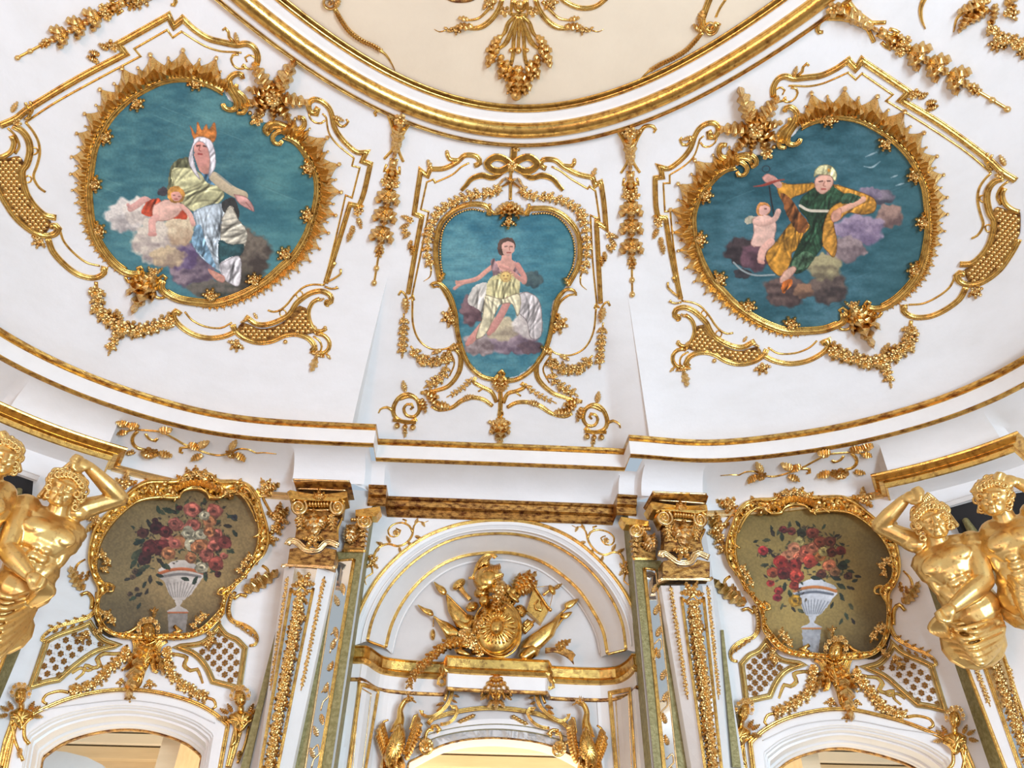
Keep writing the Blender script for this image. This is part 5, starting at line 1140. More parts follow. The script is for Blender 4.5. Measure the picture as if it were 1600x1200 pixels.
    for k in range(10): P.put('leaf',137-k*6.6,967+k*1.9+(3 if k%2 else -2),8,190+(25 if k%2 else -35),off=.02)
    P.mo('side_scroll',[(368,925),(360,938),(357,955),(363,970),(382,977),(396,986),(402,997),(399,1007),(390,1009)],6,prof='double',taper=[(0,.8),(.3,1),(1,.6)],off=.01)
    P.mo('side_scroll',[(386,932),(376,929),(366,936)],4.5,off=.015)
    for k in range(9): P.put('leaf',364+k*4.4,972+k*2.6+(3 if k%2 else -2),8,-20-k*5+(25 if k%2 else -25),off=.02)
    for k in range(8): P.put('bead',362-k*.9+(k*k)*.04,928+k*4.4,1.9,90,off=.06,name='pearl')
    P.mo('leaf_scroll',[(133,874),(121,882),(117,896),(122,912),(132,922)],4,taper=[(0,.6),(.5,1),(1,.8)]);P.mo('leaf_scroll',[(410,884),(418,890),(418,902),(408,915),(386,924)],4)
    P.put('acanthus',130,922,34,122,off=.02);P.put('leaf',122,908,14,60);P.put('leaf',134,908,14,75);P.put('acanthus',381,924,52,28,off=.02,asp=.7);P.put('leaf',398,914,14,80);P.put('leaf',406,908,12,100)
    for L in([(193,990),(205,986),(216,979),(222,982)],[(270,989),(280,986),(272,978)]): P.mo('foot_scroll',L,4.5,off=.05)
    # mask and fluted bracket
    K_=Piece('mask_bracket',232,1000,S,f'gilt bracket with a small crowned face and fluted leaves under the {side} flower painting','bracket','mask brackets',H)
    for q,(x,y,l,a) in enumerate(((230,1000,40,-105),(226,1005,42,-125),(236,1004,36,-80),(222,1015,66,-106),(240,1010,40,-70))): K_.put('acanthus',x,y,l,a,off=.03,asp=.6)
    relief(K_,'fluted_stem',[(222,1002),(244,1001),(240,1025),(228,1050),(220,1072),(210,1078),(207,1066),(214,1040),(219,1020)],.06,rip=.25,nr=14)
    for L in([(196,994),(208,998),(212,1015),(204,1036),(190,1048)],[(200,992),(216,1002),(219,1022),(212,1044),(198,1056)],[(274,999),(258,996),(244,1008),(238,1030),(240,1048),(247,1051)],[(262,1002),(250,1010),(245,1030),(247,1046)],[(226,1020),(222,1044),(214,1066)]): K_.mo('curling_leaf',L,6,prof='double',off=.03,taper=[(0,.6),(.4,1),(1,.5)])
    face(K_,232,985,19,-6,.05); K_.put('leaf',240,966,12,80,off=.08);K_.cluster(241,956,4,90,3,off=.07)
    K_.cluster(190,1064,5,-100,3);K_.cluster(234,1067,6,-80,3); K_.mo('necklace',[(218,1001),(230,1007),(246,1000)],3,off=.06)
    # garlands and ribbons over the arch
    G=Piece('flower_garland',160,1060,S,f'gilt flower swag with ribbon left of the mask over the {"left" if side=="left" else "right"} doorway' if side=='left' else 'gilt flower swag with ribbon right of the mask over the right doorway','garland','door swags',H)
    G.garland([(198,1008),(196,1025),(180,1038),(163,1052),(148,1068),(128,1076),(108,1082)],17,9,tail=False);G.mo('tail',[(108,1082),(92,1080),(72,1086),(67,1096),(74,1100)],5,taper=[(0,.8),(1,.6)])
    G.mo('ribbon',[(196,1020),(180,1022),(162,1022),(152,1030),(156,1040),(146,1044),(134,1040),(130,1052),(118,1062)],5,prof='flat',hr=.8,taper=[(0,.8),(.5,1),(1,.5)]);G.mo('ribbon',[(150,1042),(138,1048),(126,1044),(112,1052)],3.5,prof='flat')
    G=Piece('flower_garland',300,1060,S,'gilt flower swag with ribbon right of the mask over the left doorway' if side=='left' else 'gilt flower swag with ribbon left of the mask over the right doorway','garland','door swags',H)
    G.garland([(264,1010),(262,1034),(268,1055),(284,1070),(304,1082),(322,1090)],17,9,tail=False);G.mo('tail',[(322,1090),(334,1094),(337,1104),(331,1109)],5,taper=[(0,.8),(1,.6)])
    G.mo('ribbon',[(270,1022),(282,1024),(292,1028),(288,1040),(298,1048),(308,1046),(313,1056),(317,1068)],5,prof='flat',hr=.8,taper=[(0,.8),(.5,1),(1,.5)])
    for nm,(x,y) in(('a',(135,990)),('b',(330,1000))): 
        P.cluster(x,y,6,-120 if nm=='a' else -90,3,off=.04);P.cluster(x-8 if nm=='a' else x-6,y+8,5,-130,2,off=.04);P.cluster(x+14 if nm=='a' else x-2,y-2 if nm=='a' else y-10,5,60,2,off=.04)
    # latticed spandrels
    for nm,poly,A_,B_,o_ in(('outer',[(49,1073,1),(73,1002,1),(88,994),(108,987),(126,981),(140,974,1),(149,988),(162,1001),(183,1009,1),(150,1018),(120,1038),(92,1062,1),(72,1066)],(18,2),(5,11.7),(90,1010)),('inner',[(342,979,1),(353,992),(370,1000),(381,1011,1),(383,1013,1),(374,1076,1),(356,1071),(333,1065,1),(322,1042),(305,1023),(278,1011,1),(318,1004)],(17.8,-.3),(-9,9.2),(352,1000))):
        L_=Piece('lattice_panel',poly[0][0]+10,poly[0][1]-10,S,f'white panel of gilt rosettes in a gold border, {nm} side above the {side} doorway','panel','rosette panels',H)
        sheet('panel_field',poly,S,L_.e,'white',.006,H)
        L_.mo('panel_border',poly,7,prof='flat',closed=True,off=.008,m='olivegold'); L_.mo('panel_edge',[(p[0],p[1])+tuple(p[2:]) for p in poly],2.2,closed=True,off=.03,m='gold')
        ins=inside(cr(poly,4,True)); X=sum(p[0] for p in poly)/len(poly);Y=sum(p[1] for p in poly)/len(poly)
        for a in range(-8,9):
            for b in range(-10,11):
                x,y=o_[0]+A_[0]*a+B_[0]*b,o_[1]+A_[1]*a+B_[1]*b
                if ins(x,y) and ins(x+(x-X)*.06+4.2*np.sign(x-X),y+4.2*np.sign(y-Y)): L_.put('rosette',x,y,4.3,10,m='goldbrown',name='rosette',off=.012,zs=.8)
                x2,y2=x+A_[0]/2,y+A_[1]/2
                if ins(x2,y2) and ins(x2+5*np.sign(x2-X),y2+5*np.sign(y2-Y)): L_.put('bead',x2,y2,1.8,45,m='white',name='stud',off=.01,zs=.6)
    # busts on scrolled stems beside the door
    for nm,(x,y),body in(('outer',(32,1085),[(30,1112),(24,1130),(12,1160),(2,1200)]),('inner',(375,1089),[(378,1112),(374,1134),(366,1165),(357,1200)])):
        b_=Piece('bust',x,y,S,f'curly-haired gilt bust on a scrolled stem, {nm} side of the {side} doorway','bust','door busts',H)
        face(b_,x,y,17,6 if nm=='outer' else 0,.05); q=1 if nm=='inner' else -1
        blob(b_,'neck',x+1,y+18,6,10,0,.08,.0);relief(b_,'chest',[(x-18,y+30),(x-6,y+22),(x+8,y+22),(x+20,y+29),(x+12,y+44),(x+1,y+56),(x-10,y+44)],.09,rip=.12,nr=9)
        b_.mo('stem',body,12,off=.0,prof='double',taper=[(0,1.1),(1,.6)]);b_.mo('scroll',[(x-16,y+36),(x-4,y+36),(x+2,y+48),(x+2,y+52),(x+12,y+40),(x+20,y+36)],3.5,off=.09)
        b_.mo('scroll',[(x-22*q,y+34),(x-8*q,y+44),(x-6*q,y+66),(x-14*q,y+78)],4,off=.03);b_.mo('scroll',[(x+14*q,y+46),(x+8*q,y+74),(x-4*q,y+104)],3.5,off=.03)
        for dx,dy,a in((-18,26,150),(-12,24,120),(18,26,30),(14,24,60),(-20,32,190),(20,33,-10),(0,84,-100)): b_.put('acanthus',x+dx,y+dy,13,a,off=.05)
    # door surround
    D=Piece('door_surround',200,1080,S,f'white arched door surround edged in gold, {side} doorway','door frame','arched door surrounds',H)
    DG=[(-8,1290),(10,1200),(25,1132,1),(62,1112),(105,1094),(150,1083),(200,1079),(250,1084),(300,1098),(333,1115),(355,1134,1),(343,1200),(328,1290)]
    DI=[(20,1290),(34,1200),(43,1146,1),(78,1124),(120,1110),(170,1102),(215,1102),(260,1110),(305,1126),(334,1147,1),(325,1200),(311,1290)]
    D.mo('gold_edge',DG,7,prof='double',off=.02,step=5)
    a=rs(cr(warp(H,DG),5),90);b=rs(cr(warp(H,DI),5),90); loft('white_band',[(a,S,.0),(a,S,.03),(mixl(a,b,.3),S,.035),(mixl(a,b,.8),S,.03),(b,S,.03)],'white',D.e,None)
    vs=[];fs=[];nb=len(b)
    f0=[S.pt(x,y,.03) for x,y in b]; nrm=sum((f[1] for f in f0),Vector())/nb; nrm.z=0; nrm.normalize(); cc=sum((f[0] for f in f0),Vector())/nb
    prof=[(.0,1.0),(.02,.995),(.025,.985),(.06,.98),(.065,.965),(.14,.96),(.145,.94),(.30,.935),(.31,.915),(.36,.91),(.37,.90),(.42,.90)]
    for dep,sc in prof:
        for q,_ in f0: c2=Vector((cc.x,cc.y,q.z)); v=c2+(q-c2)*sc; vs.append(Vector((v.x,v.y,CAMZ+(q.z-CAMZ)*(1-(1-sc)*.5)))-nrm*dep)
    for k in range(len(prof)-1):
        for j in range(nb-1): p=k*nb+j; fs.append((p,p+nb,p+nb+1,p+1))
    mesh('reveal',vs,fs,D.e,'white',None,False)
    vs2=[];fs2=[]
    for dep,sc in((.42,.90),(.435,.897),(.435,.885),(.47,.885)):
        for q,_ in f0: c2=Vector((cc.x,cc.y,q.z)); v=c2+(q-c2)*sc; vs2.append(Vector((v.x,v.y,CAMZ+(q.z-CAMZ)*(1-(1-sc)*.5)))-nrm*dep)
    for k in range(3):
        for j in range(nb-1): p=k*nb+j; fs2.append((p,p+nb,p+nb+1,p+1))
    mesh('brown_inner_edge',vs2,fs2,D.e,'goldbrown')
    D.mo('panel_line',[(52,1290),(62,1160),(68,1152)][:0] or [(60,1104+6),(120,1101),(200,1094),(280,1106),(336,1130)],1.2,off=.04,m='greywhite')
    D.cluster(203,1088,5,-90,3,off=.03)
    # scroll ornament in the cavetto above
    CS=Surf([bvh(_cvv,_cvf)]); CS.mid=(300,700)
    s_=Piece('cavetto_scroll',300,705,CS,f'gilt trailing scroll ornament in the white cavetto above the {side} flower painting','ornament','cavetto scrolls',H)
    A2=lambda L:Q(0,2,L)
    s_.mo('scroll',A2([(790,300),(830,285),(930,290),(1010,300),(1090,340),(1150,375),(1210,400),(1290,430),(1370,445),(1440,430),(1490,405),(1560,410),(1600,430)])+[(412,707),(432,709)],3.6,prof='double',taper=[(0,.8),(.2,1),(.8,.8),(1,.3)])
    s_.mo('scroll',A2([(860,295),(830,330),(830,370),(860,400),(900,410)]),4.6);s_.mo('scroll',A2([(910,310),(930,340),(970,355),(985,340)]),3.8);s_.mo('scroll',A2([(1190,395),(1130,400),(1125,425),(1145,430)]),3.8)
    for x,y,l,a in((800,260,12,150),(800,300,10,180),(1000,290,12,10),(840,430,10,180),(990,430,14,-10),(1180,370,12,-20),(1240,390,12,30),(1270,440,12,200),(870,270,12,160),(1440,410,12,60),(1470,430,12,-30)): s_.put('acanthus',*A2([(x,y)])[0],l*1.35,a)
    for x,y,r in((940,405,9),(915,420,6),(975,415,6),(1450,415,6)): s_.put('rose',*A2([(x,y)])[0],r,x,lift=.5,name='flower')
    s_.put('volute',*A2([(805,255)])[0],3.5,0);s_.put('volute',*A2([(830,420)])[0],4,0)
picture_frame(None,WL,'left','carved gilt rococo frame around the grey-urn bouquet, left wall bay')
picture_frame(HB,WR,'right','carved gilt rococo frame around the white-urn bouquet, right wall bay')
# gilt rails at the foot of the cavetto
for nm,a,b in(('trim_10',iA1+1,iB0+12),('trim_11',iD2-12,iE0-1)):
    strip(nm,[(i,BAY) for i in range(a,b+1)],lambda o:[(o-.03,ZB+.0),(o-.045,ZB-.012),(o-.03,ZB-.03),(o-.035,ZB-.04),(o-.02,ZB-.06),(o,ZB-.065)],'goldpale',smooth=False)
ent=lambda o:[(o,ZB+.012),(o-.10,ZB+.012),(o-.115,ZB+.0),(o-.10,ZB-.015),(o-.075,ZB-.02),(o-.07,ZB-.075),(o-.045,ZB-.08),(o-.03,ZB-.088),(o-.03,ZB-.15),(o-.015,ZB-.16),(o,ZB-.16)]
_,v_,f_2=strip('trim_12',[s for s in stations([(iB1,SEC),(iB2,CEN),(iD0,SEC)],iB1,iD1)],ent,'goldbrown')
entb=lambda o:[(o+.02,ZB+.012),(o-.10,ZB+.012),(o-.105,ZB+.0),(o-.10,ZB-.012),(o-.08,ZB-.016),(o-.05,ZB-.045),(o-.055,ZB-.052),(o-.02,ZB-.06),(o-.015,ZB-.10),(o+.0,ZB-.105)]
def block_end(name,i0,i1):
    st=[(i0,BLK)]+[(i,BLK) for i in range(i0,i1+1)]
    prof=entb(BLK); vs=[];k=len(prof)+1
    idx=list(range(i0,i1+1)); rings=[]
    t0=T[i0];t1=T[i1]
    def P_(i,u,z,ex): q=bp(i,u,z); return (q[0]+T[i][0]*ex,q[1]+T[i][1]*ex,z)
    rows=[]
    rows.append([P_(i0,BLK+.36,z,-(BLK-u)) for u,z in prof])
    for i in idx: rows.append([P_(i,u,z,-(BLK-u) if i==i0 else ((BLK-u) if i==i1 else 0)) for u,z in prof])
    rows.append([P_(i1,BLK+.36,z,(BLK-u)) for u,z in prof])
    vs=[p for r in rows for p in r]; n=len(prof); fs=[(a*n+j,(a+1)*n+j,(a+1)*n+j+1,a*n+j+1) for a in range(len(rows)-1) for j in range(n-1)]
    mesh(name,vs,fs,None,'gold','structure')
    so=[rows[1+q][-1] for q in range(len(idx))]+[bp(i,BLK+.36,ZB-.105) for i in reversed(idx)]
    m_=len(idx); mesh(name+'_soffit',so,[(q,q+1,2*m_-2-q,2*m_-1-q) for q in range(m_-1)],None,'white','structure')
block_end('trim_13',iA0,iA1);block_end('trim_14',iE0,iE1)
for o in bpy.data.objects:
    if o.name.endswith('_soffit'): o.name='trim_'+str(15 if '13' in o.name else 16)
# ================================================================= PILASTERS AND CAPITALS
def ext(a,b,y): t=(y-a[1])/(b[1]-a[1]); return (a[0]+(b[0]-a[0])*t,y)
def pilaster(S,lab,oL,fL,fR,oR,flip,group='tapering pilasters'):
    P=Piece('pilaster',(fL[0][0]+fR[0][0])/2,fL[0][1]+20,S,lab,'pilaster',group)
    yb=1330; h=.12
    def q(l,y): return ext(l[0],l[1],y)
    y0=min(oL[0][1],fL[0][1])-6
    for nm,a,b,ha,hb,m in(('side_face',oL,fL,.0,h,'white'),('front_panel',fL,fR,h,h,'mirror'),('side_face',fR,oR,h,.0,'white')):
        vs=[];ys=np.linspace(y0,yb,14)
        for y in ys: vs+=[S.pt(*q(a,y),ha)[0],S.pt(*q(b,y),hb)[0]]
        mesh(nm,vs,[(2*k,2*k+1,2*k+3,2*k+2) for k in range(13)],P.e,m)
    for a in(oL,oR):
        vs=[]
        for y in np.linspace(y0,yb,14): p_,n_=S.pt(*q(a,y),.0); vs+=[p_,p_-n_*.125]
        mesh('return_face',vs,[(2*k,2*k+1,2*k+3,2*k+2) for k in range(13)],P.e,'white')
    for l in(fL,fR): P.mo('gold_edge',[q(l,fL[0][1]+12),q(l,yb)],4.2,prof='double',off=h,step=14)
    m1=lambda y,t=.5:((q(fL,y)[0]*(1-t)+q(fR,y)[0]*t),y)
    P.mo('gold_edge',[q(fL,fL[0][1]+14),m1(fL[0][1]+18,.25),m1(fL[0][1]+10,.5),m1(fL[0][1]+18,.75),q(fR,fL[0][1]+14)],3.5,off=h)
    yy=fL[0][1]
    P.garland([m1(y) for y in range(int(yy)+30,int(yy)+240,20)]+[m1(1230)],16,8,off=h+.01,tail=False)
    P.garland([m1(yy+48,.2),m1(yy+60,.8)],9,6,off=h+.01);P.cluster(*m1(yy+4),9,90,4,200,off=h);P.cluster(*m1(yy+24),8,-90,4,240,off=h)
    for (a,b) in((oL,fL),(fR,oR)):
        mid=lambda y:((q(a,y)[0]+q(b,y)[0])/2,y)
        P.garland([mid(yy-6),mid(yy+60),mid(yy+110),mid(yy+168)],6.5,5,off=h*.55)
    return P
pilaster(PL,'white tapering pilaster with gilt garlands left of the central arch',[(444,890),(402,1200)],[(457,907),(407,1200)],[(492,907),(435,1195)],[(522,897),(457,1199)],False)
pilaster(PR,'white tapering pilaster with gilt garlands right of the central arch',[(1033.5,921),(1080,1198)],[(1063,921),(1101.5,1198)],[(1098.7,928),(1127,1198)],[(1112,911),(1139.8,1198)],True)
def strip_panel(S,lab,outer,gold1,inner,dark,side):
    """olive secondary pilaster with a narrow mirror in a gold border"""
    P=Piece('mirror_strip',(outer[0][0]+inner[0][0])/2,outer[0][1]+60,S,lab,'mirror','olive mirror strips beside the arch')
    yb=1330; q=lambda l,y:ext(l[0],l[1],y); y0=outer[0][1]
    def face_(nm,a,b,h,m,ya=y0):
        ys=np.linspace(ya,yb,12); vs=[]
        for y in ys: vs+=[S.pt(*q(a,y),h)[0],S.pt(*q(b,y),h)[0]]
        mesh(nm,vs,[(2*k,2*k+1,2*k+3,2*k+2) for k in range(11)],P.e,m)
    face_('olive_border',outer,dark,.03,'olive'); face_('mirror_glass',gold1,inner,.036,'mirror',y0+14)
    P.mo('gold_edge',[q(gold1,y0+12),q(gold1,yb)],5,prof='double',off=.036,step=14,m='gold');P.mo('gold_edge',[q(inner,y0+14),q(inner,yb)],2.6,off=.036,step=14,m='goldpale')
    P.mo('gold_edge',[q(inner,y0+14),q(gold1,y0+12)],3.5,off=.036,m='gold')
    mid=lambda y:((q(gold1,y)[0]+q(inner,y)[0])/2,y)
    for y in range(int(y0)+50,1200,34): P.put('acanthus',*mid(y),14,random.choice((70,110,-80,60)),off=.04,m='goldpale')
    for y in range(int(y0)+130,1200,90):
        x,_=mid(y); P.mo('curl',[(x-5,y),(x+4,y-8),(x+6,y+6),(x-2,y+14),(x-6,y+28)],2,off=.04,m='goldpale')
    return P
strip_panel(SL,'olive strip with narrow gold-edged mirror left of the central arch',[(568,862),(517.7,1199)],[(553,875),(499.2,1199)],[(525,891),(477,1199)],[(512,905),(455,1199)],0)
strip_panel(SR,'olive strip with narrow gold-edged mirror right of the central arch',[(991,876),(1022.2,1199)],[(1007,890),(1037.8,1199)],[(1025,893),(1058,1199)],[(1037,900),(1082,1199)],1)
for S,L,lab in((SL,[(446,930),(441,960),(398,1140),(380,1215)],'narrow olive strip left of the left pilaster'),(SL,[(1128,985),(1134,1050),(1150,1200)],'narrow olive strip right of the right pilaster')):
    o=mould('olive_strip',L,S,7,None,'olive','board',off=.005,step=12,taper=[(0,.5),(.5,1),(1,1.5)]); tag(o,lab,'trim')
T67=tps(V(6,[(160,60),(790,80),(225,370),(650,370),(400,600),(180,720),(650,760),(100,780),(650,800),(100,1000),(600,1040),(450,240)]),
        V(7,[(370,135),(1010,160),(510,440),(935,470),(740,680),(500,840),(945,850),(470,890),(1050,920),(490,1150),(1030,1165),(700,310)]),5)
v6=lambda L:V(6,L)
def capital(S,H,lab):
    P=Piece('capital',*v6([(400,500)])[0],S,lab,'capital','gilt scrolled capitals',H)
    slab(P,'abacus_cornice',v6([(160,60),(780,78),(800,110),(745,185),(215,185),(170,95)]),[.30,.30,.29,.18,.18,.29],'goldbrown')
    P.mo('cornice_edge',v6([(160,65),(785,85)]),3.2,off=.30,m='goldpale');P.mo('cornice_edge',v6([(215,165),(745,185)]),3,off=.20,m='goldpale')
    slab(P,'abacus',v6([(95,200),(130,180),(300,215),(450,235),(620,215),(760,195),(760,260),(620,300),(430,300),(260,290),(120,270)]),.20,'gold')
    slab(P,'bell',v6([(215,400),(650,400),(640,560),(650,745),(180,722),(205,560)]),.12,'goldbrown')
    slab(P,'cushion',v6([(150,300),(720,300),(700,440),(560,400),(340,400),(190,440)]),.14,'gold')
    for x,y,fl in((225,370,0),(650,370,1)):
        cx,cy=v6([(x,y)])[0]; q=-1 if fl else 1
        P.mo('volute',[(cx+q*(13.5-11.5*t/30)*math.cos(-1.1+t*.42)*(1 if not fl else .85),cy+(13.5-11.5*t/30)*math.sin(-1.1+t*.42)) for t in range(31)],4.2,off=.17,prof='round',hr=1.1,taper=[(0,1),(1,.6)],m='goldpale'); P.put('bead',cx,cy,2.6,0,off=.18); blob(P,'volute_disc',cx,cy,12.5,13,0,.02,.15,m='gold')
    P.mo('volute_neck',v6([(330,290),(280,265),(200,270),(150,310)]),4,off=.18);P.mo('volute_neck',v6([(540,290),(600,265),(680,270),(730,320)]),4,off=.18)
    for k in range(7): P.put('bead',*v6([(350+k*32,345)])[0],3.4,-90,asp=.7,off=.16,zs=1.3,name='egg')
    P.mo('bead_row',v6([(330,395),(440,405),(560,400)]),2.6,off=.16,m='goldpale')
    for a,l in((90,13),(50,11),(130,11),(20,9),(160,9)): P.put('acanthus',*v6([(450,280)])[0],l,a,off=.2)
    for a,l,x,y in((90,34,400,690),(55,26,410,640),(125,26,390,640),(30,16,430,600),(150,16,380,600)): P.put('acanthus',*v6([(x,y)])[0],l,a,off=.13,m='goldpale')
    P.cluster(*v6([(380,730)])[0],8,-90,4,200,off=.15)
    for x in(245,590):
        for k in range(4): P.cluster(*v6([(x+k*(-2 if x<300 else 2),480+k*42)])[0],5.5-k*.9,-90,2,off=.13)
    P.mo('scrolled_moulding',v6([(95,790),(130,745),(200,755),(250,800),(300,840),(380,855),(450,835),(510,775),(570,760),(660,800)]),9,off=.13,prof='double',m='goldpale')
    slab(P,'plinth',v6([(125,830),(215,815),(300,880),(380,895),(460,875),(520,820),(640,840),(610,1015),(100,1000)]),.14,'goldbrown')
    P.mo('base_moulding',v6([(40,1035),(100,1010),(530,1035),(600,1045),(640,1020)]),4.2,off=.13,m='goldpale',prof='double')
    P.mo('side_scroll',v6([(700,480),(680,540),(650,620),(650,740)]),4,off=.08)
    # narrow side face towards the arch
    return P
capital(PL,None,'large gilt ionic capital with brown bell, left of the central arch');capital(PR,T67,'large gilt ionic capital with brown bell, right of the central arch')
def cap2(S,lab,vol,box,mo_,ab,leaf,side):
    P=Piece('capital',*vol,S,lab,'capital','small gilt capitals'); 
    slab(P,'bell',box,.05,'goldbrown'); slab(P,'abacus',ab,.12,'gold')
    q=1 if side else -1; cx,cy=vol
    P.mo('volute',[(cx+q*(12.5-10.5*t/30)*math.cos(-1.1+t*.42),cy+(12.5-10.5*t/30)*math.sin(-1.1+t*.42)) for t in range(31)],4,off=.1,taper=[(0,1),(1,.6)],m='goldpale'); P.put('bead',cx,cy,2.4,0,off=.11);blob(P,'volute_disc',cx,cy,11.5,12,0,.02,.085)
    P.mo('base_moulding',mo_,4,off=.05,prof='double')
    for a,l in((60 if side==0 else 120,26),(90,22),(30 if side==0 else 150,18)): P.put('acanthus',*leaf,l,a,off=.06,m='goldpale')
    for k in range(4): P.cluster(box[1 if side==0 else 0][0]+(-4 if side==0 else 4),box[0][1]+8+k*8,4.5-k*.5,-90,2,off=.06)
    for k in range(4): P.put('bead',vol[0]+(-20+k*4)*(1 if side==0 else -1),vol[1]-2,2.6,90,off=.09,name='egg')
cap2(SL,'small gilt capital with one scroll on the olive strip left of the arch',V(6,[(955,525)])[0],V(6,[(770,560),(965,560),(945,828),(715,828)]),V(6,[(700,850),(965,855)]),V(6,[(850,400),(1120,360),(1130,400),(1080,470),(850,470)]),V(6,[(760,760)])[0],0)
cap2(SR,'small gilt capital with one scroll on the olive strip right of the arch',V(7,[(180,590)])[0],V(7,[(130,640),(400,640),(410,905),(160,905)]),V(7,[(140,925),(420,925)]),V(7,[(0,430),(330,480),(330,540),(60,520),(20,480)]),V(7,[(380,830)])[0],1)
# outer piers under the statues
for S,oe,L1,L2,L3,lab,sd in((OR_,[(1476,992),(1546,1198)],[(1498.7,1010.7),(1570.7,1198.7)],[(1537,1037),(1593.7,1198.7)],[(1560,1000),(1625,1198)],'right',1),(OL,[(62.7,942.7),(-20,1140)],[(40,942),(-38,1140)],[(5,942),(-66,1140)],[(-16,942),(-86,1140)],'left',-1)):
    P=Piece('pilaster',L1[0][0]-10*sd if sd<0 else 1520,1060 if sd>0 else 980,S,f'olive-edged white pilaster beneath the {lab} gilded statue','pilaster'); q=lambda l,y:ext(l[0],l[1],y)
    for nm,a,b,h,m in(('olive_edge',oe,L1,.12,'olive'),('white_face',L1,L2,.2,'white'),('mirror_face',L2,L3,.2,'mirror')):
        ys=np.linspace(900,1330,14); vs=[]
        for y in ys: vs+=[S.pt(*q(a,y),h if nm!='olive_edge' else .0)[0],S.pt(*q(b,y),h)[0]]
        mesh(nm,vs,[(2*k,2*k+1,2*k+3,2*k+2) for k in range(13)],P.e,m)
    P.mo('gold_edge',[q(L1,930),q(L1,1330)],4,off=.2,step=20);P.mo('gold_edge',[q(L2,930),q(L2,1330)],4.5,prof='double',off=.2,step=20)
    mid=lambda a,b,y:((q(a,y)[0]+q(b,y)[0])/2,y)
    P.garland([mid(L1,L2,y) for y in(1020,1060,1100)],7,5,off=.2);P.garland([mid(L2,L3,y) for y in(1010,1080,1150,1220)],16,9,off=.2,tail=False)
    if sd>0:
        vs=[S.pt(*q(L3,900),.2)[0],S.pt(*q([(1600,900),(1690,1198)],900),.2)[0],S.pt(*q([(1600,900),(1690,1198)],1330),.2)[0],S.pt(*q(L3,1330),.2)[0]]; mesh('white_face',vs,[(0,1,2,3)],P.e,'white');P.mo('gold_edge',[q(L3,930),q(L3,1330)],4,off=.2,step=20);P.garland([(1576,1040),(1586,1090),(1596,1140)],7,5,off=.2)
# ================================================================= CENTRAL NICHE
HN=tps([(775,1047),(775,1104),(689.5,1050),(688,1070),(685,1116),(659,1113),(649,1099),(638,1084),(623,1110),(596,1134),(665,1167),(596,1200),(710,1110),(562,1067),(775,1153)],
       [(775,1047),(775,1104),(860,1056),(861,1075),(865,1123),(888,1118),(896,1102),(907,1091),(919,1114),(942,1145),(874,1171),(939,1200),(829,1113),(986,1075),(775,1153)],5)
zt=CF.pt(560,1009)[0].z
mp=[(540,1008,1),(572,1008,1),(581,1012),(590,1019),(600,1025),(613,1028,1),(640,1031),(694,1034,1),(698,1023,1),(740,1026),(790,1028),(857,1031,1),(862,1040,1),(900,1042),(936,1043,1),(960,1041),(972,1036),(981,1029),(987,1021,1),(1012,1021,1)]
mpp=[onz(p[0],p[1],zt) for p in cr(mp,5)]
def plansweep(name,pts,prof,m,parent=None,kind=None):
    n=len(pts);vs=[];k=len(prof)
    for i,p in enumerate(pts):
        a=pts[max(0,i-1)];b=pts[min(n-1,i+1)]; t=(b-a);t.z=0
        nn=Vector((t.y,-t.x,0)); 
        if nn.length<1e-9: nn=Vector((0,-1,0))
        nn.normalize()
        if nn.y>0 and abs(nn.y)>.3: nn=-nn
        for u,z in prof: vs.append(Vector((p.x,p.y,zt+z))+nn*u)
    fs=[(a*k+j,(a+1)*k+j,(a+1)*k+j+1,a*k+j+1) for a in range(n-1) for j in range(k-1)]
    return mesh(name,vs,fs,parent,m,kind)
plansweep('trim_17',mpp,[(-.5,.0),(.0,.0),(.01,-.012),(-.008,-.02),(-.012,-.09),(.0,-.10),(.015,-.115),(.0,-.14),(-.02,-.148)],'gold',None,'structure')
plansweep('trim_18',mpp,[(-.02,-.148),(-.025,-.255)],'white',None,'structure')
plansweep('trim_19',mpp,[(-.025,-.255),(-.012,-.262),(-.014,-.28),(-.03,-.287)],'goldbrown',None,'structure')
cut=[i for i,p in enumerate(cr(mp,5)) if p[0]<640]; cut2=[i for i,p in enumerate(cr(mp,5)) if p[0]>930]
jv=[]
for nm,ids in(('wall_left_jamb',cut),('wall_right_jamb',cut2)):
    seg=[mpp[i]+(Vector((0,.03,0)) if 1 else 0) for i in ids]
    vs=[];fs=[]
    for p in seg: vs+=[(p.x,p.y+.0,zt-.28),(p.x,p.y,0)]
    fs=[(2*i,2*i+2,2*i+3,2*i+1) for i in range(len(seg)-1)]; mesh(nm,vs,fs,None,'white','structure'); jv.append(Surf([bvh([Vector(v) for v in vs],fs)]))
mid=[mpp[i]+Vector((0,.09,0)) for i in range(cut[-1],cut2[0]+1)]
JL,JR=jv; JL.mid=(577,1120);JR.mid=(972,1120)
for S,L,lab in((JL,[(563,1068,1),(591,1078,1),(570,1205,1),(562,1250,1),(538,1250,1),(545,1205,1)],'tall gold-edged panel on the left jamb of the niche'),(JR,[(953,1083,1),(985,1077,1),(993,1200,1),(996,1250,1),(967,1250,1),(963,1200,1)],'tall gold-edged panel on the right jamb of the niche')):
    P=Piece('jamb_panel',L[0][0],L[0][1]+20,S,lab,'panel','jamb panels'); P.mo('gold_moulding',L,5.5,prof='double',closed=True,off=.005,step=8); P.mo('inner_moulding',[(p[0]+(sum(q[0] for q in L)/len(L)-p[0])*.38,p[1]+(6 if p[1]<1100 else -6),1) for p in L],1.6,closed=True,off=.003,m='goldpale')
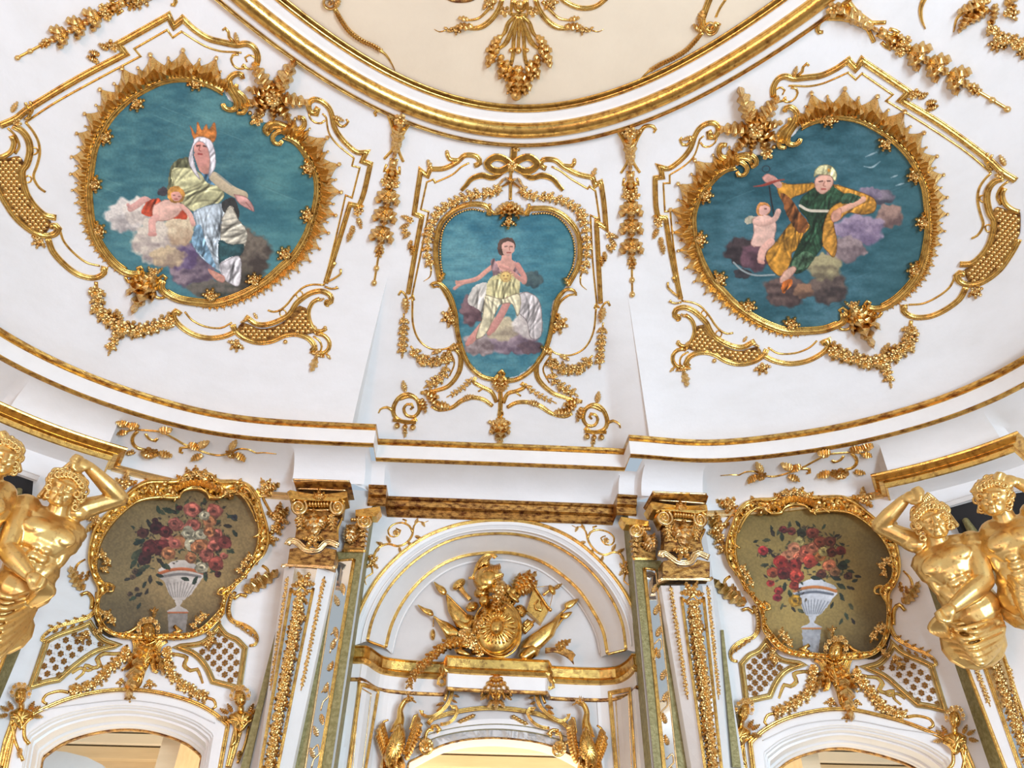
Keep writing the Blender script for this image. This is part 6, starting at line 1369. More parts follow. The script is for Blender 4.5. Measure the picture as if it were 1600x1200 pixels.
# gold lines of the arch
A=Piece('arch_moulding',780,820,S1,'gilt mouldings outlining the large round niche arch','moulding')
for nm,L,S,w_ in(('outer_gold',A1,S1,5.5),('middle_gold',A2,S2,4),('inner_gold',A3,S3,5)):
    A.S=S; A.mo(nm,L[::2]+[L[-1]],w_,prof='double',off=.01)
A.S=S1; A.mo('white_bead',mixl(A1,A2,.3)[::3],2.6,off=.02,m='white');A.mo('white_bead',mixl(A1,A2,.65)[::3],2.6,off=.02,m='white')
A.S=S2; A.mo('panel_foot',[A2[0],A3[0]],3.5,off=.0);A.mo('panel_foot',[A2[-1],A3[-1]],3.5,off=.0)
A.S=CB; A.mo('tympanum_bead',A4[::3],3,m='white',off=.01)
# corner scrolls beside the arch
HS=tps(k5([(265,90),(370,95),(190,150),(240,200),(145,230),(125,290),(85,380),(310,160)]),k5([(1110,120),(1010,115),(1200,185),(1150,240),(1230,260),(1240,320),(1275,425),(1070,185)]),5)
for H,lab in((None,'left'),(HS,'right')):
    P=Piece('spandrel_scroll',610,850,CF,f'gilt leafy scroll in the {lab} corner above the niche arch','ornament','corner scrolls',H)
    P.mo('scroll',k5([(370,97),(350,105),(325,100),(305,120),(300,150),(290,175),(265,200),(230,210),(190,200),(150,215),(130,245),(125,285)]),3.4,prof='double',taper=[(0,.3),(.3,1),(1,1)])
    P.mo('scroll',k5([(300,150),(285,120),(250,105),(210,115),(190,140),(200,165),(230,165),(245,140),(225,130)]),3.4,taper=[(0,1),(1,.6)]);P.mo('scroll',k5([(255,90),(270,95),(268,110)]),2.6)
    P.mo('scroll',k5([(115,300),(120,330),(95,345),(85,360),(92,383)]),3,taper=[(0,1),(1,.4)])
    for x,y,l,a in((310,165,9,-20),(280,190,9,-60),(240,215,8,-80),(200,195,10,120),(170,205,10,160),(150,215,8,-120),(310,110,8,60),(340,100,8,-60),(125,250,9,200)): P.put('acanthus',*k5([(x,y)])[0],l,a)
    P.put('rose',*k5([(225,150)])[0],4,0);P.cluster(*k5([(120,285)])[0],6,90,4,260)
# trophy of arms
t=lambda L:V(11,L)
P=Piece('trophy',785,960,CB,'gilt trophy of arms with helmet, oval shield, spears and banners in the niche','sculpture')
def bar(nm,L,w,off,**k): P.mo(nm,t(L),w,off=off,**k)
relief(P,'banner',t([(320,450),(340,600),(420,750),(560,800),(580,640),(510,620)]),.10,base=.02,rip=.25,nr=9,sm=False)
relief(P,'banner',t([(380,665),(430,740),(480,780),(590,790),(600,640),(480,650)]),.08,base=.05,rip=.3,nr=7,sm=False)
relief(P,'banner',t([(215,650),(300,790),(330,860),(440,860),(480,800),(350,700)]),.10,base=.02,rip=.25,nr=8,sm=False)
relief(P,'banner',t([(1371,600),(1300,660),(1180,740),(1000,870),(970,990),(1080,1000),(1180,930),(1290,820),(1345,670)]),.12,base=.02,rip=.22,nr=9,sm=False)
bar('spear_shaft',[(330,450),(560,680)],3,.10);bar('spear_shaft',[(215,645),(480,840)],3,.10);bar('spear_shaft',[(1360,610),(1100,880)],3,.10)
relief(P,'spear_head',t([(215,335),(260,360),(310,385),(335,430),(325,455),(290,455),(250,420)]),.05,base=.04);relief(P,'spear_head',t([(70,540),(140,570),(200,590),(215,640),(170,640),(110,600)]),.05,base=.04)
relief(P,'spear_head',K(540,780,.35,[(1040,445),(1015,480),(985,492),(975,470),(1000,452)]),.05,base=.04);relief(P,'spear_head',K(540,780,.35,[(1013,503),(990,532),(965,535),(960,515),(985,505)]),.05,base=.03)
P.mo('spear_shaft',[K(540,780,.35,[(1005,470)])[0],t([(1330,640)])[0],t([(1150,800)])[0]],3,off=.06);P.mo('spear_shaft',[K(540,780,.35,[(975,525)])[0],t([(1300,760)])[0]],3,off=.05)
bar('tassel_cord',[(215,660),(212,740)],1.3,.02);blob(P,'tassel',*t([(208,810)])[0],4,9,0,.05,.0,rip=.15)
bar('mallet_handle',[(440,360),(480,430),(545,500)],6,.05,prof='double',taper=[(0,1.7),(.4,1),(1,.9)]);blob(P,'mallet_head',*t([(440,360)])[0],12,7,40,.05,.05,rip=.12)
bar('quiver',[(940,420),(880,500),(850,540)],22,.04,prof='double');blob(P,'quiver_rim',*t([(915,470)])[0],14,5,-40,.05,.1)
for x,y,l,a in((930,420,30,70),(960,400,34,55),(1000,390,34,45),(990,430,32,30),(960,440,28,15),(1010,350,24,60)): P.put('acanthus',*t([(x,y)])[0],l*.8,a,off=.08,name='arrow_feather')
slab(P,'standard',t([(1110,385),(1250,580),(1175,705),(1045,590)]),.08,'gold');bar('standard_rod',[(1112,378),(1255,590)],3,.1);bar('standard_wreath',[(1150,500),(1120,530),(1130,580),(1170,590),(1190,550),(1170,510)],2.5,.09);bar('standard_pole',[(1190,460),(1240,420),(1290,390)],4,.1);blob(P,'pole_cap',*t([(1270,410)])[0],9,5,-60,.06,.08);P.put('acanthus',*t([(1290,400)])[0],12,30,off=.09);bar('cord',[(1130,385),(1240,375)],1,.08);bar('cord',[(1280,440),(1250,570)],1,.08);P.put('bead',*t([(1118,378)])[0],2.6,off=.1);P.put('bead',*t([(1255,588)])[0],2.6,off=.1)
blob(P,'mace_head',*t([(990,600)])[0],9,11,20,.09,.03)
for k in range(9): P.put('bead',*t([(990+35*math.cos(k*.7)*(.5+.4*(k%2)),600+45*math.sin(k*.7)*(.5+.4*(k%2)))])[0],1.8,off=.09,zs=2,name='spike')
bar('arrow_bundle',[(1000,780),(1080,700)],13,.05,prof='double');bar('bundle_band',[(1015,710),(1050,750)],4,.09)
for k in range(3): P.put('leaf',*t([(1060+k*14,715-k*6+10)])[0],7,45,off=.07)
# shield
e0=P.e; P.e=blob(P,'shield_rim',*t([(785,760)])[0],38,45,-14,.05,.16,m='gold')
blob(P,'shield_field',*t([(785,755)])[0],35,42,-14,.09,.165,rip=.0)
sx,sy=t([(780,742)])[0]
for k in range(22):
    a=k*2*PI/22; r0,r1=14,27+4*math.cos(a*2)
    c_,s_=math.cos(a),math.sin(a); P.mo('gadroon',[(sx+c_*r0*.85,sy+s_*r0),(sx+c_*(r0+r1)/2*.9+1,sy+s_*(r0+r1)/2*1.05),(sx+c_*r1*.98+1.5,sy+s_*r1*1.12+1)],4.2,off=.245,taper=[(0,.5),(.7,1),(1,.6)],hr=.9)
P.mo('shield_edge',[(sx+1+37*math.cos(a)*.98+math.sin(a)*4,sy+3+44*math.sin(a)) for a in [k*2*PI/26 for k in range(26)]],2.6,closed=True,off=.19)
blob(P,'shield_boss',sx,sy,11.5,14.5,-8,.10,.24,m='gold')
P.e=e0
# helmet
P.e=blob(P,'helmet_bowl',*t([(700,310)])[0],24,24,0,.22,.10,m='gold');blob(P,'helmet_neck',*t([(650,430)])[0],14,10,20,.12,.12)
bar('helmet_crest',[(525,305),(560,305),(580,270),(600,210),(640,140),(700,95),(745,92),(765,110),(745,125)],6,.16,prof='double',taper=[(0,.6),(.3,1),(1,.8)])
relief(P,'crest_plume',t([(600,230),(640,150),(700,100),(740,110),(715,150),(720,185),(660,195)]),.08,base=.14,rip=.15,nr=7)
bar('helmet_band',[(620,400),(700,370),(720,320),(780,280),(840,275)],4,.29,prof='double');bar('helmet_scroll',[(620,380),(650,400),(690,370),(690,330),(665,320),(655,345)],3,.29)
for k in range(8): P.put('acanthus',*t([(650+k*22,265-k*5)])[0],8,60+k*5,off=.28)
for k in range(6): P.put('bead',*t([(735+k*18,325-k*8)])[0],2,off=.29)
blob(P,'visor',*t([(800,390)])[0],13,13,0,.14,.18);blob(P,'cheek_piece',*t([(670,500)])[0],9,11,-20,.12,.18);blob(P,'helmet_cup',*t([(560,560)])[0],11,8,20,.12,.12)
P.e=e0
P.cluster(*t([(800,410)])[0],8,60,4,260,off=.3);P.cluster(*t([(800,470)])[0],8,-60,4,220,off=.27);P.put('acanthus',*t([(740,590)])[0],18,70,off=.24);P.put('acanthus',*t([(760,600)])[0],16,20,off=.24);P.cluster(*t([(640,720)])[0],8,120,4,200,off=.22);P.cluster(*t([(620,770)])[0],6,200,3,off=.2);P.put('acanthus',*t([(680,650)])[0],14,100,off=.24)
for x,y,r in((520,830,9),(480,820,7),(560,880,8),(600,940,7),(530,900,8),(620,980,6)): P.put('rose',*t([(x,y)])[0],r,x,off=.12,lift=.6,name='flower')
blob(P,'fruit',*t([(500,900)])[0],9,7,0,.12,.08);blob(P,'fruit',*t([(600,960)])[0],10,7,0,.12,.08)
relief(P,'rock',t([(390,940),(450,925),(520,960),(575,1000),(500,1005),(420,985)]),.14,sm=False,base=.05);relief(P,'rock',t([(960,1000),(1000,930),(1100,900),(1170,940),(1150,1000),(1060,1050),(990,1030)]),.14,sm=False,base=.05,rip=.2,nr=5)
# festoon and plumes lying over the niche cornice
G=Piece('leaf_festoon',700,1010,CB,'gilt leaf festoon hanging over the niche cornice left of the shield','garland')
pp=cr(t([(560,850),(420,880),(330,900),(220,980),(130,1070),(80,1120)])+V(9,[(500,150),(450,230),(400,320),(392,360)]),7)
for i in range(len(pp)-1):
    a=math.degrees(math.atan2(-(pp[i+1][1]-pp[i][1]),pp[i+1][0]-pp[i][0])); w_=15*(1-.45*i/len(pp))
    for q in(-30,30): G.put('leaf',pp[i][0],pp[i][1],w_,a+q+(6 if i%2 else -6),off=.16,asp=1.0)
    if i%2: G.put('bead',pp[i][0],pp[i][1],2.2,off=.18,name='berry')
G=Piece('plume',860,1030,CB,'dark gilt plumes curling over the niche cornice right of the banners','ornament')
for k in range(7): G.mo('plume_feather',K(780,1020,.189,[(380,0-6*k),(460+8*k,-10-4*k),(540+10*k,20-5*k),(590+6*k,60-7*k),(618-3*k,96-9*k)]),3.5,off=.2,taper=[(0,.6),(.5,1),(1,.4)],m='goldbrown')
G.put('acanthus',868,1012,22,25,off=.2);G.put('acanthus',872,1018,18,50,off=.2);G.mo('tip_curl',K(780,1020,.189,[(470,-30),(520,-60),(530,-90),(500,-80)]),3,off=.2)
# shell keystone and scrolls over the centre door
P=Piece('keystone_shell',775,1060,CB,'gilt shell and scroll cartouche under the niche cornice above the central door','ornament')
P.H=None
for q in(-1,1):
    c=775; W=lambda L:[(c+q*(x-1300)*.15,1020+y*.15) for x,y in L]
    P.mo('scroll',W([(1300,200),(1330,225),(1350,190),(1340,150),(1300,140)]),4,off=.15);P.mo('scroll',W([(1395,240),(1370,235),(1350,270),(1370,330),(1400,360),(1390,400),(1350,390),(1360,365)]),4.5,off=.14)
    P.mo('scroll',W([(1350,300),(1330,360),(1340,430),(1320,480)]),4,off=.14);P.mo('scroll',W([(1400,390),(1440,400),(1430,450),(1390,450)]),3.6,off=.12)
    for x,y,l,a in((1400,370,16,15),(1430,350,14,0),(1390,430,12,-40),(1340,490,12,-60)): P.put('acanthus',*W([(x,y)])[0],l,a if q>0 else 180-a,off=.11)
    P.put('leaf',*W([(1300,530)])[0],10,30 if q>0 else 150,off=.08)
for a in(-90,-72,-108,-56,-124): P.put('acanthus',775,1052,36,a,off=.14,asp=.45)
P.put('acanthus',775,1090,16,-90,off=.1)
P=Piece('door_surround',775,1108,CB,'white segmental arched surround of the central door edged with gold','door frame')
P.mo('gold_edge',V(9,[(590,745),(640,690),(750,650),(870,620),(1000,595),(1150,578),(1300,575),(1467,588),(1600,608),(1750,640),(1900,690),(2000,735),(2055,790)]),6,prof='double',off=.04)
dI=[(637,1290),(637,1192,1),(685,1167),(715,1158),(745,1154),(775,1153),(805,1155),(840,1160),(875,1171),(922,1196,1),(930,1290)]
dO=[(612,1290),(616,1170,1),(660,1142),(700,1131),(740,1125),(775,1123),(810,1125),(850,1132),(895,1146),(938,1170,1),(950,1290)]
a=rs(cr(dO,4),80);b=rs(cr(dI,4),80)
loft('white_band',[(a,CB,0),(a,CB,.03),(mixl(a,b,.25),CB,.03),(mixl(a,b,.28),CB,.015),(mixl(a,b,.5),CB,.015),(mixl(a,b,.55),CB,-.0),(b,CB,-.0)],'white',P.e,None,False)
f0=[CB.pt(x,y,0)[0] for x,y in b]; bk=[[q-cn*d_ for q in f0] for d_ in(0,.02,.3)]
vs=[q for r in bk for q in r]; nb=len(f0); mesh('reveal',vs,[(k*nb+j,k*nb+nb+j,k*nb+nb+j+1,k*nb+j+1) for k in range(2) for j in range(nb-1)],P.e,'white'); P.mo('brown_inner_edge',[(p[0],p[1]) for p in b[::2]],2.6,m='goldbrown',off=.0)
for s_ in(.0,.5): P.mo('thin_line',[(x,y) for x,y in mixl(a,b,.28+s_*.54)][4:-4:3],1.1,m='olive',off=.02)
for H,lab in((None,'left'),(HN,'right')):
    P=Piece('door_scroll',685,1080,CB,f'gilt leafy C-scroll over the {lab} side of the central door arch','ornament','door arch scrolls',H)
    v9=lambda L:V(9,L)
    P.mo('c_scroll',v9([(720,200),(740,215),(735,250),(705,270),(695,320),(730,340),(770,320),(780,280),(810,290),(840,360),(835,440),(800,530),(740,600),(650,660),(570,665),(530,640),(520,615),(545,620)]),5.5,prof='double',off=.08,taper=[(0,.5),(.4,1),(1,.7)])
    P.mo('c_scroll',v9([(760,270),(790,350),(790,420),(760,500)]),4,off=.07);
    for x,y,l,a in((860,310,9,20),(870,370,8,0),(860,440,8,-20),(840,490,8,-30),(760,520,11,200),(740,560,10,220),(880,290,10,60),(720,210,8,90)): P.put('acanthus',*v9([(x,y)])[0],l,a,off=.08)
    P.mo('strap_scroll',v9([(860,590),(850,570),(880,565),(900,600),(880,660),(840,710),(780,740),(720,745)]),4,off=.08,prof='double');P.mo('strap_scroll',v9([(620,770),(680,760),(715,800),(680,830)]),4,off=.08)
    P.mo('strap_scroll',v9([(650,800),(600,800),(570,850),(565,930),(575,960)]),4.5,off=.08)
    cx,cy=v9([(572,975)])[0]; P.mo('disc_rim',[(cx+10*math.cos(q*.45),cy+12*math.sin(q*.45)) for q in range(14)],3,closed=True,off=.08); P.put('rose',cx,cy,9,0,off=.08,lift=.4,name='flower');P.put('leaf',cx-8,cy-10,10,150,off=.08)
    for k in range(5): P.put('bead',*v9([(930+k*32,715-k*14)])[0],3,off=.03,name='berry')
    P.mo('tail',v9([(900,720),(980,710),(1050,670),(1085,645)]),2,off=.03)
    Bd=Piece('bird',610,1150,CB,f'gilt long-necked bird with folded wings, {lab} side of the central door','bird','door birds',H)
    Bd.mo('neck',v9([(400,485),(355,500),(320,550),(300,610),(305,680),(280,760),(260,840)]),11,off=.12,taper=[(0,.65),(.4,.7),(1,1.7)],hr=1)
    blob(Bd,'head',*v9([(400,482)])[0],7,5,10,.07,.13); Bd.put('leaf',*v9([(425,490)])[0],7,-35,off=.15,name='beak',asp=.9);Bd.put('bead',*v9([(405,478)])[0],1.4,off=.2,name='eye')
    for a in(80,100,125): Bd.put('blade',*v9([(390,465)])[0],7,a,off=.15,name='crest_feather')
    relief(Bd,'body',v9([(300,720),(350,800),(360,900),(340,1000),(300,1100),(200,1200),(150,1200),(130,1050),(180,900),(230,800)]),.20,base=.05,rip=.05,nr=20)
    rr=random.Random(3)
    for k in range(34):
        u,v=rr.random(),rr.random(); Bd.put('leaf',*v9([(190+130*u-60*(v-.5)+10,790+400*v)])[0],9,-95+rr.uniform(-18,18),off=.25-.12*abs(u-.5),name='feather')
    for k in range(9): Bd.put('leaf',*v9([(130+k*7,730+k*34)])[0],24,-112+k*2,off=.13,name='wing_feather',asp=.9)
    for k in range(9): Bd.put('leaf',*v9([(470-k*8,660+k*34)])[0],24,-78-k*3,off=.13,name='wing_feather',asp=.9)
    Bd.mo('wing_edge',v9([(180,700),(130,720),(105,780),(110,900)]),4,off=.12,taper=[(0,.6),(.5,1),(1,.3)]);Bd.mo('wing_edge',v9([(490,650),(450,660),(430,720),(400,800)]),4,off=.12,taper=[(0,1),(1,.5)])
    for k in range(7): Bd.put('blade',*v9([(130+k*32,1080+8*(k%2))])[0],34,-92,off=.1,name='tail_feather',asp=1.3)
# ---- the rooms beyond the doors
y1=6.95
E_=empty('next_room',(0,9.5,0),'cream coved room seen through the three doorways','room')
E_['label']='cream and white panelled room glimpsed through the arched doorways'
bx=lambda n_,*a,m='cream': box(n_,*a,parent=E_,m=m)
zc=3.78
bx('room_ceiling',-7,7,y1,12,zc,zc+.1,m='creamlight')
bx('room_wall',-7,7,9.6,9.7,0,zc)
for yy,zz,h_ in((9.25,zc-.10,.10),(9.35,zc-.22,.10),(9.45,zc-.36,.12)): bx('room_cornice',-7,7,yy,9.62,zz,zz+h_,m='cream' if h_>.11 else 'creamlight')
for x in(-2.6,2.9): bx('room_partition',x-.08,x+.08,y1,9.6,0,zc)
for x,s in((-2.68,-1),(2.98,1)):
    for d,z_,m_ in((.10,.10,'cream'),(.22,.22,'creamlight'),(.38,.36,'cream')): bx('room_cornice',min(x,x+s*(.6-d)),max(x,x+s*(.6-d)),y1+.3,9.6,zc-z_,zc-z_+.11,m=m_)
for x0,x1 in((-6.2,-4.2),(4.6,6.6),(-1.6,1.9)):
    for a in((x0,x1,7.6,7.66),(x0,x1,9.0,9.06),(x0,x0+.06,7.6,9.06),(x1-.06,x1,7.6,9.06)): bx('ceiling_frame',*a,zc-.05,zc,m='white')
l=bpy.data.lights.new('room_fill_light','AREA');l.shape='RECTANGLE';l.size=9;l.size_y=1.6;l.energy=260;l.color=(1,.86,.66);o=bpy.data.objects.new('room_fill_light',l);C.objects.link(o);o.location=(0,8.2,1.2);o.rotation_euler=(PI,0,0)  # added area fill to brighten the next room, not a real lamp
# white arched inner door seen through the left doorway
for x0,lab in((-4.15,'white arched inner door seen through the left doorway'),):
    P_=empty('inner_door',(x0,7.9,0),lab,'door')
    pts=[(x0-.75+.0,z) for z in(0,2.9)]+[(x0-.75*math.cos(k*PI/10),2.9+.28*math.sin(k*PI/10)) for k in range(1,10)]+[(x0+.75,2.9),(x0+.75,0)]
    for nm,s0,s1,y,m in(('door_frame',1.0,.84,7.9,'white'),('gold_fillet',.84,.81,7.88,'gold'),('door_panel',.81,.62,7.9,'white'),('panel_fillet',.62,.60,7.88,'gold'),('panel_field',.60,.0,7.93,'cream')):
        vs=[];n=len(pts)
        for s_ in(s0,s1): vs+=[(x0+(x-x0)*s_,y,z if z<.1 else 1.5+(z-1.5)*s_) for x,z in pts]
        vs+=[(v[0],v[1]+.05,v[2]) for v in vs]
        fs=[(j,j+1,n+j+1,n+j) for j in range(n-1)]+[(j,j+1,2*n+j+1,2*n+j) for j in range(n-1)]
        mesh(nm,vs,fs,P_,m)
# ================================================================= GILDED STATUES (atlantes)
class Statue:
    def __init__(s,ax,ay,hd,lab,H=None):
        """anchor pixel, horizontal distance from the camera; H mirrors the pose"""
        d=ray(ax,ay); k=hd/math.hypot(d.x,d.y); A=CAM+d*k; n=Vector((-d.x,-d.y,0)).normalized()
        # turn the figure a little towards the middle of the room
        s.S=plane_surf(A,n,(ax,ay),size=60); s.n=n; s.A=A; s.H=H; s.sc=(A-CAM).length/F*.93
        s.e=empty('statue',A-Vector((0,0,.55)),lab,'statue','gilded half-figures under the cornice'); s.bm=None; s.V=[];s.Fc=[]
        d2=ray(ax,ay); s.up=Vector((0,0,1)); s.right=s.n.cross(s.up)*-1; s.right.normalize()
    def p(s,x,y,dep=0):
        if s.H: x,y=s.H(x,y)
        return s.S.pt(x,y,dep*1.17)[0]
    def ell(s,x,y,dep,rx,ry,rz,rot=0,seg=14):
        """ellipsoid, radii in px; rot in photo degrees"""
        c=s.p(x,y,dep); x1=s.p(x+math.cos(math.radians(rot)),y-math.sin(math.radians(rot)),dep)-c; y1=s.p(x-math.sin(math.radians(rot)),y-math.cos(math.radians(rot)),dep)-c
        x1=x1.normalized()*s.sc*rx; y1=(y1-x1*(y1.dot(x1)/x1.dot(x1))).normalized()*s.sc*ry; z1=s.view(x,y)*s.sc*rz
        b=len(s.V); n=seg;m=seg//2
        for j in range(m+1):
            a=PI*j/m
            for k in range(n): t=2*PI*k/n; s.V.append(c+x1*(math.sin(a)*math.cos(t))+y1*(math.cos(a))+z1*(math.sin(a)*math.sin(t)))
        for j in range(m):
            for k in range(n): s.Fc.append((b+j*n+k,b+j*n+(k+1)%n,b+(j+1)*n+(k+1)%n,b+(j+1)*n+k))
    def view(s,x,y):
        if s.H: x,y=s.H(x,y)
        return -ray(x,y)
    def limb(s,pts,seg=12):
        """pts: (x,y,depth,radius px) chain, smoothly tapering"""
        P=[(s.p(a,b,c),r*s.sc) for a,b,c,r in pts]; Q_=[]
        for i in range(len(P)-1):
            for k in range(6):
                t=k/6; p0=P[max(0,i-1)][0];p1=P[i][0];p2=P[i+1][0];p3=P[min(len(P)-1,i+2)][0]
                q=((p1*2)+(p2-p0)*t+(p0*2-p1*5+p2*4-p3)*t*t+(p1*3-p0-p2*3+p3)*t**3)*.5; Q_.append((q,P[i][1]*(1-t)+P[i+1][1]*t))
        Q_.append(P[-1]); b=len(s.V); ref=None
        for i,(c,r) in enumerate(Q_):
            tg=(Q_[min(i+1,len(Q_)-1)][0]-Q_[max(i-1,0)][0]).normalized(); u=tg.cross(Vector((.3,.2,1))).normalized(); v=tg.cross(u)
            for k in range(seg): a=2*PI*k/seg; s.V.append(c+u*r*math.cos(a)+v*r*math.sin(a))
        n=len(Q_)
        for i in range(n-1):
            for k in range(seg): s.Fc.append((b+i*seg+k,b+i*seg+(k+1)%seg,b+(i+1)*seg+(k+1)%seg,b+(i+1)*seg+k))
        s.Fc.append(tuple(b+k for k in range(seg)));s.Fc.append(tuple(b+(n-1)*seg+k for k in reversed(range(seg))))
        for c,r in(Q_[0],Q_[-1]):
            b=len(s.V)
            for j in range(7):
                a=PI*j/6
                for k in range(10): t=2*PI*k/10; s.V.append(c+Vector((math.sin(a)*math.cos(t),math.sin(a)*math.sin(t),math.cos(a)))*r)
            for j in range(6):
                for k in range(10): s.Fc.append((b+j*10+k,b+j*10+(k+1)%10,b+(j+1)*10+(k+1)%10,b+(j+1)*10+k))
    def flush(s,name,vox,smooth=2,m='statue'):
        o=mesh(name,s.V,s.Fc,s.e,m,None,True); s.V=[];s.Fc=[]
        r=o.modifiers.new('skin','REMESH'); r.mode='VOXEL'; r.voxel_size=vox; r.use_smooth_shade=True
        sm=o.modifiers.new('soften','SMOOTH'); sm.factor=.5; sm.iterations=smooth
        return o
def build_statue(st,J):
    """J: joint pixels for a figure whose raised arm is on the picture's right"""
    g=lambda k:J[k]; u=J.get('u',1.0)                 # u = size in pixels relative to the left-hand figure
    hx,hy=g('head'); tl=J.get('tilt',-22); hr=J.get('hr',-14)
    c,s=math.cos(math.radians(tl)),math.sin(math.radians(tl))
    nx,ny=g('neck'); wx,wy=g('waist')
    E_=st.ell; L_=st.limb
    ax_=math.degrees(math.atan2(-(ny-wy),nx-wx))-90   # lean of the trunk in the photo
    ca,sa=math.cos(math.radians(ax_)),math.sin(math.radians(ax_))
    def B_(a,b): # trunk coords: a right, b up from waist (px of reference figure)
        a*=u;b*=u; return (wx+a*ca-b*sa,wy-(a*sa+b*ca))
    T_=math.hypot(nx-wx,ny-wy)/u
    # trunk
    E_(*B_(0,T_*.02),.10,35*u,34*u,26*u,ax_);E_(*B_(0,T_*.30),.11,33*u,36*u,25*u,ax_);E_(*B_(2,T_*.62),.13,44*u,34*u,30*u,ax_);E_(*B_(2,T_*.80),.12,47*u,22*u,24*u,ax_)
    E_(*B_(0,-T_*.25),.10,38*u,32*u,28*u,ax_)
    # muscles
    for q in(-1,1):
        E_(*B_(q*20+2,T_*.69),.225,20*u,13*u,7.5*u,ax_-q*8); E_(*B_(q*36,T_*.48),.13,9*u,26*u,16*u,ax_+q*8)
        for k in range(3): E_(*B_(q*8,T_*(.40-.15*k)),.215-.012*k,8*u,7.2*u,6*u,ax_)
        E_(*B_(q*22,T_*.12),.16,10*u,16*u,10*u,ax_-q*15)
        E_(*B_(q*22,T_*.66-4),.275,2*u,2*u,2*u)
        E_(*B_(q*24,T_*.94),.15,22*u,4*u,6*u,ax_-q*6)
    # neck and head
    L_([(nx,ny+4*u,.14,15*u),(hx*.35+nx*.65,hy*.35+ny*.65,.17,13.5*u),(hx,hy,.2,12*u)])
    def Hd(a,b): a*=u;b*=u; return (hx+a*math.cos(math.radians(hr))+b*math.sin(math.radians(hr)),hy+a*math.sin(math.radians(hr))*-1*-1-b*math.cos(math.radians(hr)))
    def Hd(a,b):
        r=math.radians(hr); a*=u*1.2;b*=u*1.2; return (hx+a*math.cos(r)-b*math.sin(r)*-1, hy+a*math.sin(r)-b*math.cos(r))
    hd=.25
    v=u*1.2
    E_(*Hd(0,5),hd,20*v,22*v,20*v,-hr); E_(*Hd(-2,-8),hd+.03,14.5*v,17*v,13*v,-hr)
    fo=-3                                            # the face looks a little to the picture's left
    E_(*Hd(fo,-19.5),hd+.085,5.5*v,4*v,4.5*v,-hr)                                   # chin
    L_([(*Hd(fo-1,3),hd+.105,2.6*v),(*Hd(fo-1.5,-3),hd+.13,2.7*v),(*Hd(fo-1.5,-7),hd+.142,3.5*v)])  # nose
    for q in(-1,1):
        E_(*Hd(fo+q*7,4.6),hd+.095,6*v,2.0*v,3*v,-hr-q*8);E_(*Hd(fo+q*7,.4),hd+.088,3.4*v,1.9*v,3.0*v,-hr);E_(*Hd(fo+q*8,-7),hd+.075,5.6*v,5*v,4.6*v,-hr)
        E_(*Hd(fo+q*2.6-.5,-7.6),hd+.125,2*v,1.5*v,2*v)
    E_(*Hd(fo-.5,-11.8),hd+.108,4.8*v,1.4*v,2.6*v,-hr);E_(*Hd(fo-.5,-14.6),hd+.104,4.2*v,1.6*v,2.6*v,-hr)
    # arms
    L_([(*g('sh_r'),.12,17*u),(*[.5*(a+b) for a,b in zip(g('sh_r'),g('el_r'))],.16,13.5*u),(*g('el_r'),.2,11.5*u)]); E_(*g('sh_r'),.13,19*u,17*u,17*u)
    L_([(*g('el_r'),.2,11.5*u),(*[.6*a+.4*b for a,b in zip(g('el_r'),g('wr_r'))],.24,12*u),(*g('wr_r'),.27,7.6*u)])
    L_([(*g('sh_l'),.12,19*u),(*[.5*(a+b) for a,b in zip(g('sh_l'),g('el_l'))],.17,15*u),(*g('el_l'),.19,12.5*u)]); E_(*g('sh_l'),.14,21*u,20*u,18*u)
    L_([(*g('el_l'),.19,12.5*u),(*[.6*a+.4*b for a,b in zip(g('el_l'),g('wr_l'))],.24,13*u),(*g('wr_l'),.29,8*u)])
    # hands: palm, four fingers, thumb
    def hand(w_,p_,dep,curl,sp=1,side=1):
        dx,dy=p_[0]-w_[0],p_[1]-w_[1]; L=math.hypot(dx,dy); dx/=L;dy/=L; px_,py_=-dy*side,dx*side
        E_((w_[0]+p_[0])/2,(w_[1]+p_[1])/2,dep,10.5*u,9*u,5.5*u,math.degrees(math.atan2(-dy,dx)))
        for k,(o,l) in enumerate(((-7.5,14),(-2.5,17),(2.5,16),(7,13))):
            o*=u*sp;l*=u
            a=(p_[0]+px_*o,p_[1]+py_*o); b=(a[0]+dx*l*.45,a[1]+dy*l*.45); e=(a[0]+dx*l*(1-.35*curl)+px_*curl*2,a[1]+dy*l*(1-.35*curl))
            L_([(*a,dep+.01,3.2*u),(*b,dep+.03+.012*curl,3.0*u),(*e,dep+.02-.02*curl,2.3*u)],8)
        m_=((w_[0]*.6+p_[0]*.4)+px_*-9*u,(w_[1]*.6+p_[1]*.4)+py_*-9*u); L_([(*m_,dep,3.8*u),(m_[0]+dx*8*u-px_*5*u,m_[1]+dy*8*u-py_*5*u,dep+.02,3.4*u),(m_[0]+dx*15*u-px_*3*u,m_[1]+dy*15*u-py_*3*u,dep+.03,2.6*u)],8)
    hand(g('wr_r'),g('ha_r'),.30,.5);hand(g('wr_l'),g('ha_l'),.33,1.0,side=-1)
    st.flush('body',.008,2)
    # hair
    rr=random.Random(int(hx))
    def curl(x,y,dep,r,a0):
        n=9; L_([(x+r*(1-.5*k/n)*math.cos(a0+k*.85),y+r*(1-.5*k/n)*math.sin(a0+k*.85),dep+.012*k/n,r*.36*(1-.3*k/n)) for k in range(n)],6)
    for k in range(40):
        a=-.3+(PI+.6)*((k*.618)%1); R=rr.uniform(15,23.5); x,y=Hd(R*math.cos(a)*1.05,3+R*math.sin(a)); curl(x,y,hd+.05-.004*(R-15)*1.5+rr.uniform(-.01,.02),5.2*v,rr.uniform(0,6))
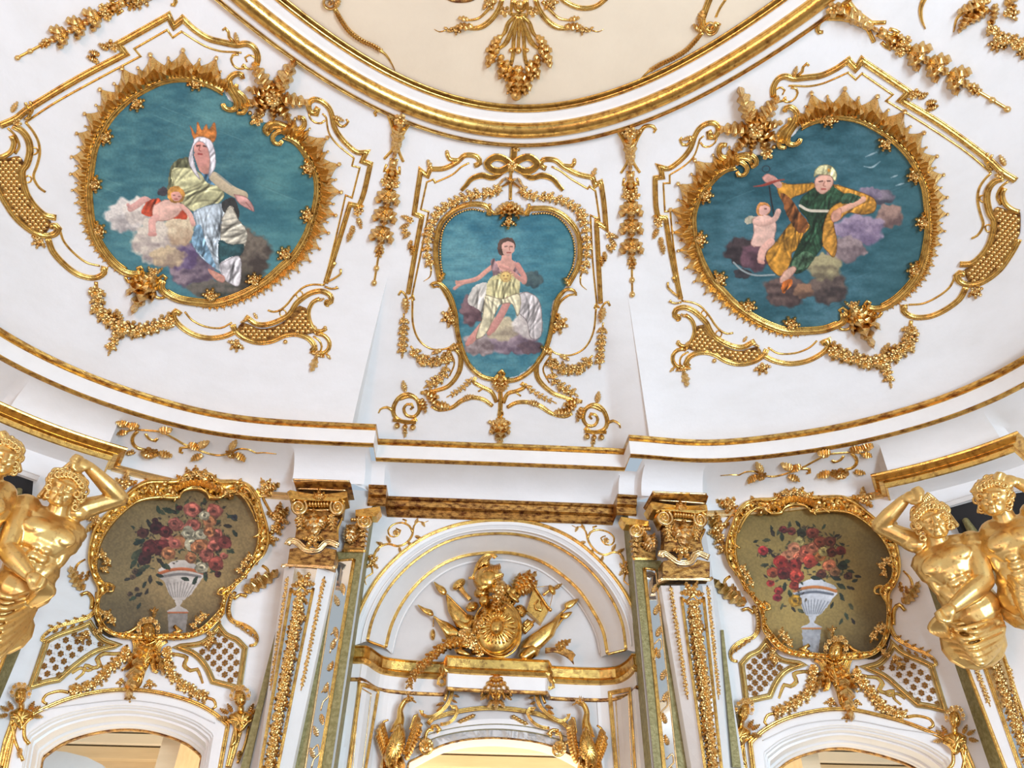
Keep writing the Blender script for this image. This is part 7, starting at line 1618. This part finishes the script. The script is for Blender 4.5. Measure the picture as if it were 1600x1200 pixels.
    for k in range(8):
        t=k/7; x,y=Hd(-17+34*t,13+6*math.sin(PI*t)); curl(x,y,hd+.085,4.4*v,rr.uniform(0,6))
    for q in(-1,1):
        for k in range(6): x,y=Hd(q*(18+rr.uniform(-2,3)),6-k*4.6); curl(x,y,hd+.03+rr.uniform(-.02,.03),4.6*v,rr.uniform(0,6))
    E_(*Hd(0,10),hd-.03,21.5*v,17*v,19*v,-hr)
    o=mesh('hair',st.V,st.Fc,st.e,'statue',None,True); st.V=[];st.Fc=[]
    # cloth over the head falling behind
    V0=J.get('veil')
    if V0:
        
        for k in range(5): L_([(V0[0][0]+k*2*u,V0[0][1]+k*2*u,.17,3*u),((V0[0][0]+V0[-1][0])/2+k*5*u,(V0[0][1]+V0[-1][1])/2+k*3*u-4,.12,3.4*u),(V0[-1][0]+k*8*u,V0[-1][1]+2*k*u,.07,4*u)],8)
        o=mesh('veil',st.V,st.Fc,st.e,'statue',None,True); st.V=[];st.Fc=[]
    # loincloth: folds swept from hip to hip and to the knot under the hand
    D=J['drape']; kn=J['knot']
    n=15
    for k in range(n):
        t=k/(n-1)*(len(D)-1); i=min(int(t),len(D)-2); f=t-i
        a,m_,b=[tuple(D[i][c][q]*(1-f)+D[i+1][c][q]*f for q in(0,1)) for c in(0,1,2)]
        L_([(*a,.06+.04*(k%2),3.2*u),((a[0]+m_[0])/2,(a[1]+m_[1])/2-3*(k%2),.13+.075*(k%2),3.8*u),(*m_,.17+.085*(k%2),3.9*u),(*b,.12,3.6*u)],8)
    cx=sum(p[1][0] for p in D)/len(D); cy=sum(p[1][1] for p in D)/len(D)
    E_(cx,cy,.05,J['dr'][0]*.8,J['dr'][1]*.75,22*u,J['dr'][2])
    for k in range(5): L_([(*kn,.32,5*u),(kn[0]+(k-2)*5*u,kn[1]+16*u,.27,6*u),(kn[0]+J['kd'][0]+(k-2)*3*u,kn[1]+J['kd'][1],.18,4*u)],8)
    st.flush('loincloth',.0065,0)
SA=dict(head=(103,764),neck=(90,800),waist=(48,893),sh_r=(123,797),el_r=(188,779),wr_r=(138,729),ha_r=(124,722),sh_l=(38,793),el_l=(10,857),wr_l=(47,900),ha_l=(60,908),tilt=-22,hr=24,
 veil=[(112,722),(84,745),(62,776)],knot=(70,910),kd=(-24,34),dr=(46,46,-30),
 drape=[((-40,905),(20,925),(70,912)),((-50,925),(10,950),(66,925)),((-50,950),(5,972),(62,938)),((-50,975),(0,992),(56,950)),((-50,1000),(-5,1012),(48,965)),((-40,1030),(-8,1034),(38,985))])
st=Statue(70,850,6.1,'gilded bare-chested half-figure with left arm over its head, at the left edge, in full view'); build_statue(st,SA)
# right-hand figure: the same pose mirrored and traced afresh
def mirS(cx): return lambda x,y:(2*cx-x,y)
SB=dict(head=(1455,814),neck=(1466,848),waist=(1507,928),sh_r=(1428,846),el_r=(1374,822),wr_r=(1414,780),ha_r=(1430,772),sh_l=(1520,850),el_l=(1538,908),wr_l=(1488,950),ha_l=(1474,960),hr=-22,u=.98,
 veil=[(1450,772),(1474,790),(1494,820)],knot=(1466,966),kd=(10,26),dr=(50,48,28),
 drape=[((1462,972),(1500,975),(1560,960)),((1468,985),(1512,998),(1568,978)),((1478,1000),(1522,1015),(1566,992)),((1490,1015),(1530,1028),(1562,1005)),((1500,1024),(1535,1038),(1558,1016)),((1470,968),(1520,960),(1556,945))])
# the builder assumes the raised arm is on the right: mirror about the head
cx=1455; m_=mirS(cx)
def mj(J):
    o={}
    for k,v in J.items():
        if k in('u','kd','dr','hr','tilt'): o[k]=v
        elif k in('veil',): o[k]=[m_(*p) for p in v]
        elif k=='drape': o[k]=[tuple(m_(*p) for p in t) for t in v]
        else: o[k]=m_(*v)
    o['hr']=-J['hr']; o['kd']=(-J['kd'][0],J['kd'][1]); o['dr']=(J['dr'][0],J['dr'][1],-J['dr'][2]); return o
st=Statue(1470,880,6.25,'gilded bare-chested half-figure with arm over its head, beside the right flower painting',H=m_); build_statue(st,mj(SB))
SD=dict(head=(1552,776),neck=(1572,812),waist=(1600,905),sh_r=(1618,800),el_r=(1668,790),wr_r=(1590,754),ha_r=(1566,748),sh_l=(1556,832),el_l=(1600,862),wr_l=(1650,880),ha_l=(1664,884),hr=-6,u=.97,
 veil=[(1530,752),(1522,775),(1540,800)],knot=(1640,900),kd=(0,40),dr=(44,46,20),
 drape=[((1560,890),(1600,915),(1650,905)),((1565,905),(1600,935),(1650,925)),((1572,925),(1605,955),(1650,940)),((1580,945),(1612,972),(1650,960))])
st=Statue(1590,850,6.22,'gilded half-figure cut off by the right edge, hand on its brow'); build_statue(st,SD)
SC_=dict(head=(4,712),neck=(-16,748),waist=(-60,850),sh_r=(-52,745),el_r=(-96,730),wr_r=(-20,690),ha_r=(0,684),sh_l=(0,772),el_l=(-30,810),wr_l=(-76,840),ha_l=(-90,846),hr=14,u=.98,
 veil=[(20,690),(34,708),(30,735)],knot=(-80,860),kd=(0,40),dr=(40,40,0),drape=[((-100,850),(-60,870),(-20,850)),((-100,870),(-60,890),(-20,870))])
cx=4;m_=mirS(cx)
st=Statue(-10,770,6.05,'gilded half-figure cut off by the left edge, only head and shoulder in view',H=m_); build_statue(st,mj(SC_))
# flat near-black slabs paint in the darkness of the window recess between the figures
for S,L,lab in((OR_,[(1482,794),(1540,778),(1604,768),(1604,850),(1545,838),(1498,832)],'flat panel painted with the dark of a window recess behind the right pair of statues'),(OL,[(6,736),(52,752),(50,776),(22,792),(0,800),(-40,790),(-40,726)],'flat panel painted with the dark of a window recess behind the left pair of statues')):
    P=Piece('recess_panel',(1530 if L[0][0]>800 else 20),800,S,lab,'recess'); slab(P,'darkness_panel',L,.01,'dark')
    if L[0][0]>800: P.mo('grey_rail',[(1476,790),(1530,774),(1604,762)],7,m='greywhite',prof='flat',off=.05);P.mo('drawn_curtain',[(1508,812),(1530,850),(1545,890),(1552,930)],18,m='olive',off=.03,taper=[(0,.4),(1,1.6)])
    else: P.mo('grey_rail',[(60,748),(20,734),(-20,722)],7,m='greywhite',prof='flat',off=.05);P.mo('drawn_curtain',[(30,765),(18,800),(0,840)],18,m='olive',off=.03,taper=[(0,.4),(1,1.6)])
